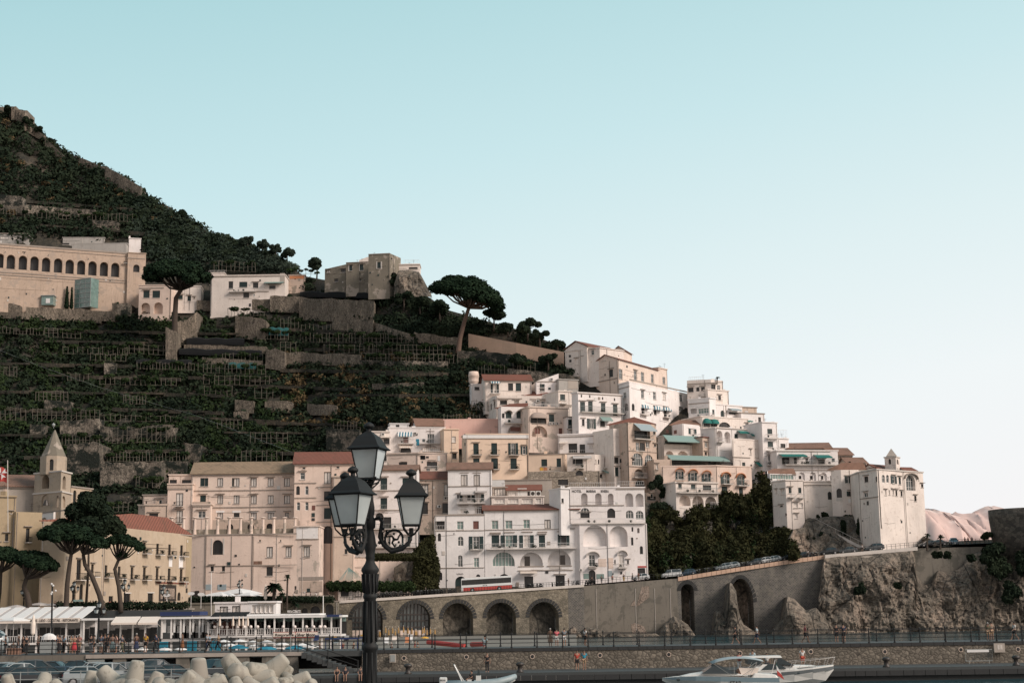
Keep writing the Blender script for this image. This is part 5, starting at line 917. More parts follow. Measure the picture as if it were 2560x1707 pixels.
Hh('small_gable_house','small pale gabled block at the right end of the promontory roof line',[(2265,'+9'),(2290,'+10')],(2278,1178),(2280,1190),'white2','',roof='tile',rm='rred',hp=7,off=-10,dep=5,ext=1,cat='hotel')
HT={}
for a,k in HOUSE: HT[a[0]]=house(*a,**k)
from mathutils import noise as mn
def unl(o):
    for k in ('label','category'):
        if k in o: del o[k]
# ================================================================ special buildings
def Fp(x0,d0,x1,d1,y=1300):
    q=[]
    for x,d in ((x0,d0),(x1,d1)): r=ray(x,y); k=d/r.y; q.append((r.x*k,d))
    return Fac(*q)
ar='; '.join(f'ak {x} {y} {x+18.5} {y+34} 2.0' for x,y in ((-9,635),(18,638),(48,640),(77,642),(106,645),(136,647),(165,650),(194,652),(222,654),(251,656),(279,658)))  # dark panes behind the arches stand in for the loggia's shade
pil='; '.join(f'p {x} {y} {x+6} {y+42} arcade' for x,y in ((9,631),(39,634),(68,636),(97,639),(127,641),(156,643),(185,646),(213,648),(242,650),(270,652),(300,655)))
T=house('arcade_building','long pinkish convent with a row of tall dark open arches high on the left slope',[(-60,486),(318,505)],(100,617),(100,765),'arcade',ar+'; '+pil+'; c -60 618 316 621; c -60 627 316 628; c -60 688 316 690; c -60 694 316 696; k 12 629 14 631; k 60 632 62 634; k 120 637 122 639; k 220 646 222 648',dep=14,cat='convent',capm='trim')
house('','',[(318,504),(363,506)],(330,633),(330,770),'arcade','ak 334 662 348 680 1.; c 318 645 363 647; k 306 655 308 657',dep=12,into=T)
d=D(205,760)-9; T=thing('glass_lift','glass lift tower standing against the arcade building','lift tower',P(205,768,d)); b=MB(); c=MB()
f=Fp(187,d+3,226,d,730); g=Fp(187,d+3,196,d,730)
u0,u1,z0,z1=f.rect(191,697,226,768); f.box(b,0,f.L,z0,z1,-4,0); b.build('glazing','gglass',T)
for i in range(4): u=f.L*i/3; f.box(c,u-.1,u+.1,z0,z1,-.05,.06)
for i in range(7): z=z0+(z1-z0)*i/6; f.box(c,0,f.L,z-.1,z+.1,-.05,.09)
c.build('frame','rail',T)
b0=P(118,762,D(118,760)-8); T=thing('kiosk','small glazed kiosk with a white panel left of the cypress trees','kiosk',b0)
q=MB(); q.box(b0.x-2,b0.x+2,b0.y,b0.y+3,b0.z,b0.z+3.1); q.build('glazing','gglass',T); q=MB(); q.box(b0.x-2.3,b0.x+2.3,b0.y-.3,b0.y+3.3,b0.z+3.1,b0.z+3.35); q.build('roof','rail',T); q=MB(); q.box(b0.x-.5,b0.x+.9,b0.y-.08,b0.y-.01,b0.z+.6,b0.z+2.2); q.build('panel','wfab',T)
# bell tower
T=thing('bell_tower','square bell tower with an octagonal top stage and a pointed stone spire','bell tower',P(130,1420,288))
house('','',[(85,291),(131,286),(180,293)],(120,1278),(120,1430),'cool','al 100 1293 119 1330 .3; c 82 1277 180 1280',into=T,cap=False)
house('','',[(83,291),(153,286),(178,292)],(120,1233),(120,1279),'towerp','ak 105 1237 121 1266 1.6; ak 155 1240 163 1268 1.',into=T,capm='slab')
house('','',[(86,291.3),(152,286.6),(177,292)],(120,1182),(120,1234),'towerp','ak 106 1188 122 1220 1.6; ak 157 1190 164 1222 1.',into=T,capm='slab')
ctr=P(133,1180,291); R8=33*291/F
def octa(k): a=math.pi*2*k/8+R(22.5+8); return (ctr.x+R8*math.cos(a),ctr.y+R8*math.sin(a))
b=MB(); zt=P(133,1138,288).z; zb=P(133,1184,288).z
for k in range(8):
    f=Fac(octa(k+1),octa(k)); f.Nn=-f.Nn if f.Nn.dot(Vector((f.o.x-ctr.x,f.o.y-ctr.y,0)))<0 else f.Nn
    h=zt-zb; ops=[(f.L*.3,f.L*.7,zb+h*.2,zb+h*.82,True,.5)] if k%2==1 else []
    wallmesh(b,f,0,f.L,zb,zt,ops)
    if ops: b.poly([f.pt(f.L*.3,zb+h*.2,-.5),f.pt(f.L*.7,zb+h*.2,-.5),f.pt(f.L*.7,zb+h*.82,-.5),f.pt(f.L*.3,zb+h*.82,-.5)],1)
b.build('belfry',['towerp','dark'],T)
b=MB(); b.lathe((ctr.x,ctr.y,0),[(R8*.92,zt),(R8*.9,zt+.25),(.12,P(133,1070,288).z)],8,0,R(30.5)); b.build('spire','castle',T)
b=MB(); b.ball(P(134,1062,288),.35,8); b.tube([P(134,1070,288),P(134,1056,288)],.06,4); b.build('finial','rail',T)
b=MB(); b.lathe(P(115,1263,286.6)-Vector((0,0,0)),[(.62,0),(.55,.25),(.3,.9),(.12,1.2)],10); b.build('bell','frame',T)
# round turret and its house
c0=P(1184,962,D(1184,962)-4); T=thing('round_turret','round cream turret with moulded bands beside the red roofed house','turret',c0); r=13*c0.y/F; hz=P(1184,928,c0.y).z-c0.z
MB().lathe(c0+Vector((0,1,-1)),[(r*.7,0),(r*.75,hz*.35),(r,hz*.5),(r*1.03,hz*.55),(r,hz*.58),(r,hz*.85),(r*1.1,hz*.88),(r*.9,hz+1)],18).build('drum','pink',T,True)
# small bell tower on the promontory
dd=D(2230,1180)-8; T=thing('small_belfry','small square belfry with a pyramid roof on the promontory hotel','belfry',P(2231,1180,dd))
house('','',[(2212,dd+1),(2240,dd-1),(2250,dd+2)],(2230,1143),(2230,1178),'white2','ak 2221 1147 2227 1160 .6; ak 2242 1148 2246 1160 .5',into=T,capm='slab',dep=3)
c0=P(2231,1142,dd+1); rr=17*dd/F; zz=P(2231,1121,dd).z-c0.z
MB().lathe(c0+Vector((0,.8,.2)),[(rr*1.1,0),(.05,zz)],4,0,R(30)).build('spire','concl',T)
# pillared terrace before the pink convent
T=thing('pillared_terrace','crumbling terrace with a row of mushroom capped stone pillars before the pink convent','terrace',P(600,1336,331))
f=Fp(430,330,742,331,1320); b=MB(); u0,u1,z0,z1=f.rect(433,1322,742,1337); f.box(b,0,f.L,z0,z1,-.5,.2); b.build('parapet','castle',T)
b=MB(); u0,u1,z0,z1=f.rect(520,1296,742,1334); zz=f.hit(600,1296)[1]; g=Fac(f.pt(f.L*.3,0,-4)[:2],f.pt(f.L,0,-4)[:2]); z0=f.hit(600,1340)[1]
wallmesh(b,g,0,g.L,z0,zz,[(g.L*.16,g.L*.24,z0+.5,z0+3,True,.8),(g.L*.40,g.L*.48,z0+.5,z0+3,True,.8),(g.L*.62,g.L*.70,z0+.5,z0+3,True,.8)]); g.box(b,0,g.L,z0,zz-.3,-1.1,-.85,1); b.build('arcade_wall',['old','dark'],T)
for x in (430,460,488,517,545,574,602,629,658,685,712,738):
    u,zt=f.hit(x,1293); zb=f.hit(x,1336)[1]; b=MB(); b.lathe(f.pt(u,zb,.25),[(.42,0),(.34,(zt-zb)*.2),(.3,(zt-zb)*.9)],8); b.lathe(f.pt(u,zt-.3,.25),[(.3,0),(.62,.18),(.55,.32),(.1,.42)],8); b.build('pillar','patchy',T)
# ================================================================ road and retaining walls
TOP=[(700,1509,328),(770,1506,329),(860,1500,331),(1000,1489,335),(1200,1478,340),(1320,1470,343),(1485,1459,345),(1600,1449,346),(1695,1442,346.5),(1830,1420,347.5),(1964,1400,349),(2060,1387,350),(2180,1376,351),(2290,1367,352),(2380,1361,353),(2480,1357,354),(2900,1352,358)]
def road(x,off=0,up=0): p=P(x,itp(TOP,x),itp(TOP,x,2)); p.y+=off; p.z+=up; return p
b=MB(); xs=list(range(700,2900,20))
for x0,x1 in zip(xs,xs[1:]):
    a,c=road(x0),road(x1); b.poly([a,c,c+Vector((0,9,0)),a+Vector((0,9,0))])
o=b.build('coast_road','asph'); struct(o)
def sloped(name,lb,x0,x1,mat,ops,cope,ybot=1600,cm='slab',cat='retaining wall',rec=3.,backm='rockd',capw=.5):
    f=Fp(x0,itp(TOP,x0,2),x1,itp(TOP,x1,2),1480); T=thing(name,lb,cat,f.pt(f.L/2,0,0)); b=MB(); z0=road(x0).z; z1=road(x1).z; zm=min(z0,z1)-.35; oo=[]
    for (a,t,c,bt,ar) in ops: u0,u1,zb,zt=f.rect(a,t,c,bt); oo.append((u0,u1,-1.2,min(zt,zm-.1),ar,rec))
    wallmesh(b,f,0,f.L,-1.5,zm,oo); b.poly([f.pt(0,zm),f.pt(f.L,zm),f.pt(f.L,z1-.3),f.pt(0,z0-.3)])
    b.build('masonry',mat,T)
    n=14; 
    if cope:
        b=MB(); b.hexa([f.pt(0,z0-.55,.25),f.pt(f.L,z1-.55,.25),f.pt(f.L,z1-.55,-.6),f.pt(0,z0-.55,-.6)],[f.pt(0,z0+.02,.25),f.pt(f.L,z1+.02,.25),f.pt(f.L,z1+.02,-.6),f.pt(0,z0+.02,-.6)]); b.build('coping',cm,T)
    for k,(u0,u1,zb,zt,ar,_) in enumerate(oo):
        b=MB(); g=f; n=7; m=9; v=[]
        for j in range(m+1):
            for i in range(n+1): u=u0+(u1-u0)*i/n; z=-1.5+(zt+1.5)*j/m; v.append(g.pt(u,z,-rec+.9*mn.noise(Vector((u*.5,z*.5,k*7)))*(1 if 0<i<n else 0)-.02))
        b.add(v,[(j*(n+1)+i,j*(n+1)+i+1,(j+1)*(n+1)+i+1,(j+1)*(n+1)+i) for j in range(m) for i in range(n)]); b.build('arch_back',backm,T,True)
        ap=archpts(u0,u1,zb,zt,18,ar if ar is not True else None); b=MB()
        cu=(u0+u1)/2; cz=ap[0][1]
        for i,(p,q) in enumerate(zip(ap,ap[1:])):
            def out(w,s): du,dz=w[0]-cu,w[1]-cz; l=math.hypot(du,dz)+.01; return (w[0]+du/l*s,w[1]+dz/l*s)
            p_=(p[0]+(q[0]-p[0])*.11,p[1]+(q[1]-p[1])*.11); q_=(q[0]+(p[0]-q[0])*.11,q[1]+(p[1]-q[1])*.11); P2,Q2=out(p_,.85),out(q_,.85)
            b.hexa([f.pt(*p_,.02),f.pt(*q_,.02),f.pt(*Q2,.02),f.pt(*P2,.02)],[f.pt(*p_,.09),f.pt(*q_,.09),f.pt(*Q2,.09),f.pt(*P2,.09)])
        b.build('arch_ring','asph',T)
    return T,f
Tv,fv=sloped('viaduct','stone road viaduct with five voussoired arches above the beach','x0' and 770,1420,'yrub',[(880,1509,957,1600,True),(1000,1502,1076,1600,True),(1107,1498,1183,1600,True),(1216,1493,1290,1600,True),(1323,1487,1397,1600,True)],True,cat='viaduct')
for (a,t,c,bt) in ((1002,1505,1074,1592),(882,1512,955,1592)):     # glazed shop fronts inside two arches
    b=MB()
    u0,u1,z0,z1=fv.rect(a,t,c,bt); n=8
    for i in range(n+1): u=u0+(u1-u0)*i/n; fv.box(b,u-.07,u+.07,z0,z1-(abs(i-n/2)/n*2)**2*2.2,-1.1,-.95)
    for zz in (z0+2.2,(z0+z1)/2-.2,z1-2.6): fv.box(b,u0,u1,zz-.12,zz+.12,-1.09,-.93)
    b.poly([fv.pt(u0,z0,-1.2),fv.pt(u1,z0,-1.2),fv.pt(u1,z1,-1.2),fv.pt(u0,z1,-1.2)],1); fv.box(b,u0,u1,z0,z0+1.5,-1.16,-1.0,2)
    b.build('glazed_front',['frame','glass','patchy'],Tv)
sloped('block_pier','dark squared basalt masonry pier right of the last viaduct arch',1420,1460,'basalt',[],True)
Tc,fc=sloped('concrete_wall','tall stained concrete retaining wall right of the viaduct',1460,1695,'conc',[],False)
b=MB(); 
for (pts) in ([(1604,1466),(1622,1464),(1623,1492),(1612,1500),(1598,1512),(1590,1515),(1597,1495)],[(1582,1503),(1588,1498),(1590,1513),(1576,1514)],[(1578,1560),(1588,1556),(1610,1565),(1617,1582),(1580,1582)]):
    b.prism([fc.pt(*fc.hit(*p),.03) for p in pts],fc.Nn*.03)
b.build('bare_patch','rockp',Tc)
b=MB()
for x in (1588,1636,1490,1675): u,z=fc.hit(x,1470); b.tube([fc.pt(u,z,.06),fc.pt(u,.2,.06)],.06,4)
b.build('drain_pipe','slab',Tc)
T2,f2=sloped('arched_wall','high dark block retaining wall with one small and one tall arch',1695,2000,'basalt',[(1704,1459,1737,1600,True),(1824,1433,1884,1600,5.5)],False,cat='retaining wall',rec=5,backm='rock')
sloped('arched_wall','dark block wall continuing behind a buttress, between the tall arch and the cliff',2000,2075,'basalt',[],False)
b=MB()
for x0,x1 in zip(range(1695,2060,12),range(1707,2072,12)):
    a,c=road(x0,-.12),road(x1-.8,-.12); b.hexa([a+Vector((0,0,-.9)),c+Vector((0,0,-.9)),c+Vector((0,.5,-.9)),a+Vector((0,.5,-.9))],[a,c,c+Vector((0,.5,0)),a+Vector((0,.5,0))])
tag(b.build('parapet','tan'),'pale block parapet stepping up along the top of the dark wall','parapet')
b=MB()
for x0,x1 in zip(range(2060,2290,23),range(2083,2313,23)):
    a,c=road(x0,-1.3),road(x1,-1.3); b.hexa([a+Vector((0,0,-.8)),c+Vector((0,0,-.8)),c+Vector((0,2,-.8)),a+Vector((0,2,-.8))],[a,c,c+Vector((0,2,0)),a+Vector((0,2,0))])
tag(b.build('road_slab','slab'),'projecting concrete road edge above the arched cliff recess','road edge')
T3,_=sloped('upper_wall','smooth stained wall at the top of the cliff right of the road slab',2290,2900,'conc',[],False)
# square arched recess under the road slab
f=Fp(2060,350,2290,352,1420); T=thing('arched_recess','rectangular dark recess under a pale lunette in the cliff face','recess',f.pt(f.L/2,12,0)); b=MB(); u0,u1,z0,z1=f.rect(2128,1389,2198,1412); ap=archpts(u0,u1,z0,z1,12)
b.prism([f.pt(u,z,1.8) for u,z in ap],f.Nn*.3); b.build('lunette','concl',T)
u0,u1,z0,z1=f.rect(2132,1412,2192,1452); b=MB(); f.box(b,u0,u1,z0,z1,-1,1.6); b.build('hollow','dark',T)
# railings along the road
def roadrail(lb,x0,x1,step,off,h,mat,n=2):
    b=MB(); k=int((x1-x0)/step); pr=None
    for i in range(k+1):
        x=x0+(x1-x0)*i/k; p=road(x,off); b.tube([p,p+Vector((0,0,h))],.05,4)
        if pr is not None:
            for j in range(n): z=Vector((0,0,h*(1-j*.42)-.03)); b.tube([pr+z,p+z],.04,4)
        pr=p
    tag(b.build('railing',mat),lb,'railing')
roadrail('iron railing along the viaduct behind the parked motorbikes',860,1485,7,.1,1.05,'iron')
roadrail('thin dark railing in front of the lettered hotel',1485,1700,9,.1,1.1,'iron')
roadrail('dark railing along the rising road above the block wall',1700,2060,8,.3,1.1,'iron',4)
roadrail('dark railing of the upper road below the promontory hotel',2060,2480,11,-1,1.15,'iron')
# ================================================================ rock masses
def rockmass(name,lb,tab,bot,d0,bulge,mat='rock',d1=None,seed=0,nx=None,ny=34,amp=1.,cat='rock',parent=None,kind=None,edge=True):
    """relief of rock; tab: (px, top py); d0/d1 depth at foot and top"""
    x0,x1=tab[0][0],tab[-1][0]; nx=nx or max(14,int((x1-x0)/5)); rr=[]; d1=d1 or d0; F0=d0 if callable(d0) else (lambda x:d0); F1=d1 if callable(d1) else (lambda x:d1)
    for j in range(ny+1):
        k=j/ny; r=[]
        for i in range(nx+1):
            u=i/nx; x=x0+(x1-x0)*u; tp=itp(tab,x); bt=bot(x) if callable(bot) else bot; y=bt+(tp-bt)*k
            e=(math.sin(math.pi*u)**.4 if edge else 1)*math.sqrt(max(0,1-k**3)); a,c=F0(x),F1(x); d=a+(c-a)*k-bulge*e
            s=d/F; p=P(x,y,d); w=Vector((p.x*.16,seed*5,p.z*.11))
            n=mn.fractal(w,.6,2.1,7)*1.5*amp+ (abs(mn.noise(w*1.9))-.3)*1.7*amp+(abs(mn.noise(w*6))-.2)*.8*amp+(abs(mn.noise(w*14))-.2)*.35*amp
            m=min(1,(1-k)*4+.15)*(min(1,u*8,(1-u)*8) if edge else 1); p.y-=n*m; p.x+=mn.noise(w*1.3+Vector((9,0,0)))*1.1*amp*m; r.append(p)
        rr.append(r)
    rr.append([p+Vector((0,7,-.3)) for p in rr[-1]])
    o=grid(name,rr,mat,False,parent); 
    if parent is None: tag(o,lb,cat,kind=kind)
    return o,rr
def seat(x): return itp([(1300,1578),(1700,1590),(2060,1580),(2560,1574),(2900,1572)],x)
o,_=rockmass('sea_cliff','rock',[(2052,1440),(2062,1392),(2180,1384),(2285,1374),(2292,1440),(2310,1462),(2330,1458),(2345,1425),(2370,1432),(2400,1420),(2430,1385),(2470,1372),(2600,1362),(2900,1358)],lambda x:seat(x)+4,lambda x:345+(x-2060)*.012,3.,'rock',lambda x:itp(TOP,x,2)-1,2,ny=80,amp=1.05,edge=False,nx=230); struct(o); unl(o)
for i,(tab,bt,d,bu,sd,lb) in enumerate((([(1640,1596),(1660,1560),(1685,1540),(1697,1545),(1720,1560),(1745,1596)],1602,343,3,3,'dark boulder pile at the foot of the small arch'),
  ([(1780,1598),(1790,1530),(1798,1522),(1812,1545),(1818,1490),(1826,1450),(1836,1470),(1842,1480),(1846,1530),(1860,1560),(1890,1580),(1905,1598)],1602,343,4,4,'tall pale rock spur standing in the big arch'),
  ([(1920,1596),(1945,1560),(1962,1545),(1968,1490),(1985,1495),(2002,1512),(2015,1525),(2040,1518),(2065,1545),(2085,1590)],1600,344,5,5,'big pale rock outcrop against the dark block wall'),
  ([(1445,1592),(1458,1572),(1470,1566),(1495,1570),(1512,1590)],1600,340,3,6,'rounded boulder right of the last viaduct arch'),
  ([(1512,1592),(1525,1580),(1545,1576),(1570,1584),(1590,1594)],1602,340,2,7,'low boulders at the foot of the concrete wall'),
  ([(1590,1594),(1610,1584),(1640,1582),(1660,1594)],1602,339,2,8,'flat boulders under the pale plaster patch'),
  ([(1415,1592),(1425,1570),(1435,1564),(1450,1580),(1458,1594)],1600,338,2,9,'upright boulder beside the basalt pier'))):
    rockmass('rock_outcrop',lb,tab,bt,d,bu,'rock',seed=sd,amp=.8,ny=24)
# ivy covered cliff
IVY=[(1618,1300),(1640,1268),(1665,1270),(1700,1272),(1738,1262),(1770,1270),(1795,1266),(1812,1236),(1835,1243),(1860,1248),(1878,1235),(1890,1198),(1905,1186),(1918,1205),(1932,1240),(1940,1255),(1955,1285),(1968,1320),(1980,1385)]
def rtop(x): return itp(TOP,x)+2
o,rr=rockmass('ivy_cliff','rock face',IVY,rtop,lambda x:itp(TOP,x,2)+9,1.5,'rockd',lambda x:D(x,itp(IVY,x))-10,11,ny=44,amp=2.,edge=False); struct(o); unl(o)
pts=np.array([tuple(p) for r in rr[:-1] for p in r]); g=np.random.default_rng(3)
def cover(name,rows_,keep,rad,quads,size,mat,lb,seed,flat=0):
    cs=[p for r in rows_ for p in r if keep(*proj(p))]; g=random.Random(seed); g.shuffle(cs); rs=[g.uniform(*rad) for _ in cs]
    cs=[Vector(c)-Vector((0,.2,0)) for c in cs]
    o=leafmesh(name,cs,rs,quads,size,mat,seed=seed,flat=flat); tag(o,lb,'plants',kind='stuff')
cover('ivy',rr[:-1],lambda x,y: nz(x*.09,y*.035,4)+.5*nz(x*.23,y*.12,2)>-.24,(.4,1.7),80000,.33,'ivy','dense dark ivy hanging down the cliff above the road',21,-.4)
# rock under the promontory hotel
PRO=[(1975,1345),(1985,1322),(2010,1318),(2014,1297),(2080,1290),(2100,1290),(2165,1286),(2185,1298),(2200,1304),(2225,1322),(2290,1332),(2330,1348),(2345,1362)]
o,rr2=rockmass('promontory_rock','rock',PRO,rtop,lambda x:itp(TOP,x,2)+8,1.,'rock',lambda x:D(x,itp(PRO,x))-14,13,ny=30,amp=.7,edge=False); struct(o); unl(o)
def bushes(items,mat='bush',group='bushes hanging on the promontory rock'):
    for i,(x,y,rx,ry,d,lb) in enumerate(items):
        s=d/F; c=P(x,y,d); g=random.Random(int(x)); cs=[c+Vector((g.uniform(-.6,.6)*rx*s,g.uniform(-.3,.3),g.uniform(-.65,.65)*ry*s)) for _ in range(8)]
        o=leafmesh('bush',cs,[(rx*s*.5,rx*s*.35,ry*s*.5)]*8,int(900+rx*ry*1.2),.3,mat,seed=int(x)); tag(o,lb,'bush',group)
bushes([(2145,1285,20,9,370,'flat topped dark bush crowning the rock under the sign board'),(2152,1325,14,30,362,'long dark creeper hanging below the flat topped bush'),(2110,1315,8,24,362,'thin hanging creeper left of the long one'),(2120,1292,14,6,368,'small crest bush left of the flat topped one'),
 (2062,1292,10,12,370,'rounded bush beside the stair ramp landing'),(2085,1305,9,14,368,'ragged bush under the signed hotel corner'),(2210,1325,10,20,362,'dark creeper under the drainpipe of the promontory hotel'),(2255,1325,22,10,362,'wide dark bush right of the drainpipe creeper'),(2283,1330,14,9,362,'bush at the foot of the tall promontory wall'),
 (2250,1350,6,14,360,'narrow creeper dropping to the road'),(2064,1352,16,20,361,'large round creeper patch beneath the diagonal ramp'),(2032,1357,8,14,361,'small creeper patch left of the large round one'),(2019,1356,6,18,361,'narrow dark creeper at the block wall corner'),(2020,1305,8,8,368,'tuft at the top of the diagonal ramp'),
 (2047,1300,5,12,366,'small palm like plant beside the ramp landing'),(2240,1362,6,5,358,'low round bush on the road side'),(1640,1205,18,18,372,'dark climbing shrub right of the lettered hotel top'),(1660,1228,12,14,374,'shrub below the arched windows of the brick house'),(1650,1265,24,9,366,'garden shrubs on the terrace left of the ivy')])
bushes([(2338,1385,7,8,344,'left of three round bushes sprouting from the upper wall'),(2350,1386,6,6,344,'small middle bush sprouting from the upper wall'),(2368,1387,9,9,344,'right of three round bushes on the upper wall'),(2428,1395,12,8,345,'bush on the cliff edge left of the watchtower'),(2245,1462,10,8,343,'scrubby tuft in the middle of the cliff'),
 (2480,1385,36,30,346,'brown green thicket below the round watchtower'),(2500,1420,34,26,345,'lower part of the thicket under the watchtower'),(2560,1400,20,34,345,'dark thicket at the right edge of the photo'),(2470,1340,18,9,352,'leafy branch reaching out left of the watchtower'),(2150,1470,14,16,343,'dark growth below the rectangular recess'),(2530,1480,26,30,345,'dark growth low on the right cliff')],'bush','bushes on the sea cliff')
# diagonal ramps
for nm,lb,a,c,w,dd in (('stair_ramp','upper flight of the stair ramp climbing right to an arched door',(2013,1292),(2083,1252),6,375),('stair_ramp','long descending ramp from the landing down to the road',(2014,1294),(2165,1370),8,366)):
    A=P(*a,dd); B=P(*c,dd-(8 if c[1]>1300 else 0)); s=dd/F; b=MB(); k=Vector((0,0,-w*s)); y=Vector((0,2.2,0)); b.hexa([A+k,B+k,B+k+y,A+k+y],[A,B,B+y,A+y])
    for j in (0.,): b.tube([A+Vector((0,0,1)),B+Vector((0,0,1))],.05,4)
    for i in range(9): p=A.lerp(B,i/8); b.tube([p,p+Vector((0,0,1))],.04,4)
    tag(b.build(nm,'slab'),lb,'ramp','stair ramps of the promontory')
cover('ivy_olive_streaks',rr[:-1],lambda x,y: nz(x*.11,y*.03,9)>.22 and y<itp(TOP,x)-8,(.5,1.2),14000,.3,'vine','brighter olive green streaks of leaves on the ivy cliff',25)  # second leaf colour in patches over the ivy
rockmass('castle_rock','bare rock knob under the right end of the ruined house',[(985,712),(996,676),(1020,674),(1048,680),(1062,706),(1078,735)],742,D(1020,735)-3,3,'rock',D(1020,735)-2,31,ny=26,amp=.9)
bushes([(1680,1290,24,16,366,'shaggy dark shrub on the ivy cliff top, left'),(1745,1285,26,18,366,'shaggy dark shrub under the orange soffit arches'),(1815,1262,18,22,368,'upright dark shrub right of the orange soffit arches'),(1850,1275,18,18,366,'dark shrub below the last orange hood window'),(1905,1215,13,26,372,'pointed dark tree at the peak of the ivy cliff'),(1925,1262,12,22,368,'dark shrub on the right shoulder of the ivy cliff'),(1890,1240,10,20,370,'dark shrub left of the ivy cliff peak')],'ivy','shrubs along the top of the ivy cliff')
# garden wall behind the hotels, base of the village
o,_=rockmass('village_bank','',[(1380,1255),(1480,1240),(1610,1250),(1640,1268),(1720,1300)],lambda x:itp(BAS,x)+3,lambda x:356,1,'rockd',lambda x:372,15,ny=14,edge=False); struct(o); unl(o)
o,rr3=rockmass('creeper_rock','bare rock with dark creeper between the gallery house and the portal hotel',[(985,1418),(1010,1402),(1030,1388),(1055,1362),(1080,1345),(1090,1400)],1478,342,1,'rock',342,16,ny=20,amp=.5)
cover('creeper',rr3[:-1],lambda x,y: x>1036 and nz(x*.1,y*.08,3)>-.5,(.5,1.1),9000,.28,'ivy','dark creeper left of the portal hotel',23)
# watchtower
c0=P(2580,1356,353); T=thing('watchtower','massive round dark stone watchtower cut by the right edge of the photo','watchtower',c0); r=9.2; zt=P(2520,1274,353).z
MB().lathe((c0.x,c0.y,0),[(r*.97,c0.z-3),(r*.985,c0.z+3),(r*1.02,zt-2),(r*1.02,zt),(r*.9,zt)],48)    .build('drum','towers',T,True)
q=MB(); a=P(2534,1309,346.5); q.box(a.x,a.x+8,346.5,353,c0.z-.4,a.z); q.build('annex','concl',T); q=MB(); a2=P(2551,1342,346.4); q.box(a2.x,a2.x+1.8,346.4,346.47,c0.z-.3,a2.z); q.build('door','dark',T)
# ================================================================ ground of the waterfront
def slabg(name,x0,x1,d0,d1,z,mat,thick=None,y=1520):
    a=P(x0,y,d0).x; b_=P(x1,y,d0).x; a2=P(x0,y,d1).x; b2=P(x1,y,d1).x; b=MB(); zb=z-(thick or .3)
    b.hexa([(a,d0,zb),(b_,d0,zb),(b2,d1,zb),(a2,d1,zb)],[(a,d0,z),(b_,d0,z),(b2,d1,z),(a2,d1,z)]); o=b.build(name,mat); return struct(o)
slabg('beach',-500,1440,176,336,.75,'sand',3)
slabg('piazza',-500,480,252,345,7.1,'pave',8)
slabg('piazza_terrace',478,835,300,345,8.6,'pave',.4)
slabg('lower_terrace',300,600,258,300,5.6,'pave',6)
slabg('parking_lot',-500,660,96,138,1.25,'asph',3)
slabg('promenade',-500,3100,138.3,145,3.0,'pave',.5)
slabg('quay',740,3100,131.6,138.2,1.1,'pave',.25)
slabg('pier_platform',-3000,5000,-12,22,4.6,'pave',1)
# pier wall with drains
f=Fac(P(655,1640,138.2)[:2],P(3100,1640,138.2)[:2]); T=thing('pier_wall','long pier wall of rounded stones with dark coping and round drain holes','harbour wall',f.pt(f.L/2,1,0)); b=MB()
f.box(b,f.hit(905,1640)[0],f.L,1.0,2.72,-.6,0); b.build('masonry','stone2',T)
b=MB(); f.box(b,0,f.hit(745,1640)[0],-.5,2.72,-.6,0); b.build('plain_end','conc',T)
b=MB(); x=905; g=random.Random(2)
while x<2700:
    w=g.uniform(20,29); u0,u1=f.hit(x,1620)[0],f.hit(x+w-.8,1620)[0]; f.box(b,u0,u1,2.72,3.02,-.4,.06); x+=w
b.build('coping','asph',T)
for x,y in ((1010,1644),(1166,1641),(1331,1640),(1500,1637),(1672,1635),(1850,1632),(2027,1628),(2212,1628),(2402,1623),(2545,1622)):
    u,z=f.hit(x,y); b=MB(); ax=(f.U,Vector((0,0,1)),f.Nn); b.lathe(f.pt(u,z,.0),[(.22,0),(.22,.04),(.16,.04),(.15,.01)],14,0,ax=ax); b.lathe(f.pt(u,z,.045),[(.16,0),(.01,.005)],12,1,ax=ax); b.build('drain',['beige','dark'],T)
f=Fac(P(720,1680,131.6)[:2],P(3100,1680,131.6)[:2]); b=MB(); x=740
while x<2700:
    w=g.uniform(24,38); u0,u1=f.hit(x,1680)[0],f.hit(x+w-1.1,1680)[0]; f.box(b,u0,u1,.42,.86,-.6,.02); x+=w
f.box(b,0,f.L,-3,.4,-.8,-.25)
tag(b.build('quay_edge','asph'),'row of big dark basalt blocks edging the lower quay','quay edge')
# promenade bridge over the parking
f=Fac(P(-500,1640,138.2)[:2],P(905,1640,138.2)[:2]); T=thing('promenade_bridge','concrete promenade edge carried over the car park on dark supports','bridge',f.pt(f.L/2,1,0)); b=MB()
u=f.hit(215,1640)[0]; f.box(b,u,f.hit(760,1640)[0],2.62,2.95,-.5,.12); b.build('edge_beam','concl',T)
b=MB(); f.box(b,0,u,1,2.95,-.5,0); 
b.build('abutment','conc',T)
for x in (282,440,590): a=f.hit(x,1650)[0]; b=MB(); f.box(b,a,a+1.2,1.,2.6,-.5,0); b.build('support','conc',T)
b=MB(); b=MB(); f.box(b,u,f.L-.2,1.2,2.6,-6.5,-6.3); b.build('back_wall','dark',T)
T=thing('stone_stair','dark stone stair descending right from the promenade to the lower quay','stair',P(830,1670,137)); b=MB()
for i in range(11): x0=752+i*13; a=P(x0,1640,135).x; c=P(x0+14,1640,135).x; z=2.95-i*.17; b.box(a,c,135.4,138,z-.5,z)
b.build('steps','pave',T); b=MB(); b.tube([Vector((P(745,1640,135.3).x,135.3,4.0)),Vector((P(895,1640,135.3).x,135.3,2.2))],.04,5); b.tube([Vector((P(745,1640,135.3).x,135.3,3.5)),Vector((P(895,1640,135.3).x,135.3,1.7))],.04,5)
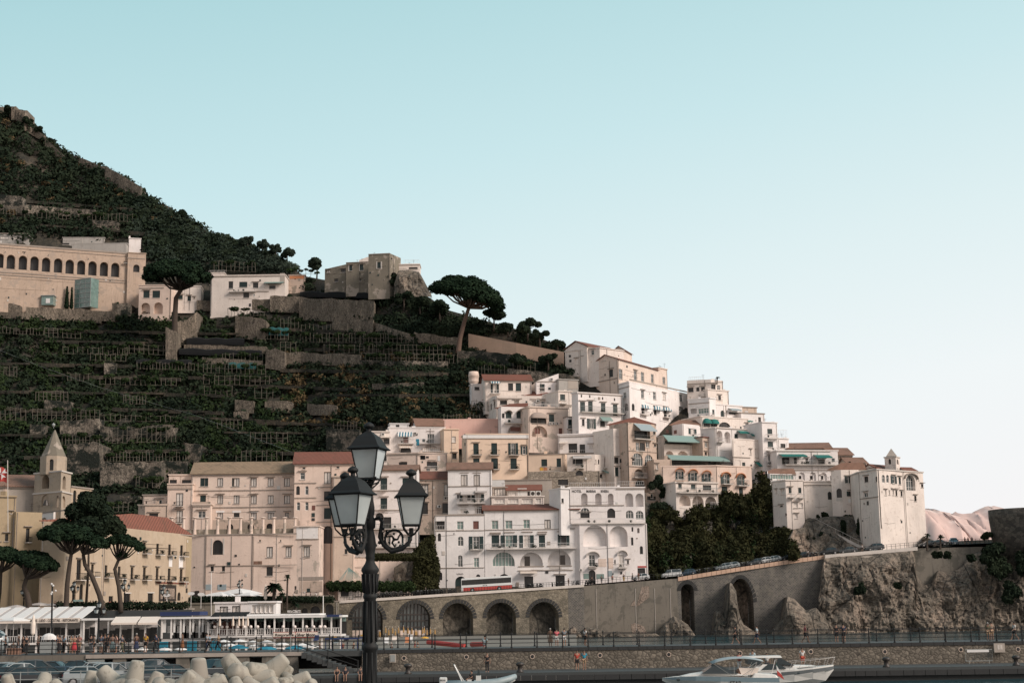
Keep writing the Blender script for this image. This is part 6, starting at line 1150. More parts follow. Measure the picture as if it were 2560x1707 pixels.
for k in (0,.5,1): x=745+150*k; p=Vector((P(x,1640,135.3).x,135.3,3.0-1.8*k)); b.tube([p,p+Vector((0,0,1.05))],.05,5)
b.build('handrail','iron',T)
def promrail(lb,x0,x1,d,z,h=1.12,step=63):
    T=thing('promenade_railing',lb,'railing',Vector((P((x0+x1)/2,1600,d).x,d,z))); n=int((x1-x0)/step); b=MB(); a=P(x0,1600,d).x; c=P(x1,1600,d).x
    for zz in (.42,.78,1.05) if d<140 else (.6,1.05): b.tube([(a,d,z+zz*h),(c,d,z+zz*h)],.03,5)
    b.build('rail','iron',T)
    for i in range(n+1):
        x=a+(c-a)*i/n; b=MB(); b.lathe((x,d,z),[(.11,0),(.1,.12),(.06,.16),(.055,.55),(.085,.6),(.05,.66),(.045,1.08*h),(.075,1.12*h),(.05,1.2*h),(.01,1.24*h)],8); b.build('post','iron',T)
promrail('iron promenade railing with turned posts on the sea side, in front of the walkers',-60,2620,138.6,3.0)
promrail('second iron railing along the far side of the promenade behind the walkers',-30,2620,144.6,3.0,step=84)
for i,(x,lb) in enumerate(((1020,'left of the inflatable boat'),(1300,'right of the inflatable boat bow'),(2217,'right of the motor cruisers'),(2542,'at the right edge'))):
    p=PZ(x,1678,1.1); p.y=132.3; p.x=P(x,1678,132.3).x; T=MB().lathe(p,[(.34,0),(.3,.1),(.22,.2),(.2,.5),(.34,.62),(.36,.74),(.2,.85),(.05,.88)],12).build('bollard','frame',None,True); tag(T,'rusty mooring bollard on the quay '+lb,'bollard','mooring bollards')
T=thing('crowd_barrier','metal crowd barrier leaning on the pier wall at right','barrier',P(2447,1645,137)); b=MB(); f=Fac(P(2414,1640,137)[:2],P(2481,1640,137)[:2]); 
b.tube([f.pt(0,1.35),f.pt(0,2.35),f.pt(f.L,2.35),f.pt(f.L,1.35),f.pt(0,1.35)],.03,5)
for i in range(1,20): b.tube([f.pt(f.L*i/20,1.35),f.pt(f.L*i/20,2.3)],.012,3)
for u in (.3,f.L-.3): b.tube([f.pt(u,1.1),f.pt(u,1.35)],.03,4)
b.build('grille','rail',T); b=MB(); f.box(b,.15,f.L-.3,2.12,2.33,.02,.05); b.build('plate','wfab',T)
f=Fac(P(2484,1615,137.9)[:2],P(2511,1615,137.9)[:2]); b=MB(); f.box(b,0,f.L,2.05,2.85,-.1,.12); f.box(b,.3,.5,2.3,2.7,.121,.14,1); f.box(b,.55,.75,2.3,2.7,.121,.14,1); tag(b.build('utility_box',['concl','slab']),'grey utility box set in the pier wall at right','utility box')
f=Fac(P(974,1632,137.9)[:2],P(990,1632,137.9)[:2]); b=MB(); f.box(b,0,f.L,1.9,2.65,-.1,.06); f.box(b,.08,f.L-.08,1.98,2.57,.061,.09,1); tag(b.build('utility_hatch',['concl','rail']),'small grey hatch in the pier wall right of the lamp post','hatch')
b=MB(); a=P(-200,1680,109); 
for z in (2.55,2.05): b.tube([P(-40,1600,108.5).xy.to_3d()+Vector((0,0,z)),P(660,1600,112).xy.to_3d()+Vector((0,0,z))],.03,5)
for x in range(-20,660,75): p=P(x,1600,108.5+(x+40)*.005); b.tube([(p.x,p.y,1.2),(p.x,p.y,2.6)],.035,5)
tag(b.build('parking_rail','rail'),'thin metal railing between the parked cars and the concrete tetrapods','railing')
# ================================================================ the big lamp post
SL=20/F
lp=P(925,1520,20); LB=Vector((lp.x,20,4.6)); LT=thing('street_lamp','tall black cast iron lamp post with four frosted lanterns in the foreground','street lamp',LB)
def zy(y): return P(925,y,20).z
prof=[(.22,4.6),(.22,4.9),(.15,5.05),(.115,5.1),(.105,zy(1720)),(.095,zy(1625)),(.118,zy(1622)),(.118,zy(1612)),(.09,zy(1608)),(.086,zy(1497)),(.10,zy(1494)),(.10,zy(1488)),(.088,zy(1484)),(.108,zy(1432)),(.13,zy(1426)),(.122,zy(1420)),(.075,zy(1408)),(.056,zy(1398)),(.07,zy(1394)),(.06,zy(1388)),(.075,zy(1375)),(.088,zy(1362)),(.07,zy(1340)),(.055,zy(1330)),(.05,zy(1322)),(.075,zy(1318)),(.078,zy(1298)),(.05,zy(1292)),(.062,zy(1280)),(.062,zy(1268)),(.035,zy(1240)),(.04,zy(1232)),(.03,zy(1226)),(.03,zy(1206)),(.05,zy(1203)),(.03,zy(1198))]
prof=[(r,z-4.6+LB.z) for r,z in prof]
prof=[(r*.93,z) for r,z in prof]; b=MB(); b.lathe((LB.x,LB.y,0),prof,24)
for k in range(12):
    a=2*math.pi*k/12; r0,r1=.089,.101
    b.tube([(LB.x+.108*math.cos(a),20+.108*math.sin(a),zy(1434)),(LB.x+.088*math.cos(a),20+.088*math.sin(a),zy(1482))],.012,5)
for k in range(8):
    a=2*math.pi*(k+.5)/8
    for za,zb in ((1502,1604),(1630,1715)): b.tube([(LB.x+.088*math.cos(a),20+.088*math.sin(a),zy(za)),(LB.x+.094*math.cos(a),20+.094*math.sin(a),zy(zb))],.011,5)
b.build('post','iron',LT,True)
m_,t_,b_=nt('frosted_glass'); v_=coords(t_); t_.links.new(ramp(t_,noise(t_,v_,2.,3),[(.3,(.42,.47,.47)),(.7,(.60,.66,.65))]),b_.inputs['Base Color']); b_.inputs['Roughness'].default_value=.35; b_.inputs['Transmission Weight'].default_value=.25; M['frost']=m_
def lantern(cx,ye,w,hg,d,rot):
    """cx: axis px, ye: eave py, w: eave half width (m), hg: glass height (m)"""
    c=P(cx,ye,d); ph=R(45)+rot; q=math.sqrt(2); W=w*q
    b=MB(); b.lathe(c,[(W*1.0,-.012),(W*1.02,.0),(W*.84,.035),(W*.70,.10),(W*.52,.165),(W*.26,.215),(W*.16,.235)],4,0,ph); roof=None
    b.lathe(c,[(.035,.23),(.03,.27),(.06,.285),(.075,.305),(.06,.335),(.03,.355),(.006,.365)],14)
    L=b.build('lantern','iron',LT)
    b=MB(); t,bo=w*.80,w*.50
    g=MB(); g.lathe(c,[(t*q,-.014),(bo*q,-.014-hg)],4,0,ph); g.build('glass','frost',L)
    f=MB()
    for k in range(4):
        a=ph+math.pi/2*k; a2=a+math.pi/2; T0=c+Vector((math.cos(a)*t*q,math.sin(a)*t*q,-.012)); B0=c+Vector((math.cos(a)*bo*q,math.sin(a)*bo*q,-.014-hg)); T1=c+Vector((math.cos(a2)*t*q,math.sin(a2)*t*q,-.012)); B1=c+Vector((math.cos(a2)*bo*q,math.sin(a2)*bo*q,-.014-hg))
        f.tube([T0,B0],.011,5); f.tube([B0,B1],.014,5); f.tube([T0,T1],.012,5)
        # claw legs down to the socket
        m=c+Vector((math.cos(a)*bo*q*.9,math.sin(a)*bo*q*.9,-.06-hg)); s=c+Vector((0,0,-.15-hg)); f.tube([B0,m,m.lerp(s,.6)+Vector((0,0,-.02)),s],[.009,.012,.012,.014],6)
    f.lathe(c,[(.02,-.15-hg),(.034,-.14-hg),(.03,-.06-hg),(.03,-.05-hg)],10)
    f.build('cage','iron',L); return c+Vector((0,0,-.15-hg))
ROT=R(-14)
def arm(s,dirv,ln):
    """scrolled bracket from the post collar out to the socket s"""
    cz=zy(1305); n=Vector((dirv.x,dirv.y,0)).normalized(); A=Vector((LB.x,20,cz))+n*.07; ln=(s-A).dot(n); b=MB(); zb=cz-.40
    b.tube([A+Vector((0,0,.04)),A+n*.05+Vector((0,0,.06)),A+n*.09+Vector((0,0,.0)),A+n*.06+Vector((0,0,-.2)),A+n*(.12)+Vector((0,0,-.31)),A+n*(ln*.45)+Vector((0,0,-.395)),A+n*(ln*.75)+Vector((0,0,-.36)),A+n*(ln*.95)+Vector((0,0,-.27)),Vector((s.x,s.y,s.z))],[.02,.024,.024,.026,.03,.032,.03,.024,.02],8)
    # round scroll with inner flourish
    C0=A+n*(ln*.52)+Vector((0,0,-.235)); r=.125
    b.tube([C0+n*(r*math.cos(a))+Vector((0,0,r*math.sin(a))) for a in [math.pi*(.05+i*.125) for i in range(15)]],[.017]*15,6)
    for k in range(3):
        a0=2.09*k; b.tube([C0,C0+n*(.05*math.cos(a0))+Vector((0,0,.05*math.sin(a0))),C0+n*(.11*math.cos(a0+.7))+Vector((0,0,.11*math.sin(a0+.7)))],[.02,.014,.008],6); b.ball(C0+n*(.075*math.cos(a0-.5))+Vector((0,0,.075*math.sin(a0-.5))),.018,6)
    b.tube([A+n*.1+Vector((0,0,-.3)),A+n*(ln*.2)+Vector((0,0,-.14)),A+n*(ln*.32)+Vector((0,0,-.11)),C0-n*r],[.02,.012,.014,.01],6); b.ball(A+n*(ln*.22)+Vector((0,0,-.09)),.02,6); b.ball(A+n*.06+Vector((0,0,-.27)),.028,6); b.ball(A+n*(ln*.98)+Vector((0,0,-.24)),.026,6)
    b.build('bracket','iron',LT,True)
lantern(922,1122,.228,.39,20,ROT)
s=lantern(1028,1240,.214,.37,19.9,R(8)); arm(s,Vector((s.x-LB.x,s.y-20,0)),0)
s=lantern(882,1234,.234,.39,19.55,R(-22)); arm(s,Vector((s.x-LB.x,s.y-20,0)),0)
s=lantern(862,1246,.204,.36,20.5,R(-22)); arm(s,Vector((s.x-LB.x,s.y-20,0)),0)
f=Fac((LB.x-.1,20),(LB.x+.1,20)); b=MB(); b.lathe((LB.x,20,zy(1213)),[(.03,0),(.055,.01),(.04,.04)],10)
for k in range(4):
    a=R(45)+ROT+math.pi/2*k; b.tube([(LB.x,20,zy(1212)),(LB.x+.1*math.cos(a),20+.1*math.sin(a),zy(1206)),(LB.x+.17*math.cos(a),20+.17*math.sin(a),zy(1194))],.011,5)
b.build('top_bracket','iron',LT)
for x,y,d,sc_,lb in ((183,1532,262,1.25,'black four lantern lamp between the pine trunks on the square'),(310,1530,262,1.3,'black four lantern lamp right of the pine trunks on the square'),(245,1606,170,1.05,'four lantern lamp rising from the promenade crowd'),(58,1535,258,1.1,'lamp half hidden behind the leftmost pine trunk'),(408,1535,262,1.15,'lamp in front of the dark mural on the convent wall'),(598,1505,300,1.,'lamp behind the white parasols of the upper terrace')):
    p=P(x,y,d); dup(LT,(p.x,p.y,p.z),None,lb,'smaller lantern posts on the waterfront',scale=sc_)
# ================================================================ umbrella pines on the square
umbrella('leftmost umbrella pine, cut by the left edge of the photo',-2,1520,252,[(-8,1520),(-2,1480),(0,1450),(2,1430)],[(10,1405,55,42,0)],31,12000,.3,'bark',7,ths=.75)
umbrella('umbrella pine with a low broad crown, second from the left edge',72,1520,250,[(74,1520),(68,1486),(60,1466),(66,1445)],[(88,1418,58,44,8),(135,1428,10,20,0)],32,14000,.3,'bark',8,ths=.75)
umbrella('umbrella pine with a straight trunk and the widest flat crown on the square',165,1520,250,[(165,1520),(168,1460),(174,1410),(178,1385)],[(150,1352,58,42,6),(185,1350,60,40,10)],33,20000,.3,'bark',7,ths=.75)
umbrella('umbrella pine with a strongly bent trunk in the middle of the square',258,1522,251,[(258,1522),(248,1485),(230,1440),(212,1410),(208,1385)],[(225,1362,50,32,8)],34,10000,.3,'bark',7,ths=.75)
umbrella('rightmost umbrella pine on the square with an open forked crown',300,1515,252,[(302,1515),(297,1465),(287,1422),(296,1400)],[(292,1358,30,22,0),(322,1365,42,28,12),(305,1390,14,12,0)],35,10000,.3,'bark',6,ths=.75)
tree('leafy_tree','taller leafy green tree rising behind the umbrella pines, before the bell tower',P(215,1515,258),13.5,5.2,[(-.85,0,.0,.4),(-.4,0,.5,.42),(0,0,.75,.45),(.3,.3,.5,.4),(.7,0,.1,.4),(.95,0,-.1,.3),(0,0,0,.5),(.4,-.2,-.1,.4),(-.3,0,-.1,.45),(.2,.2,.9,.3),(-.1,0,.95,.3)],9000,.28,'bush',seed=77,tr=.25)
def palm(lb,x,y0,y1,d,r,seed,nf=16,tr=4):
    s=d/F; a=P(x,y0,d); c=P(x+2,y1,d); T=thing('palm_tree',lb,'palm',a); b=MB(); b.tube([a-Vector((0,0,1)),a.lerp(c,.5),c],[tr*s*.9,tr*s*.7,tr*s*.8],7); b.build('trunk','bark',T); b=MB(); g=random.Random(seed)
    for i in range(nf):
        an=g.uniform(0,6.28); el=g.uniform(-.2,1.1); L=r*s*g.uniform(.8,1.1); dv=Vector((math.cos(an)*math.cos(el),math.sin(an)*math.cos(el),math.sin(el))); pts=[c+dv*L*k+Vector((0,0,-L*.55*k*k)) for k in (0,.33,.66,1)]; sd=dv.cross(Vector((0,0,1))).normalized()*L*.14
        for k in range(3):
            w0,w1=[.3,1,.8,.1][k],[.3,1,.8,.1][k+1]; b.poly([pts[k]-sd*w0,pts[k]+sd*w0-Vector((0,0,.1*L*w0)),pts[k+1]+sd*w1-Vector((0,0,.1*L*w1)),pts[k+1]-sd*w1])
    b.build('fronds','pine',T); return T
palm('slender single palm before the pink base wall',717,1510,1440,298,14,1,20,3)
palm('large bushy palm left of the slender palm',684,1512,1465,297,26,2,60,6)
palm('smaller palm clump at the right of the bushy palm',703,1512,1486,296,16,3,30,4)
palm('dark palm in front of the stone arches below the terrace',736,1550,1510,285,16,4,26,4)
palm('little palm on the rooftop house skyline',1792,952,944,D(1790,960)-3,9,5,22,2)
palm('small palm by the arched gate at the foot of the promontory',2317,1366,1336,351,12,6,22,3)
palm('small palm right of the promontory hotel on the road',2350,1362,1340,352,13,7,26,3)
# ================================================================ lido, beach things
def bars(name,mat,pts,r,parent=None):
    b=MB(); [b.tube([a,c],r,4) for a,c in pts]; return b.build(name,mat,parent)
def lido(name,lb,x0,x1,d,yf,yt,dep,n,rail=True,roofm='wfab',wallm='white',roofy=None,side=1.0,yb=None,skycur=None):
    f=Fac(P(x0,yf,d)[:2],P(x1,yf,d)[:2]); zf=f.hit((x0+x1)/2,yf)[1]; zt=f.hit((x0+x1)/2,yt)[1]; T=thing(name,lb,'beach restaurant',f.pt(f.L/2,zf,0))
    b=MB(); f.box(b,0,f.L,zf-.35,zf,-dep,.1); b.build('deck','wframe',T)
    b=MB(); f.box(b,-.3,f.L+.3,zt,zt+.3,-dep,.4); b.build('roof',roofm,T)
    b=MB(); f.box(b,0,f.L,zf,zt,-dep,-dep+.2); b.build('back_wall',wallm,T)
    b=MB()
    for i in range(n+1): u=f.L*i/n; b=MB(); f.box(b,u-.12,u+.12,zf,zt,-.12,.12); b.build('post','wframe',T)
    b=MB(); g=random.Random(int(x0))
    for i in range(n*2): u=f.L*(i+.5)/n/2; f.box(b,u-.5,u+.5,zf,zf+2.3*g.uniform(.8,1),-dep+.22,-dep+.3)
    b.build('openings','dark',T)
    if rail:
        b=MB(); 
        for z in (.15,1.): f.box(b,0,f.L,zf+z-.04,zf+z+.04,-.05,.04)
        for i in range(int(f.L/.35)): u=i*.35; f.box(b,u,u+.08,zf+.15,zf+1,-.04,.02)
        b.build('railing','wrail',T)
    for i in range(n+1): u=f.L*i/n; b=MB(); f.box(b,u-.15,u+.15,.5,zf-.35,-.5,-.2); b.build('stilt','wframe',T)
    return T,f,zf,zt
TA,fa,za,zta=lido('left_restaurant','long white beach restaurant with a lettered fascia at the lower left',-60,202,236,1606,1552,9,7)
b=MB(); z=zta; f=fa; f.hexa=None
b.hexa([f.pt(0,z+.1,.8),f.pt(f.L,z+.1,.8),f.pt(f.L,z+2.,-8),f.pt(0,z+2.,-8)],[f.pt(0,z+.2,.8),f.pt(f.L,z+.2,.8),f.pt(f.L,z+2.1,-8),f.pt(0,z+2.1,-8)]); b.build('sloped_roof','gfab',TA)
for k in range(7): b=MB(); u=fa.L*(k+.4)/7; b.hexa([fa.pt(u,zta+.22,.8),fa.pt(u+1.6,zta+.22,.8),fa.pt(u+1.6,zta+2.12,-8),fa.pt(u,zta+2.12,-8)],[fa.pt(u,zta+.3,.8),fa.pt(u+1.6,zta+.3,.8),fa.pt(u+1.6,zta+2.2,-8),fa.pt(u,zta+2.2,-8)]); b.build('roof_panel','wfab',TA)
b=MB(); f.box(b,0,f.L,z-.3,z+.42,.8,.86); b.build('fascia','cfab',TA); u0,_=f.hit(80,1548); u1,_=f.hit(199,1548); text('MARIS - LIDO - COCKTAIL - RISTORANTE',f.pt(u0,z-.14,.9),f.U,u1-u0,.42,'frame',TA)
TB,fb_,zb_,ztb=lido('middle_restaurant','white beach restaurant with two fabric awnings, second from the left',208,362,235,1607,1549,8,5,False)
for x0,x1 in ((289,352),(355,402)): feat(fb_ if x0<300 else fb_,TB,['AA',str(x0),'1541',str(x1),'1560','K'],None)
TC,fc_,zc,ztc=lido('glazed_restaurant','white glazed beach restaurant with hanging curtains, left of the dark scalloped awning',404,522,235,1596,1546,7,5,False)
b=MB(); fc_.box(b,-.3,fc_.L*.8,ztc+.5,ztc+1.1,-6,.2); b.build('blue_top','navy',TC)
b=MB(); 
for i in range(5):
    for a_,c_,z_,n_ in ((.05*fc_.L/5,.05*fc_.L/5+.5,1.,-.3),(.9*fc_.L/5,.9*fc_.L/5+.4,.6,-.3),(.3*fc_.L/5,.75*fc_.L/5,.9,-2.)): b=MB(); u=fc_.L*i/5; fc_.box(b,u+a_,u+c_,zc+z_,ztc if n_>-1 else zc+2,n_,n_+.1); b.build('curtain','wfab',TC)
TD,fd,zd,ztd=lido('upper_deck_restaurant','white two level beach restaurant deck with turquoise back wall and railing',520,852,232,1587,1544,7,14,True,wallm='lteal')
b=MB(); fd.box(b,fd.L*.28,fd.L*.83,ztd+.35,ztd+.6,-9,-1.2); b.build('upper_roof','wfab',TD)
b=MB(); z=ztd; L=fd.L*.27
for i in range(12):
    u0,u1=L*i/12,L*(i+1)/12; s0,s1=.35*abs(math.sin(i*1.57)),.35*abs(math.sin((i+1)*1.57)); b.hexa([fd.pt(u0,z-.3-s0,1.),fd.pt(u1,z-.3-s1,1.),fd.pt(u1,z+.9,-5),fd.pt(u0,z+.9,-5)],[fd.pt(u0,z-.2-s0,1.),fd.pt(u1,z-.2-s1,1.),fd.pt(u1,z+1,-5),fd.pt(u0,z+1,-5)])
b.build('scalloped_awning','net',TD); b=MB(); fd.box(b,0,L,zd,z-.4,-4,-3.8); b.build('inner_wall','brown',TD)
b=MB(); u0,u1=fd.hit(818,1545)[0],fd.hit(849,1545)[0]; fd.box(b,u0,u1,z+.05,z+.4,-3,.6); b.build('blue_awning','navy',TD)
b=MB(); 
for i in range(26):
    u=fd.L*(i+.5)/26; fd.box(b,u-.25,u+.25,zd+.4,zd+.5,-2.2,-1.7); fd.box(b,u-.22,u-.16,zd,zd+.9,-1.8,-1.72); fd.box(b,u+.16,u+.22,zd,zd+.9,-1.8,-1.72)
b.build('chairs','wrail',TD); TD.children[-1]['kind']='stuff'
b=MB(); u0,u1=fd.hit(684,1586)[0],fd.hit(794,1586)[0]; fd.box(b,u0,u1,zd-.35,zd+.42,.16,.22); fd.box(b,u0-.05,u1+.05,zd-.4,zd-.35,.15,.24,1); fd.box(b,u0-.05,u1+.05,zd+.42,zd+.47,.15,.24,1); fd.box(b,(u0+u1)/2-.03,(u0+u1)/2+.03,zd-.35,zd+.42,.221,.24,1); b.build('sign_board',['cfab','redp'],TD)
text('Silver Moon',fd.pt((u0+u1)/2+.2,zd-.2,.26),fd.U,(u1-u0)*.42,.46,'frame',TD); text('Ristorante',fd.pt(u0+.3,zd-.15,.26),fd.U,(u1-u0)*.42,.4,'frame',TD)
u0,u1=fd.hit(716,1535)[0],fd.hit(749,1535)[0]; text('MAR di COBALTO',fd.pt(u0,ztd+.75,-1),fd.U,u1-u0,.42,'wframe',TD)
for i,(x) in enumerate((549,582,597,607,619)):
    p=P(x,1582,230.5); T=thing('folded_parasol','folded striped parasol '+['beside the left porch pillar of the brown wall','second from left before the brown wall','third of the close group before the brown wall','fourth of the close group before the brown wall','last of the close group before the brown wall'][i],'parasol',p,'folded parasols on the restaurant deck')
    MB().tube([p,p+Vector((0,0,2.6))],.03,5).build('pole','wframe',T); MB().lathe(p+Vector((0,0,1.)),[(.05,0),(.2,.15),(.17,.8),(.03,1.5)],8).build('canopy','cstripe',T)
# white globe lamps on the deck rail
for i,x in enumerate((537,555,568,593,610,627,644,672,708,737,766,784,800,812)):
    p=P(x,1566,231.8); o=MB().ball(p,.26,10).build('globe_lamp','globe',None,True); tag(o,'white globe lamp on the restaurant deck railing','lamp','globe lamps along the deck railing')
# little white conservatory behind, stone terrace wall with pointed arches
Tk=house('conservatory','white glazed kiosk with curtains above the scalloped awning',[(537,262),(622,262)],(560,1508),(560,1552),'white','B 549 1515 570 1532; B 580 1514 600 1531',dep=5,cat='kiosk')
house('','',[(622,262),(690,262)],(650,1506),(650,1545),'cool','; '.join(f'g {x} 1512 {x+9} 1530' for x in range(630,685,11)),dep=5,into=Tk)
sl=house('terrace_wall_arched','rubble terrace wall with pointed barred arches behind the cobalt lettered roof',[(600,300),(845,300)],(700,1506),(700,1575),'yrub','ak 755 1520 768 1550 .6; ak 776 1514 800 1552 .6; ak 812 1509 834 1555 .6',cat='stone wall',cap=True,capm='trim',dep=2)
house('planter_wall','weathered parapet wall of the square above the restaurants',[(206,254),(480,256)],(300,1526),(300,1550),'concl','',cat='wall',cap=True,dep=1)
house('terrace_block','dark stained balustrade block in the middle of the lower terrace',[(460,270),(530,270)],(500,1510),(500,1550),'castle','',cat='wall',dep=4)
b=MB(); f=Fac(P(470,1500,299)[:2],P(835,1500,299)[:2]); z=8.6
b=MB(); f.box(b,0,f.L,z,z+1.,-.3,0)
tag(b.build('terrace_parapet','castle'),'dark planted parapet of the upper terrace','parapet')
hp_=[P(x,1497+g_%3,298.6) for g_,x in enumerate(range(480,835,5))]
o=leafmesh('hedge',hp_,[.7]*len(hp_),7000,.16,'bush',seed=5); tag(o,'planted hedge and pots along the upper terrace parapet','hedge',kind='stuff')
hp_=[P(x,1512+(x*7)%5,253) for x in range(150,470,9)]; o=leafmesh('hedge',hp_,[.75]*len(hp_),5000,.16,'bush',seed=6); tag(o,'low shrubs and pots along the left square parapet','hedge',kind='stuff')
hp_=[P(825+x,1462+ (x*13)%9,326) for x in range(0,205,6)]; o=leafmesh('pergola_vine',hp_,[1.]*len(hp_),9000,.2,'vine',seed=8); tag(o,'thick vine canopy over the shop front behind the lamp post','vine',kind='stuff')
hp_=[P(x,1385+(x*7)%14,331) for x in range(925,1045,6)]; o=leafmesh('hanging_vine',hp_,[.9]*len(hp_),6000,.2,'ivy',seed=9); tag(o,'ivy hanging from the terrace edge below the gallery house','vine',kind='stuff')
# parasols
def parasol(lb,x,y,d,w,h,mat,group,hang=2.4,n=8,cat='parasol',slope=.3):
    c=P(x,y,d); r=w*d/F/2; T=thing('parasol',lb,cat,c-Vector((0,0,hang)),group); MB().tube([c-Vector((0,0,hang)),c],.035,5).build('pole','wframe',T)
    MB().lathe(c-Vector((0,0,r*slope)),[(r,-.12),(r,0),(r*.5,r*slope*.6),(.02,r*slope)],n,0,.3).build('canopy',mat,T)
for i,(x,y,w,m,l) in enumerate(((596,1610,50,'cyan','teal beach parasol left of three'),(666,1613,50,'cyan','teal beach parasol in the middle of three'),(738,1611,52,'cyan','larger teal beach parasol right of three'),(560,1598,34,'wfab','white beach parasol at the left of the back row'),(600,1597,36,'wfab','white beach parasol second in the back row'),(632,1600,32,'wfab','white beach parasol third in the back row'),(668,1599,40,'wfab','white beach parasol in the middle of the back row'),(705,1604,34,'wfab','white beach parasol right of the middle'),(755,1607,40,'wfab','white beach parasol behind the right teal one'),(780,1610,36,'wfab','last white beach parasol on the right'),(412,1617,34,'wfab','white parasol top left of the brown dressed walker'),(452,1617,30,'wfab','white parasol top right of the brown dressed walker'),(355,1617,30,'wfab','small white parasol seen through the railing at left'),(575,1607,36,'wfab','white parasol between the left teal parasol and the deck'),(635,1610,34,'wfab','white parasol between the left and middle teal ones'),(700,1614,30,'wfab','white parasol between the middle and right teal ones'))):
    parasol(l,x,y,195+ (i%4)*3+(12 if m=='wfab' else 0),w,0,m,'beach parasols below the deck')
for x,y,w,m,l,d in ((35,1541,78,'wfab','big white square parasol at the left restaurant',228),(42,1511,64,'gfab','grey parasol on the square behind the left restaurant',250),(100,1505,58,'gfab','second grey parasol on the square, wider',252),(128,1507,50,'gfab','third grey parasol on the square near the lamp',254),
  (552,1478,96,'wfab','wide flat white parasol on the upper terrace, left',302),(600,1470,110,'wfab','largest white parasol on the upper terrace',306),(622,1480,70,'wfab','front white parasol on the upper terrace',300)): parasol(l,x,y,d,w,0,m,'restaurant parasols',3,4,slope=.22)
for x,y,d,l in ((83,1562,226,'tall folded cream parasol before the lettered fascia'),(664,1480,298,'folded beige parasol left of the palm'),(687,1478,298,'folded beige parasol right beside the palm')):
    p=P(x,y,d)-Vector((0,0,1.5)); T=thing('folded_parasol',l,'parasol',p); MB().lathe(p,[(.1,0),(.32,.3),(.36,1.6),(.2,2.6),(.03,3.1)],8).build('canopy','cfab',T); MB().tube([p-Vector((0,0,1.3)),p],.05,5).build('pole','wframe',T)
for i,(x,y,l) in enumerate(((833,1587,'yellow and blue parasol left of the lamp post'),(910,1584,'yellow and blue parasol touching the lamp post'),(1062,1590,'yellow and blue parasol in front of the third arch'),(857,1584,'yellow and blue parasol with tilted canopy near the second arch'))):
    parasol(l,x,y,300,20,0,'yel' if i!=3 else 'navy','yellow and blue parasols before the arches',2.2)
g=random.Random(5)
M['ochrefab']=plain('faded_yellow_fabric',(.42,.25,.09),.8)
for i in range(18):
    x=936+i*9+g.uniform(-4,4); p=P(x,1592,308+g.uniform(-4,4)); p.z-=g.uniform(0,1.); T=MB(); T.tube([p,p+Vector((0,0,2.4))],.04,4); T.lathe(p+Vector((0,0,.9)),[(.04,0),(.16,.15),(.13,.8),(.02,1.3)],6,1); o=T.build('closed_parasol',['wframe','ochrefab']); tag(o,'closed yellow beach parasol before the glazed arch','parasol','closed yellow parasols before the arch')
for i,(x,y,m,l) in enumerate(((1018,1612,'orange','orange deckchair behind the railing'),(1025,1606,'wfab','white lounger behind the orange deckchair'),(985,1608,'cfab','cream lounger left of the orange deckchair'),(840,1612,'bluegray','pale blue lounger left of the lamp post'),(865,1608,'wfab','white lounger next to the lamp post'),(790,1606,'navy','dark blue lounger under the blue canopy'),(965,1612,'wfab','white lounger right of the lamp post'))):
    p=P(x,y,190+i*2); T=thing('deckchair',l,'deckchair',p,'beach chairs'); b=MB(); b.hexa([p+Vector(q) for q in ((-.3,-.6,.3),(.3,-.6,.3),(.3,.4,.35),(-.3,.4,.35))],[p+Vector(q) for q in ((-.3,-.6,.36),(.3,-.6,.36),(.3,.4,.41),(-.3,.4,.41))]); b.hexa([p+Vector(q) for q in ((-.3,.4,.35),(.3,.4,.35),(.3,.9,1.),(-.3,.9,1.))],[p+Vector(q) for q in ((-.3,.45,.33),(.3,.45,.33),(.3,.95,.98),(-.3,.95,.98))]); b.build('seat',m,T)
    b=MB(); [b.tube([p+Vector((sx,sy,0)),p+Vector((sx,sy,.35))],.03,4) for sx in(-.3,.3) for sy in (-.5,.5)]; b.build('legs','wframe',T)
b=MB(); 
for k in range(2): b.tube([P(1070+k*110,1604+k*6,210),P(1162+k*50,1614-k*5,205)],[.35,.3],8)
tag(b.build('red_hull','redp'),'long narrow red hull lying on the beach behind the railing','rowing boat')
T=thing('beach_canopy','navy blue beach canopy on posts left of the lamp post','canopy',P(845,1615,200)); b=MB(); a=P(812,1598,196); c=P(895,1598,196); b.box(a.x,c.x,196,203,a.z,a.z+.18); b.build('roof','navy',T); b=MB(); [b.tube([(x,y,.8),(x,y,a.z)],.07,5) for x in (a.x+.1,(a.x+c.x)/2,c.x-.1) for y in (196.2,202.8)]; b.build('posts','navy',T)
for i,(x0,x1,l) in enumerate(((395,420,'left'),(468,492,'middle'),(525,552,'right'))):
    b=MB(); a=P(x0,1600,232); c=P(x1,1600,232); n=6
    for k in range(n): u=a.x+(c.x-a.x)*k/n; b.box(u,u+(c.x-a.x)/n*.8,232,232.4,.8,2.3)
    tag(b.build('beach_cabins','cyan'),'row of bright blue beach boards under the restaurant, '+l+' group','beach boards','blue beach boards')
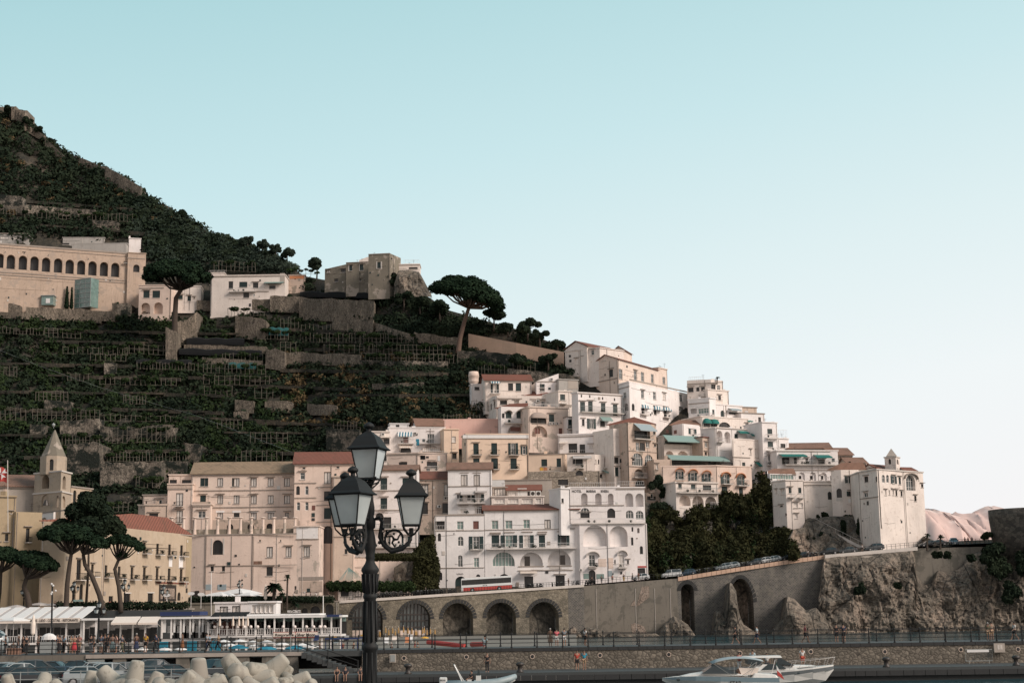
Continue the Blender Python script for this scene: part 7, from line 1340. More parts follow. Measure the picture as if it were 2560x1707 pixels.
# flags, poles
T=thing('red_flag','red flag with a white pointed cross cut by the left edge','flag',P(20,1300,245)); MB().tube([P(20,1330,245),P(19,1150,245)],.07,6).build('pole','slab',T)
b=MB(); n=8; rr=[[P(-14+ i*4.4,1160+ i*2+ (j/6)*(42-i*1.5)+2*math.sin(i),245+.25*math.sin(i*1.1+j*.4)) for i in range(n)] for j in range(7)]
b.v=[tuple(p) for r in rr for p in r]; b.f=[(j*n+i,j*n+i+1,(j+1)*n+i+1,(j+1)*n+i) for j in range(6) for i in range(n-1)]; b.m=[0]*len(b.f); b.build('cloth','redp',T,True)
b=MB()
c0=P(3,1183,244.55)
for k in range(4):
    a=math.pi/2*k+.5; u=Vector((math.cos(a),0,math.sin(a))); v=Vector((-math.sin(a),0,math.cos(a))); b.prism([c0+u*.05,c0+u*.95+v*.42,c0+u*.72,c0+u*.95-v*.42],(0,-.02,0))
b.build('cross','wfab',T)
for x,y0,y1,d,l in ((808,1548,1488,240,'slim white flagpole right of the cobalt lettered roof'),(528,1560,1430,262,'tall thin mast above the terrace'),):
    tag(MB().tube([P(x,y0,d),P(x,y1,d)],.07,6).build('flagpole','wframe'),l,'flagpole')
T=thing('cctv_pole','grey pole with white cameras and a lamp dome left of the pines','camera pole',P(129,1600,150)); b=MB(); b.tube([Vector((P(129,1600,150).x,150,3)),P(131,1462,150)],.09,8); b.build('pole','iron',T)
for x,y in ((129,1459),(133,1463),(130,1480),(139,1476),(128,1484)): MB().ball(P(x,y,149.8),.11,8).build('camera','wfab',T)
b=MB(); q=P(705,1561,137.9); 
T=thing('road_sign','narrow dark signboard on a pole seen from behind','sign',Vector((P(727,1600,137.8).x,137.8,3))); MB().tube([(P(727,1600,137.8).x,137.8,3),(P(727,1560,137.8).x,137.8,P(727,1572,137.8).z)],.035,5).build('pole','rail',T); b=MB(); a=P(722.5,1585,137.8); c=P(731,1569,137.8); b.box(a.x,c.x,137.7,137.75,a.z,c.z); b.build('board','frame',T)
b=MB(); f=Fac(P(184,1500,250)[:2],P(208,1500,250)[:2]); f.box(b,0,f.L*.35,f.hit(190,1503)[1],f.hit(190,1498)[1],0,.1); f.box(b,f.L*.4,f.L,f.hit(190,1503)[1],f.hit(190,1498)[1],0,.1); tag(b.build('street_sign','lteal'),'small green direction sign beside the second lamp','sign')
for x,y,l in ((417,1487,'left oval white shop sign on the square'),(478,1483,'middle oval white shop sign on the square'),(503,1485,'right oval white shop sign on the square')):
    p=P(x,y,262); T=thing('oval_sign',l,'sign',p-Vector((0,0,2)),'oval signs'); MB().lathe(p,[(.6,0),(.6,.1)],20,0,0,1,ax=(Vector((1,0,0)),Vector((0,0,.5)),Vector((0,-1,0)))).build('board','wfab',T); MB().tube([p-Vector((0,0,2.4)),p],.05,5).build('pole','wframe',T)
T=thing('string_star','fan of pale blue metal tubes like a burst above the vine canopy','ornament',P(875,1452,325)); b=MB(); c=P(872,1418,325)
for k in range(16): b.tube([c,P(853+k*3.6 if k>2 else 848+k*3,1452-abs(k-6)*.6,324.5)],.05,4)
b.build('tubes','lteal',T)
# aerial cable over the groves
b=MB(); pts=[P(x,y,470-(i*8)) for i,(x,y) in enumerate(((-20,868),(100,915),(250,968),(400,1013),(477,1034)))]+[P(570,1068,425),P(730,1130,380)]; b.tube(pts,.035,4); tag(b.build('aerial_cable','rail'),'thin aerial cable sagging down across the left slope','cable')
# ================================================================ vehicles
PAINT={}
def paint(c,rough=.25):
    k=tuple(c)
    if k not in PAINT:
        m,t,b=nt('car_paint'); t.links.new(mixc(t,noise(t,coords(t),2,2),sc(c,.85),sc(c,1.12)),b.inputs['Base Color']); b.inputs['Roughness'].default_value=.4; b.inputs['Coat Weight'].default_value=.15; PAINT[k]=m
    return PAINT[k]
M['cglass']=glassm('car_glass',(.02,.035,.04),.16); M['tyre']=plain('tyre_rubber',(.02,.02,.02),.8); M['rim']=plain('wheel_rim',(.4,.4,.4),.35,.6); M['lampr']=plain('rear_lamp',(.35,.02,.02),.3); M['lampf']=plain('front_lamp',(.6,.62,.62),.15); M['plate']=plain('number_plate',(.6,.6,.56),.5)
def car(kind='hatch',lb='',col=(.03,.035,.04)):
    T=thing('parked_car',lb,'car',(0,0,0)); k={'hatch':(1,1,0),'suv':(1.05,1.14,0),'sedan':(1.08,.98,1),'van':(1.1,1.28,2)}[kind]; sx,sz,ty=k
    ST=[(-2.05,.50,.52,.68,.64),(-1.98,.66,.68,.78,.72),(-1.6,.78,.80,.85,.78),(-.95,.88,.90,.87,.80),(-.25,.93,1.40,.88,.61),(.2,.94,1.45,.88,.62),(.30,.94,1.45,.88,.62),(1.1,.96,1.42,.88,.60),(1.55,.97,1.34,.86,.58),(1.98,.95,.99,.82,.74),(2.06,.6,.62,.76,.7)]
    if ty==1: ST[7]=(.9,.96,1.41,.88,.60); ST[8]=(1.35,.98,1.02,.86,.74); 
    if ty==2: ST=[(-2.05,.5,.52,.72,.66),(-1.98,.72,.74,.8,.74),(-1.75,.82,.84,.86,.8),(-1.5,.9,.92,.88,.82),(-.95,.95,1.42,.89,.74),(-.1,.95,1.46,.89,.75),(0,.95,1.46,.89,.75),(1.1,.95,1.46,.89,.75),(1.95,.95,1.42,.88,.74),(2.03,.9,.94,.84,.8),(2.06,.5,.52,.8,.76)]
    rows=[]
    for (x,zb_,ztp,wb,wt) in ST:
        x*=sx; Y=lambda z:z*sz
        r=[(x,-wb*.9,Y(.24)),(x,-wb-.03,Y(.5)),(x,-wb,Y(zb_)),(x,-wt,Y(ztp)),(x,-wt*.5,Y(ztp)+.03),(x,wt*.5,Y(ztp)+.03),(x,wt,Y(ztp)),(x,wb,Y(zb_)),(x,wb+.03,Y(.5)),(x,wb*.9,Y(.24))]; rows.append(r)
    b=MB(); gls=MB(); n=len(rows)
    for i in range(n-1):
        for j in range(9):
            q=[rows[i][j],rows[i+1][j],rows[i+1][j+1],rows[i][j+1]]
            side=j in(2,6); top=j in(3,4,5); isg=(side and 4<=i<=7 and i!=5) or (side and i==3) or (top and i==3) or (top and i==(8 if ty!=1 else 7)) or (side and i==8 and ty==0 and False)
            if ty==1 and side and i==7: isg=True
            (gls if isg else b).poly(q)
    b.poly(rows[0]); b.poly(rows[-1][::-1]); b.poly([r[0] for r in rows]+[r[9] for r in rows[::-1]])
    b.build('body',paint(col),T,True); gls.build('windows','cglass',T)
    for x in (-1.32*sx,1.28*sx):
        for y in (-.83,.83):
            w=MB(); w.lathe((x,y,.32),[(.2,-.1),(.32,-.1),(.33,0),(.32,.1),(.2,.1)],16,0,ax=(Vector((1,0,0)),Vector((0,0,1)),Vector((0,1,0)))); o=w.build('wheel','tyre',T); w=MB(); w.lathe((x,y+math.copysign(.08,y),.32),[(.2,-.02),(.2,.03),(.05,.04)],10,0,ax=(Vector((1,0,0)),Vector((0,0,1)),Vector((0,math.copysign(1,y),0)))); w.build('rim','rim',o)
    for s in(-1,1):
        q=MB(); q.box(2.0*sx,2.07*sx,s*.58-.12,s*.58+.12,.72*sz,.88*sz); q.build('tail_lamp','lampr',T); q=MB(); q.box(-2.06*sx,-1.94*sx,s*.58-.14,s*.58+.14,.58*sz,.68*sz); q.build('headlight','lampf',T); q=MB(); q.box(-.85*sx,-.7*sx,s*.98-.1,s*.98+.1,.92*sz,1.04*sz); q.build('mirror','tyre',T)
    q=MB(); q.box(2.07*sx,2.09*sx,-.24,.24,.5*sz,.6*sz); q.build('number_plate','plate',T); q=MB(); q.box(-2.08*sx,-2.05*sx,-.24,.24,.36*sz,.46*sz); q.build('number_plate','plate',T)
    q=MB()
    for s in(-1,1): q.tube([(-.95*sx,s*.84,.9*sz),(-.25*sx,s*.64,1.39*sz),(1.1*sx if ty!=2 else 1.9*sx,s*.62 if ty!=2 else s*.75,1.42*sz),(1.95*sx if ty==0 else 1.4*sx,s*.78,.98*sz)],.035,5)
    q.build('pillars',paint(col),T); return T
dark=(.018,.022,.026); graph=(.07,.08,.085); silv=(.30,.34,.35); wht=(.62,.64,.64); blu=(.03,.06,.09)
lot=[(30,1650,128,'hatch',silv,200,'silver hatchback at the left end of the back row in the car park'),(62,1652,126,'hatch',silv,215,'silver hatchback with an open looking tail window, second in the back row'),(98,1652,127,'suv',graph,195,'grey estate car third in the back row'),(140,1654,130,'sedan',dark,170,'dark saloon under the lettered fascia in the back row'),(205,1650,131,'sedan',dark,182,'long black saloon standing highest in the back row'),
(255,1654,126,'sedan',silv,205,'silver saloon right of the long black one'),(300,1658,124,'hatch',graph,30,'grey coupe behind the concrete blocks, mid car park'),(345,1658,125,'sedan',dark,200,'dark saloon in the middle of the car park'),(398,1652,124,'suv',graph,205,'tall grey car below the bridge edge'),(440,1668,117,'hatch',dark,200,'black hatchback in front of the tall grey car'),
(530,1660,122,'suv',dark,60,'black off roader under the bridge at the right end of the car park'),(25,1676,116,'hatch',dark,190,'dark car at the left edge of the front row'),(75,1676,115,'hatch',dark,205,'black hatchback second in the front row'),(125,1676,116,'hatch',dark,200,'black hatchback third in the front row'),(175,1672,117,'sedan',blu,190,'dark blue car in the middle of the front row'),(225,1676,116,'hatch',silv,200,'silver car partly behind the tallest concrete leg'),(285,1676,117,'suv',silv,205,'silver people carrier right of the tallest concrete leg'),(360,1676,116,'sedan',dark,25,'black car with bright headlamps in the front row'),(395,1680,114,'hatch',graph,200,'grey car low in the front row at right')]
for x,y,d,k,c,rz,l in lot:
    T=car(k,l,c); p=P(x,y,d); T.location=(p.x,d,1.25); T.rotation_euler=(0,0,R(rz))
def rslope(x): a,c=road(x-15),road(x+15); return math.atan2(c.z-a.z,c.x-a.x),math.atan2(c.y-a.y,c.x-a.x)
for x,k,c,off,fl,l in ((1604,'hatch',wht,3,0,'white hatchback parked at the corner of the lettered hotel'),(1683,'van',wht,3,0,'white van parked where the ivy cliff begins'),(1722,'hatch',blu,3,0,'dark teal car right of the white van'),(1815,'hatch',silv,3,0,'pale car in the middle of the rising road'),(1833,'hatch',silv,3.2,0,'second pale car touching the one in the middle of the rising road'),(1896,'sedan',graph,3,0,'grey car left of the small white one on the rising road'),(1916,'hatch',wht,3,0,'small white car below the ivy cliff end'),(1937,'hatch',silv,3,0,'silver car right of the small white one'),(1980,'sedan',dark,3,0,'dark car above the buttress of the dark wall'),(2010,'sedan',dark,3,0,'black car under the diagonal ramp'),(2075,'suv',dark,1.5,0,'dark car at the foot of the creeper patch'),(2122,'sedan',graph,1,0,'dark saloon above the lunette recess, left'),(2190,'suv',graph,1,0,'big dark car above the lunette recess, right'),(2327,'sedan',graph,2,0,'car passing the arched gate of the promontory hotel'),(2350,'sedan',dark,2,0,'low dark car right of the arched gate'),(2391,'suv',blu,2,1,'dark car facing the camera on the far road')):
    T=car(k,l,c); p=road(x,off); T.location=p; a,bz=rslope(x); T.rotation_euler=(0,-a if True else 0,bz+(R(75) if fl else 0)); T['group']='cars along the coast road'
def bike():
    T=thing('motorbike','dark motorbike parked in the dense row behind the viaduct railing','motorbike',(0,0,0),'motorbikes parked along the viaduct'); 
    for x in (-.62,.62):
        w=MB(); w.lathe((x,0,.3),[(.2,-.05),(.3,-.05),(.31,0),(.3,.05),(.2,.05)],12,0,ax=(Vector((1,0,0)),Vector((0,0,1)),Vector((0,1,0)))); w.build('wheel','tyre',T)
    b=MB(); b.tube([(-.62,0,.3),(-.45,0,.7),(-.35,0,1.0)],.05,5); b.tube([(-.45,0,.72),(-.1,0,.8),(.35,0,.78),(.75,0,.9)],[.12,.16,.13,.08],7); b.tube([(-.1,0,.35),(.25,0,.35)],[.16,.18],7); b.tube([(.1,0,.4),(.62,0,.3)],.05,5); b.build('body','iron',T,True)
    b=MB(); b.tube([(-.36,-.32,1.02),(-.4,0,1.),(-.36,.32,1.02)],.03,5); b.ball((-.55,0,.88),.09,6); b.build('handlebar','rail',T); return T
bk=bike(); g=random.Random(9); first=True
bx=[930+i*7.3 for i in range(29)]+[1322,1333,1345,1352,1382,1392,1404,1432,1445,1466,1474,1482]+[1745,1752,1765,1778,1790,1798,1850,1858,1868,1876,2030,2038,2046]
for i,x in enumerate(bx):
    o=bk if i==0 else dup(bk); p=road(x+g.uniform(-1.5,1.5),1.0+g.uniform(0,.8)+(2.2 if x>1700 else 0)); o.location=p; o.rotation_euler=(g.uniform(-.15,.15),0,R(90+g.uniform(-45,45)))
    if x>1700: o['label']='dark motorbike parked among the cars on the rising road'; o['group']='motorbikes on the rising road'
    elif x>1300: o['label']='dark motorbike parked before the long hotels right of the bus'; o['group']='motorbikes right of the bus'
# bus
T=thing('bus','white and red bus driving down the viaduct road','bus',road(1216,3)); b=MB(); L=road(1280,3)-road(1152,3); A=road(1152,3)+Vector((0,0,.35)); n=L.normalized(); W=Vector((0,2.5,0)); up=Vector((0,0,1))
def bb(q,s0,s1,z0,z1,y0=0,y1=2.5,mi=0): 
    c=lambda s,z,y: A+L*s+up*z+Vector((0,y,0)); q.hexa([c(s0,z0,y0),c(s1,z0,y0),c(s1,z0,y1),c(s0,z0,y1)],[c(s0,z1,y0),c(s1,z1,y0),c(s1,z1,y1),c(s0,z1,y1)],mi)
bb(b,0,1,.75,2.72); bb(b,.012,.99,2.722,2.85,.1,2.4); bb(b,.008,1,.0,.748,.02,2.48,1); bb(b,0,.04,0,.74,-.01,2.5)
b.build('body',[paint(wht),'redp'],T); b=MB(); bb(b,.01,.985,1.3,2.45,-.03,.02); bb(b,-.006,.004,1.0,2.5,.1,2.4); b.build('windows','tyre',T); b=MB()
for s in (.13,.27,.41,.55,.69,.83): bb(b,s,s+.006,1.3,2.45,-.04,-.028)
b.build('window_bars','frame',T)
for s in (.22,.745):
    q=MB(); q.lathe(A+L*s+Vector((0,.1,.1)),[(.25,-.15),(.5,-.15),(.5,.1)],16,0,ax=(n,up,Vector((0,1,0)))); w=q.build('wheel','tyre',T); q=MB(); q.lathe(A+L*s+Vector((0,-.06,.1)),[(.24,0),(.05,.01)],12,0,ax=(n,up,Vector((0,-1,0)))); q.build('rim','rim',w)
text('SITA',A+L*.42+up*.86+Vector((0,-.02,0)),n,1.1,.28,'frame',T)
# ================================================================ tetrapods
def tetra(i,lb,x,y,d,s,rot,m='tetra'):
    p=P(x,y,d); T=MB(); dirs=[Vector((0,0,1))]+[Vector((math.cos(a)*.943,math.sin(a)*.943,-.333)) for a in (0,2.094,4.189)]; Rm=Matrix.Rotation(R(rot[2]),3,'Z')@Matrix.Rotation(R(rot[0]),3,'X')@Matrix.Rotation(R(rot[1]),3,'Y')
    bm=bmesh.new()
    b=MB()
    for dv in dirs:
        v=Rm@dv; a=v.orthogonal().normalized(); c=v.cross(a); b.lathe(p,[(.74*s,0),(.68*s,.5*s),(.53*s,1.55*s),(.50*s,1.66*s),(.42*s,1.74*s),(.2*s,1.78*s)],22,0,ax=(a,c,v))
    b.ball(p,.8*s,14); o=b.build('tetrapod',m,None,True); tag(o,lb,'concrete block','concrete tetrapods'); return o
TL=[(26,1722,100,1.0,(12,-14,20),'weathered tetrapod leg pointing up at the left edge'),(104,1722,99,1.15,(-34,22,40),'tetrapod with a lichen stained leg leaning left, second from left'),(158,1728,99,1.0,(60,30,10),'low tetrapod between the second and third tall legs'),(222,1712,100,.95,(5,8,60),'short upright tetrapod leg before the silver car'),
(292,1708,99,1.3,(-12,-42,5),'large tetrapod with a leg pointing up left, left of the twin horned block'),(333,1700,98,1.2,(8,6,50),'tall upright tetrapod, right horn of the twin horned block'),(377,1722,98,1.1,(12,22,70),'rounded tetrapod right of the twin horned block'),(412,1724,97,1.,(-70,20,30),'low lying tetrapod leg near the middle'),(448,1716,98,1.15,(20,36,15),'tetrapod leaning right, left of the tall smooth pair'),
(497,1698,99,1.3,(4,-4,35),'tall pale tetrapod at the centre of the heap'),(508,1718,98,1.3,(-10,-46,0),'tetrapod with a leg pointing up left, in front of the tall pale one'),(560,1700,99,1.0,(0,68,10),'low tetrapod leg pointing right under the black off roader'),(598,1684,100,1.35,(-12,-34,0),'tetrapod with a leg pointing up left below the bridge end'),(622,1690,99.5,1.4,(0,84,-8),'long horizontal tetrapod leg lying across the heap'),
(668,1676,100,1.3,(-10,48,-10),'tetrapod with a cylindrical leg pointing up right at the top of the heap'),(650,1722,98,1.1,(50,30,40),'dark weathered tetrapod at the bottom right'),(702,1692,101,.9,(20,30,60),'small grey tetrapod behind the right end of the heap'),(730,1702,100,1.05,(10,62,0),'round ended tetrapod leg near the seated people'),(762,1722,99,.9,(40,30,10),'dark low tetrapod at the right end of the heap'),(600,1726,97,1.,(84,0,-8),'tetrapod end facing the camera at the bottom')]
for i,(x,y,d,s,r,l) in enumerate(TL): tetra(i,l,x,y+9,d,s*.71,r)
# ================================================================ boats
def hull(b,org,S,mi=0,ms=1,flip=1):
    """S: stations (x, half beam at deck, deck z, half beam at chine, chine z, keel z)"""
    rows=[]
    for (x,w,z,wc,zc,zk) in S: rows.append([org+Vector((x*flip,y,zz)) for y,zz in ((-w,z),(-w*.99,z-(z-zc)*.45),(-wc,zc),(0,zk),(wc,zc),(w*.99,z-(z-zc)*.45),(w,z))])
    for i in range(len(rows)-1):
        for j in range(6): b.poly([rows[i][j],rows[i+1][j],rows[i+1][j+1],rows[i][j+1]],ms if j in(0,5) else mi)
        b.poly([rows[i][6],rows[i+1][6],rows[i+1][0],rows[i][0]],mi)
    b.poly(rows[0],mi); return rows
M['gel']=plain('white_gelcoat',(.66,.66,.63),.25); M['gelb']=plain('blue_grey_gelcoat',(.17,.24,.27),.25); M['gelg']=plain('grey_gelcoat',(.10,.115,.12),.25); M['chrome']=plain('polished_rail',(.6,.6,.58),.25,.7); M['rubber']=plain('grey_rubber_tube',(.30,.36,.37),.5)
# right cruiser, bow to the right
d=127; s=d/F; O=Vector((P(1860,1700,d).x,d,0)); T=thing('motor_cruiser','white motor cruiser with a dark side band, bow to the right','boat',O)
L=7.6; b=MB(); S=[(0,1.2,1.05,1.1,.2,-.2),(2,1.3,1.15,1.2,.2,-.3),(4,1.3,1.28,1.1,.3,-.25),(5.6,1.05,1.42,.75,.5,-.1),(6.8,.55,1.53,.3,.85,.3),(7.5,.08,1.6,.03,1.3,1.15)]; hull(b,O,S,0,0); b.build('hull','gel',T,False)
b=MB()
for i in range(5):
    a,c=S[i],S[i+1]
    if i<1: continue
    for sg in(-1,): b.poly([O+Vector((a[0],sg*(a[1]+.02),a[2]-.12)),O+Vector((c[0],sg*(c[1]+.02),c[2]-.12)),O+Vector((c[0],sg*(c[1]+.015),c[2]-.36)),O+Vector((a[0],sg*(a[1]+.015),a[2]-.42))])
b.build('side_band','gelg',T)
for x in (2.8,4.3): b=MB(); b.lathe(O+Vector((x,-1.33+(.0 if x<4 else .08),1.0)),[(.16,0),(.16,.03),(.01,.04)],12,0,ax=(Vector((1,0,0)),Vector((0,0,.5)),Vector((0,-1,0)))); b.build('porthole','cglass',T)
b=MB(); b.hexa([O+Vector(q) for q in ((.6,-1.05,1.1),(4.6,-.9,1.25),(4.6,.9,1.25),(.6,1.05,1.1))],[O+Vector(q) for q in ((.9,-.8,1.75),(3.6,-.7,1.65),(3.6,.7,1.65),(.9,.8,1.75))]); b.hexa([O+Vector(q) for q in ((3.2,-.8,1.3),(6.2,-.4,1.5),(6.2,.4,1.5),(3.2,.8,1.3))],[O+Vector(q) for q in ((3.4,-.6,1.66),(5.6,-.25,1.6),(5.6,.25,1.6),(3.4,.6,1.66))]); o=b.build('cabin','gel',T); mo=o.modifiers.new('b','BEVEL'); mo.width=.12; mo.segments=3
b=MB(); f=Fac((O.x,O.y-1.02),(O.x+9,O.y-1.02)); b.prism([f.pt(1.3,1.28),f.pt(3.4,1.36),f.pt(2.9,1.72),f.pt(1.9,1.75)],(0,.1,0)); b.prism([f.pt(2.6,1.75),f.pt(4.1,1.6),f.pt(3.0,2.2),f.pt(2.7,2.2)],(0,1.9,0)); b.prism([f.pt(.3,1.75),f.pt(1.5,1.75),f.pt(1.0,2.25),f.pt(.2,2.3)],(0,1.9,0)); b.build('windows','cglass',T)
b=MB(); b.hexa([O+Vector(q) for q in ((-.2,-1.,2.28),(3.1,-.9,2.25),(3.1,.9,2.25),(-.2,1.,2.28))],[O+Vector(q) for q in ((-.1,-.9,2.38),(3.0,-.8,2.42),(3.0,.8,2.42),(-.1,.9,2.38))]); b.build('hardtop','gel',T)
b=MB(); pr={}
for x,w,z in ((3.6,1.2,1.25),(4.4,1.18,1.32),(5.2,1.05,1.4),(6,.85,1.46),(6.8,.5,1.53),(7.4,.15,1.6)):
    for sg in(-1,1):
        p=O+Vector((x,sg*w,z)); q=O+Vector((x+.25,sg*w,z+.62)); b.tube([p,q],.018,4)
        if sg in pr: b.tube([pr[sg],q],.02,4)
        pr[sg]=q
    
b.build('bow_rail','chrome',T)
# left cruiser, bow to the left
d=120.5; O=Vector((P(1654,1700,d).x,d,0)); T=thing('motor_cruiser','blue grey motor cruiser with a grey canvas canopy, bow to the left','boat',O)
b=MB(); S=[(9.1,1.25,.95,1.15,.15,-.2),(7,1.35,1.0,1.25,.2,-.3),(4.5,1.4,1.12,1.2,.25,-.3),(2.6,1.2,1.16,.8,.4,-.15),(1.1,.65,1.1,.3,.55,.2),(.05,.06,1.0,.03,.9,.8)]; hull(b,O,S,0,1); b.build('hull',['gel','gelb'],T)
b=MB(); b.hexa([O+Vector(q) for q in ((1.4,-.6,1.13),(6.8,-1.15,1.1),(6.8,1.15,1.1),(1.4,.6,1.13))],[O+Vector(q) for q in ((2.2,-.3,1.32),(4.6,-.9,1.62),(4.6,.9,1.62),(2.2,.3,1.32))]); b.hexa([O+Vector(q) for q in ((6.9,-1.2,.9),(9.1,-1.2,.9),(9.1,1.2,.9),(6.9,1.2,.9))],[O+Vector(q) for q in ((7.2,-1.1,1.35),(8.9,-1.1,1.2),(8.9,1.1,1.2),(7.2,1.1,1.35))]); o=b.build('deckhouse','gel',T); mo=o.modifiers.new('b','BEVEL'); mo.width=.12; mo.segments=3
b=MB(); b.prism([O+Vector(q) for q in ((3.1,-1.05,1.35),(5.9,-1.1,1.3),(4.4,-.95,2.0),(4.1,-.95,2.0))],(0,2.0,0)); b.build('windscreen','cglass',T)
b=MB(); rr=[]
for i in range(9):
    k=i/8; rr.append([O+Vector((3.9+4.0*k,-1.25+2.5*j/6,2.05+.42*math.sin(math.pi*k*.9)**.7-.05*k+.10*math.sin(math.pi*j/6))) for j in range(7)])
b.v=[tuple(p) for r in rr for p in r]; b.f=[(i*7+j,i*7+j+1,(i+1)*7+j+1,(i+1)*7+j) for i in range(8) for j in range(6)]; b.m=[0]*48; o=b.build('canopy','bluegray',T,True); sm=o.modifiers.new('s','SOLIDIFY'); sm.thickness=.05
b=MB(); [b.tube([O+Vector((x0,sg*1.15,1.15)),O+Vector((x1,sg*1.2,2.1))],.02,4) for sg in(-1,1) for x0,x1 in ((5.4,4.0),(5.6,5.6),(6.8,7.4),(6.2,7.8))]; b.build('canopy_frame','chrome',T)
for x in (1.25,2.3,3.15): b=MB(); b.lathe(O+Vector((x,-.68-.22*(x-1.2),.88)),[(.15,0),(.15,.04),(.01,.05)],12,0,ax=(Vector((.97,-.2,0)),Vector((0,0,.75)),Vector((-.2,-.97,0)))); b.build('porthole','cglass',T)
b=MB(); b.hexa([O+Vector(q) for q in ((6.2,-.9,1.2),(7.4,-.9,1.2),(7.4,.2,1.2),(6.2,.2,1.2))],[O+Vector(q) for q in ((6.0,-.9,1.75),(7.6,-.9,1.7),(7.4,.1,1.5),(6.2,.1,1.5))]); b.build('seat','cfab',T); text('STAR',O+Vector((5.2,-1.44,.42)),Vector((1,0,0)),.9,.35,'frame',T)
T2=thing('stern_flag','green white and red flag drooping from the stern of the canopied boat','flag',O+Vector((9.1,-.5,1.2))); MB().tube([O+Vector((8.6,-.5,1.1)),O+Vector((8.95,-.5,2.3))],.025,5).build('staff','wframe',T2)
b=MB(); 
for k,(a,c) in enumerate(((0,.33),(.33,.66),(.66,1))):
    p0=O+Vector((8.95,-.5,2.3)); pts=[p0+Vector((.1*a+.05,.02,-1.5*a*.8)),p0+Vector((.1*c+.05,.02,-1.5*c*.8)),p0+Vector((.55*c+.12,0,-1.5*c*.8-.35)),p0+Vector((.55*a+.12,0,-1.5*a*.8-.35))]; b.prism(pts,(0,.02,0),k)
b.build('cloth',['teal','wfab','redp'],T2)
# inflatable, bow to the right
d=124; O=Vector((P(1095,1700,d).x,d,0)); T=thing('inflatable_boat','grey rigid inflatable boat with a white outboard motor and roll bar, bow to the right','boat',O)
b=MB()
for sg in(-1,1): b.tube([O+Vector((.7,sg*.95,.55)),O+Vector((3,sg*1.,.55)),O+Vector((4.8,sg*.85,.68)),O+Vector((5.8,sg*.45,.95)),O+Vector((6.3,0,1.15))],[.3,.3,.28,.25,.2],12)
b.build('tube','rubber',T,True); b=MB(); hull(b,O,[(.6,.8,.45,.7,.1,-.2),(3,.85,.45,.7,.1,-.25),(5,.6,.6,.3,.3,.0),(6.3,.05,1.05,.02,.9,.8)]); b.build('hull',['gel','gel'],T)
b=MB(); b.box(O.x+.1,O.x+.75,d-.25,d+.25,.55,1.15); b.box(O.x+.2,O.x+.5,d-.15,d+.15,-.3,.6); o=b.build('outboard_motor','gel',T); mo=o.modifiers.new('b','BEVEL'); mo.width=.12; mo.segments=3; text('SELVA',O+Vector((.18,-.27,.85)),Vector((1,0,0)),.45,.12,'frame',T)
b=MB(); [b.tube([O+Vector((2.,sg*.6,.7)),O+Vector((1.7,sg*.55,1.4)),O+Vector((1.35,sg*.45,2.1)),O+Vector((1.3,0,2.15))],.04,6) for sg in(-1,1)]; [b.tube([O+Vector((x,-.6,z)),O+Vector((x,.6,z))],.03,5) for x,z in ((1.85,1.1),(1.6,1.6))]; b.tube([O+Vector((1.35,-.45,2.1)),O+Vector((1.9,-.5,1.2)),O+Vector((2.2,-.6,.75))],.03,5); b.build('roll_bar','gel',T)
b=MB(); b.box(O.x+3.1,O.x+3.5,d-.4,d+.4,.6,1.25); b.box(O.x+2.4,O.x+2.75,d-.4,d+.4,.6,.95); b.build('console','gel',T); b=MB(); b.prism([O+Vector(q) for q in ((3.15,-.35,1.25),(3.3,-.35,1.75),(3.35,-.35,1.75),(3.45,-.35,1.25))],(0,.7,0)); b.build('windscreen','cglass',T)
# ================================================================ people
CM={}
def cmat(c):
    c=tuple(c)
    if c not in CM: CM[c]=plain('cloth',c,.85)
    return CM[c]
SK=plain('skin',(.31,.18,.125),.7); SK2=plain('tanned_skin',(.19,.105,.07),.7); HB=plain('dark_hair',(.02,.014,.01),.7); HG=plain('grey_hair',(.35,.33,.31),.7)
def person(lb,loc,kind,cloth,top,bot,face=0,hair=HB,skin=SK,scale=1.,group=None,shoe=None):
    me=pm(kind,cloth); T=bpy.data.objects.new('person',me[0]); C.objects.link(T); T.location=loc; T.rotation_euler=(0,0,R(face)); T.scale=(scale,)*3; tag(T,lb,'person',group)
    T.material_slots[0].link='OBJECT'; T.material_slots[0].material=skin
    for nm,m,mt in (('shirt' if cloth!='dress' else 'bodice',me[1],cmat(top)),('skirt' if cloth=='dress' else 'trousers' if cloth=='long' else 'shorts',me[2],cmat(bot)),('hair',me[3],hair)):
        o=bpy.data.objects.new(nm,m); C.objects.link(o); o.parent=T; o.material_slots[0].link='OBJECT'; o.material_slots[0].material=mt
    return T
K=(.02,.02,.022); Wt=(.6,.6,.58); RD=(.42,.04,.05); BL=(.25,.35,.42); NV=(.02,.03,.07); OL=(.12,.12,.07); TN=(.4,.28,.18); GY=(.16,.17,.18); PK=(.55,.12,.14); TQ=(.03,.28,.40); YE=(.55,.32,.04); BR=(.2,.08,.03); MR=(.13,.03,.04); LB_=(.4,.5,.53)
def prom(x,off=0): p=P(x,1605,141+off); return Vector((p.x,p.y,3.0))
for a in ((1195-0,1,'sit','short',LB_,GY,180,'person in a pale blue shirt seen from behind, sitting on the promenade edge'),):
    x=1212; p=P(x,1612,139.2); person(a[7],(p.x,p.y,2.95),'sit','short',LB_,GY,180)
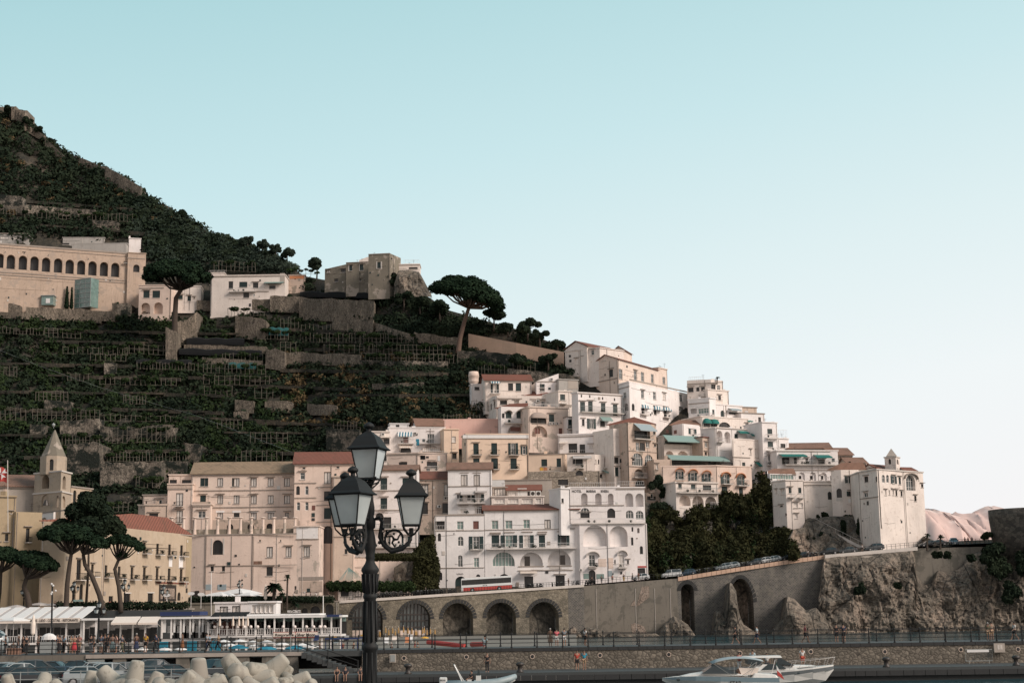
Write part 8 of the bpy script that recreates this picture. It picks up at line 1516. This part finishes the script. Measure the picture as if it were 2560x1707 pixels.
PR=[(1376,2,'stand','dress',OL,(.2,.14,.1),170,'person in a patterned dress left of the coral shirt'),(1392,1.5,'lean','short',PK,Wt,180,'person in a coral red shirt and white shorts leaning on the far railing'),(1411,1.5,'lean','short',GY,Wt,180,'person in a grey shirt and white shorts beside the coral shirt'),(1463,2.5,'stand','short',Wt,K,120,'person with a black backpack behind the railing posts'),
 (1839,0,'walk','short',K,K,-75,'person in black walking right with a pale bag above the cruisers'),(1893,0,'walk','short',LB_,NV,-100,'person in a light blue shirt striding left on the promenade'),(2014,0,'walk','short',MR,K,80,'person in a dark red shirt striding, centre right of the promenade'),(2092,1,'stand','short',K,K,160,'person in a black top with bare legs, left of a standing pair'),(2110,1,'stand','short',NV,K,170,'person in dark clothes, right of a standing pair'),
 (2472,0,'stand','short',OL,TN,170,'person in an olive shirt standing with a second one close behind'),(2481,1.2,'stand','short',(.25,.2,.15),TN,190,'person in brown close behind the olive shirt'),(2538,0,'walk','short',Wt,K,-80,'person in a white shirt walking at the far right edge'),
 (546,0,'walk','long',TN,K,-80,'person in a tan shirt walking left, last before the lamp post'),(524,0,'walk','long',BL,K,-85,'person in a denim shirt walking left beside a companion'),(517,1.,'stand','long',(.3,.36,.4),NV,-85,'companion in washed blue left of the denim shirt'),(456,0,'stand','dress',BR,BR,-80,'person in a rust brown dress standing at the railing'),(390,0,'walk','long',NV,K,-95,'tall person in dark clothes bending forward at left'),
 (364,0,'stand','short',YE,K,-20,'person in a mustard yellow shirt at the railing'),(341,0,'stand','dress',NV,NV,40,'person with a white bag in a navy dress'),(305,.4,'walk','long',(.1,.1,.12),OL,60,'person in a dark top and olive trousers in the crowd'),(291,0,'stand','short',(.5,.3,.25),(.3,.3,.3),-60,'person in a pink top in the crowd'),(281,1,'stand','dress',(.12,.16,.2),(.15,.2,.2),30,'person in a patterned blue dress in the crowd'),
 (270,1.6,'stand','short',K,GY,150,'dark haired person facing away behind the patterned dress'),(253,0,'stand','short',(.1,.13,.18),(.4,.42,.4),160,'person in a dark top and grey striped shorts'),(262,1.2,'stand','long',K,K,0,'person in black between two friends in the crowd'),(236,0,'stand','short',(.1,.09,.07),K,-80,'person with a dark jacket beside the crowd lamp'),(228,.8,'stand','long',K,GY,170,'person in black left of the crowd lamp'),
 (198,1,'stand','short',(.4,.2,.18),TN,0,'person in a salmon top behind the long red dress'),(186,-.4,'stand','dress',TN,RD,20,'person in a long red skirt at the front of the promenade'),(178,1,'stand','short',(.35,.33,.25),TN,10,'person in a beige shirt left of the long red skirt'),(160,.6,'stand','long',BL,K,150,'tall person in a denim shirt with arms raised'),(149,0,'stand','dress',K,K,170,'person in a black dress seen from behind'),(143,1,'stand','long',NV,NV,60,'person in navy behind the black dress'),
 (96,1.5,'stand','long',(.12,.1,.08),K,90,'person in brown near the folded parasol'),(66,1.,'stand','long',K,K,40,'person in black near the restaurant steps, right'),(58,1.8,'stand','long',(.05,.03,.03),K,-40,'person in dark maroon near the restaurant steps'),(46,.8,'stand','long',K,GY,100,'person in black near the restaurant steps, left'),(34,1.4,'sit','short',(.3,.28,.25),K,0,'person in grey sitting near the terracotta planter'),(14,0,'hold','long',K,K,-80,'person in black holding a phone at the left edge'),
 (120,1.,'sit','short',Wt,K,20,'person in white sitting beside the drinks kiosk')]
g=random.Random(4)
for i,(x,o,k,c,t,b_,fc,l) in enumerate(PR): 
    p=prom(x,o); 
    if k=='sit': p.z=3.0
    person(l,p,k,c,t,b_,fc,HB if i%9 else HG,SK if i%3 else SK2,g.uniform(.95,1.04))
Q1=lambda x,d=134: Vector((P(x,1665,d).x,d,1.1))
for x,d,k,c,t,b_,fc,l in ((1443,135,'stand','short',(.42,.06,.04),K,10,'person in a red shirt and black shorts standing on the lower quay'),(1461,135,'stand','short',TQ,TN,-10,'person in a turquoise shirt beside the red one on the lower quay'),(1218,133,'stand','long',K,K,-10,'person dressed in black standing on the quay behind the inflatable boat'),(2007,134,'stand','short',Wt,(.5,.08,.05),5,'person in a white shirt and red shorts on the quay behind the cruiser rail')):
    person(l,Q1(x,d),k,c,t,b_,fc)
for x,c,t,b_,l in ((843,'swim',K,K,'person in a black swimsuit sitting on the quay edge, left of two'),(864,'short',(.03,.03,.04),K,'person in dark shorts sitting on the quay edge, right of two'),(902,'short',(.07,.06,.06),Wt,'person with white shorts sitting on the quay edge beside the lamp post'),(911,'short',(.1,.1,.1),K,'person sitting half hidden by the lamp post')):
    p=P(x,1675,132.0); person(l,(p.x,131.95,.62),'sit',c,t,b_,0)
O=Vector((P(1654,1700,120.5).x,120.5,0)); person('person with a cap sitting in the cockpit of the canopied boat',O+Vector((6.1,-.7,.72)),'sit','swim',SK.diffuse_color[:3] and (.36,.2,.14),(.3,.1,.1),170,HG,SK)
O=Vector((P(1860,1700,127).x,127,0))
person('person in a white jacket and maroon top standing at the stern of the white cruiser',O+Vector((-.35,-.1,1.0)),'hold','long',(.3,.06,.07),Wt,30); person('person in a pale blue shirt behind the hardtop of the white cruiser',O+Vector((1.0,1.3,1.15)),'stand','long',LB_,GY,160); person('person in a white top low behind the hardtop of the white cruiser',O+Vector((2.2,1.35,.85)),'stand','long',Wt,GY,0)
O=Vector((P(1095,1700,124).x,124,0)); person('person in dark clothes crouched at the console of the inflatable boat',O+Vector((2.75,0,.45)),'sit','short',K,K,-60,HB,SK)
for x,t,b_,l in ((1486-5,K,K,'person walking past the arched door of the lettered hotel'),(1505,(.1,.1,.1),GY,'person in dark clothes before the lettered hotel posters'),(1532,(.3,.1,.08),K,'person in a reddish top under the fish poster'),(1561,K,YE,'person in black with yellow shorts before the lettered hotel'),(1583,Wt,K,'person in white near the white hatchback'),(1598,(.3,.08,.06),TN,'person in red beside the white hatchback'),(1422,K,K,'person walking on the road left of the lettered hotel'),(1015,(.25,.4,.38),TN,'person in a pale green shirt among the parked motorbikes'),(1063,GY,K,'person in grey at the right end of the motorbike row'),(2418,K,K,'first person of the group at the far road end'),(2426,(.3,.1,.1),K,'second person, in red, at the far road end'),(2436,K,GY,'third person of the group at the far road end'),(2160,Wt,K,'person in white walking below the promontory'),(2023,Wt,K,'person in white between cars on the rising road')):
    person(l,road(x,1.6),'stand','long' if x%2 else 'short',t,b_,g.uniform(-90,90))
for x,d,z,t,l in ((137,254,7.1,K,'diner in black by the left square parapet'),(146,254,7.1,Wt,'diner in white by the left square parapet'),(154,255,7.1,NV,'person in navy standing between the pines'),(178,254,7.1,K,'person in black right of the second lamp'),(190,254,7.1,K,'dark haired person before the green sign'),(200,254,7.1,(.5,.3,.28),'person in pink before the green sign'),(226,254,7.1,(.3,.06,.06),'person in a red cap on the square'),(232,255,7.1,(.4,.2,.2),'person in salmon beside the red cap'),(275,254,7.1,RD,'person in red below the bent pine trunk'),(300,255,7.1,K,'person in black right of the rightmost pine'),(332,254,7.1,(.5,.35,.3),'person in beige by the parapet shrubs'),(340,254,7.1,K,'person in black by the parapet shrubs'),(439,262,7.1,LB_,'person in pale blue leaning at the mural end of the square'),(735,301,8.6,Wt,'diner in white below the red panel on the upper terrace'),(765,301,8.6,K,'diner in black below the red panel on the upper terrace'),(776,301,8.6,NV,'diner in navy below the red panel on the upper terrace'),(790,301,8.6,Wt,'second diner in white at the right end of the upper terrace'),(820,301,8.6,K,'person in black by the shop corner'),
   (1044,200,.75,(.4,.5,.5),'bather in pale blue on the beach right of the orange deckchair'),(1037,205,.75,PK,'bather with a coral hat on the beach'),(979,204,.75,Wt,'bather in white near the cream lounger'),(885,205,.75,K,'bather in black beside the lamp post'),(800,206,.75,NV,'bather in navy by the blue canopy'),(858,207,.75,RD,'bather in red by the blue canopy'),(1150,212,.75,K,'bather in black behind the red hull')):
    p=P(x,1520,d); person(l,(p.x,d,z),g.choice(('stand','hold','walk')),g.choice(('short','long')) if d>240 else 'swim',t,g.choice((K,GY,TN)),g.uniform(-120,120))
b=MB(); 
p=prom(36,-.3); b.box(p.x-.6,p.x+.6,p.y-.3,p.y+.3,3,3.55); b.box(p.x-.64,p.x+.64,p.y-.34,p.y+.34,3.5,3.58); tag(b.build('planter','rbr'),'terracotta box planter on the promenade at left','planter')
p=prom(122,.2); T=thing('drinks_kiosk','round topped white drinks cart on the promenade','cart',p); MB().box(p.x-.7,p.x+.7,p.y-.4,p.y+.4,3.1,4.1).build('body','rail',T); MB().ball(Vector((p.x,p.y,4.3)),.75,12,0,(1,.6,.8),True).build('hood','wfab',T)
p=prom(-2,1.5); T=thing('van','rounded front of a grey van cut by the left edge on the promenade','van',p); MB().ball(Vector((p.x-1.6,p.y,4.1)),1.7,14,0,(1.5,.7,.9)).build('body',paint(silv),T,True); MB().ball(Vector((p.x-1.2,p.y-.15,4.55)),1.3,14,0,(1.4,.8,.7)).build('windscreen','cglass',T,True)
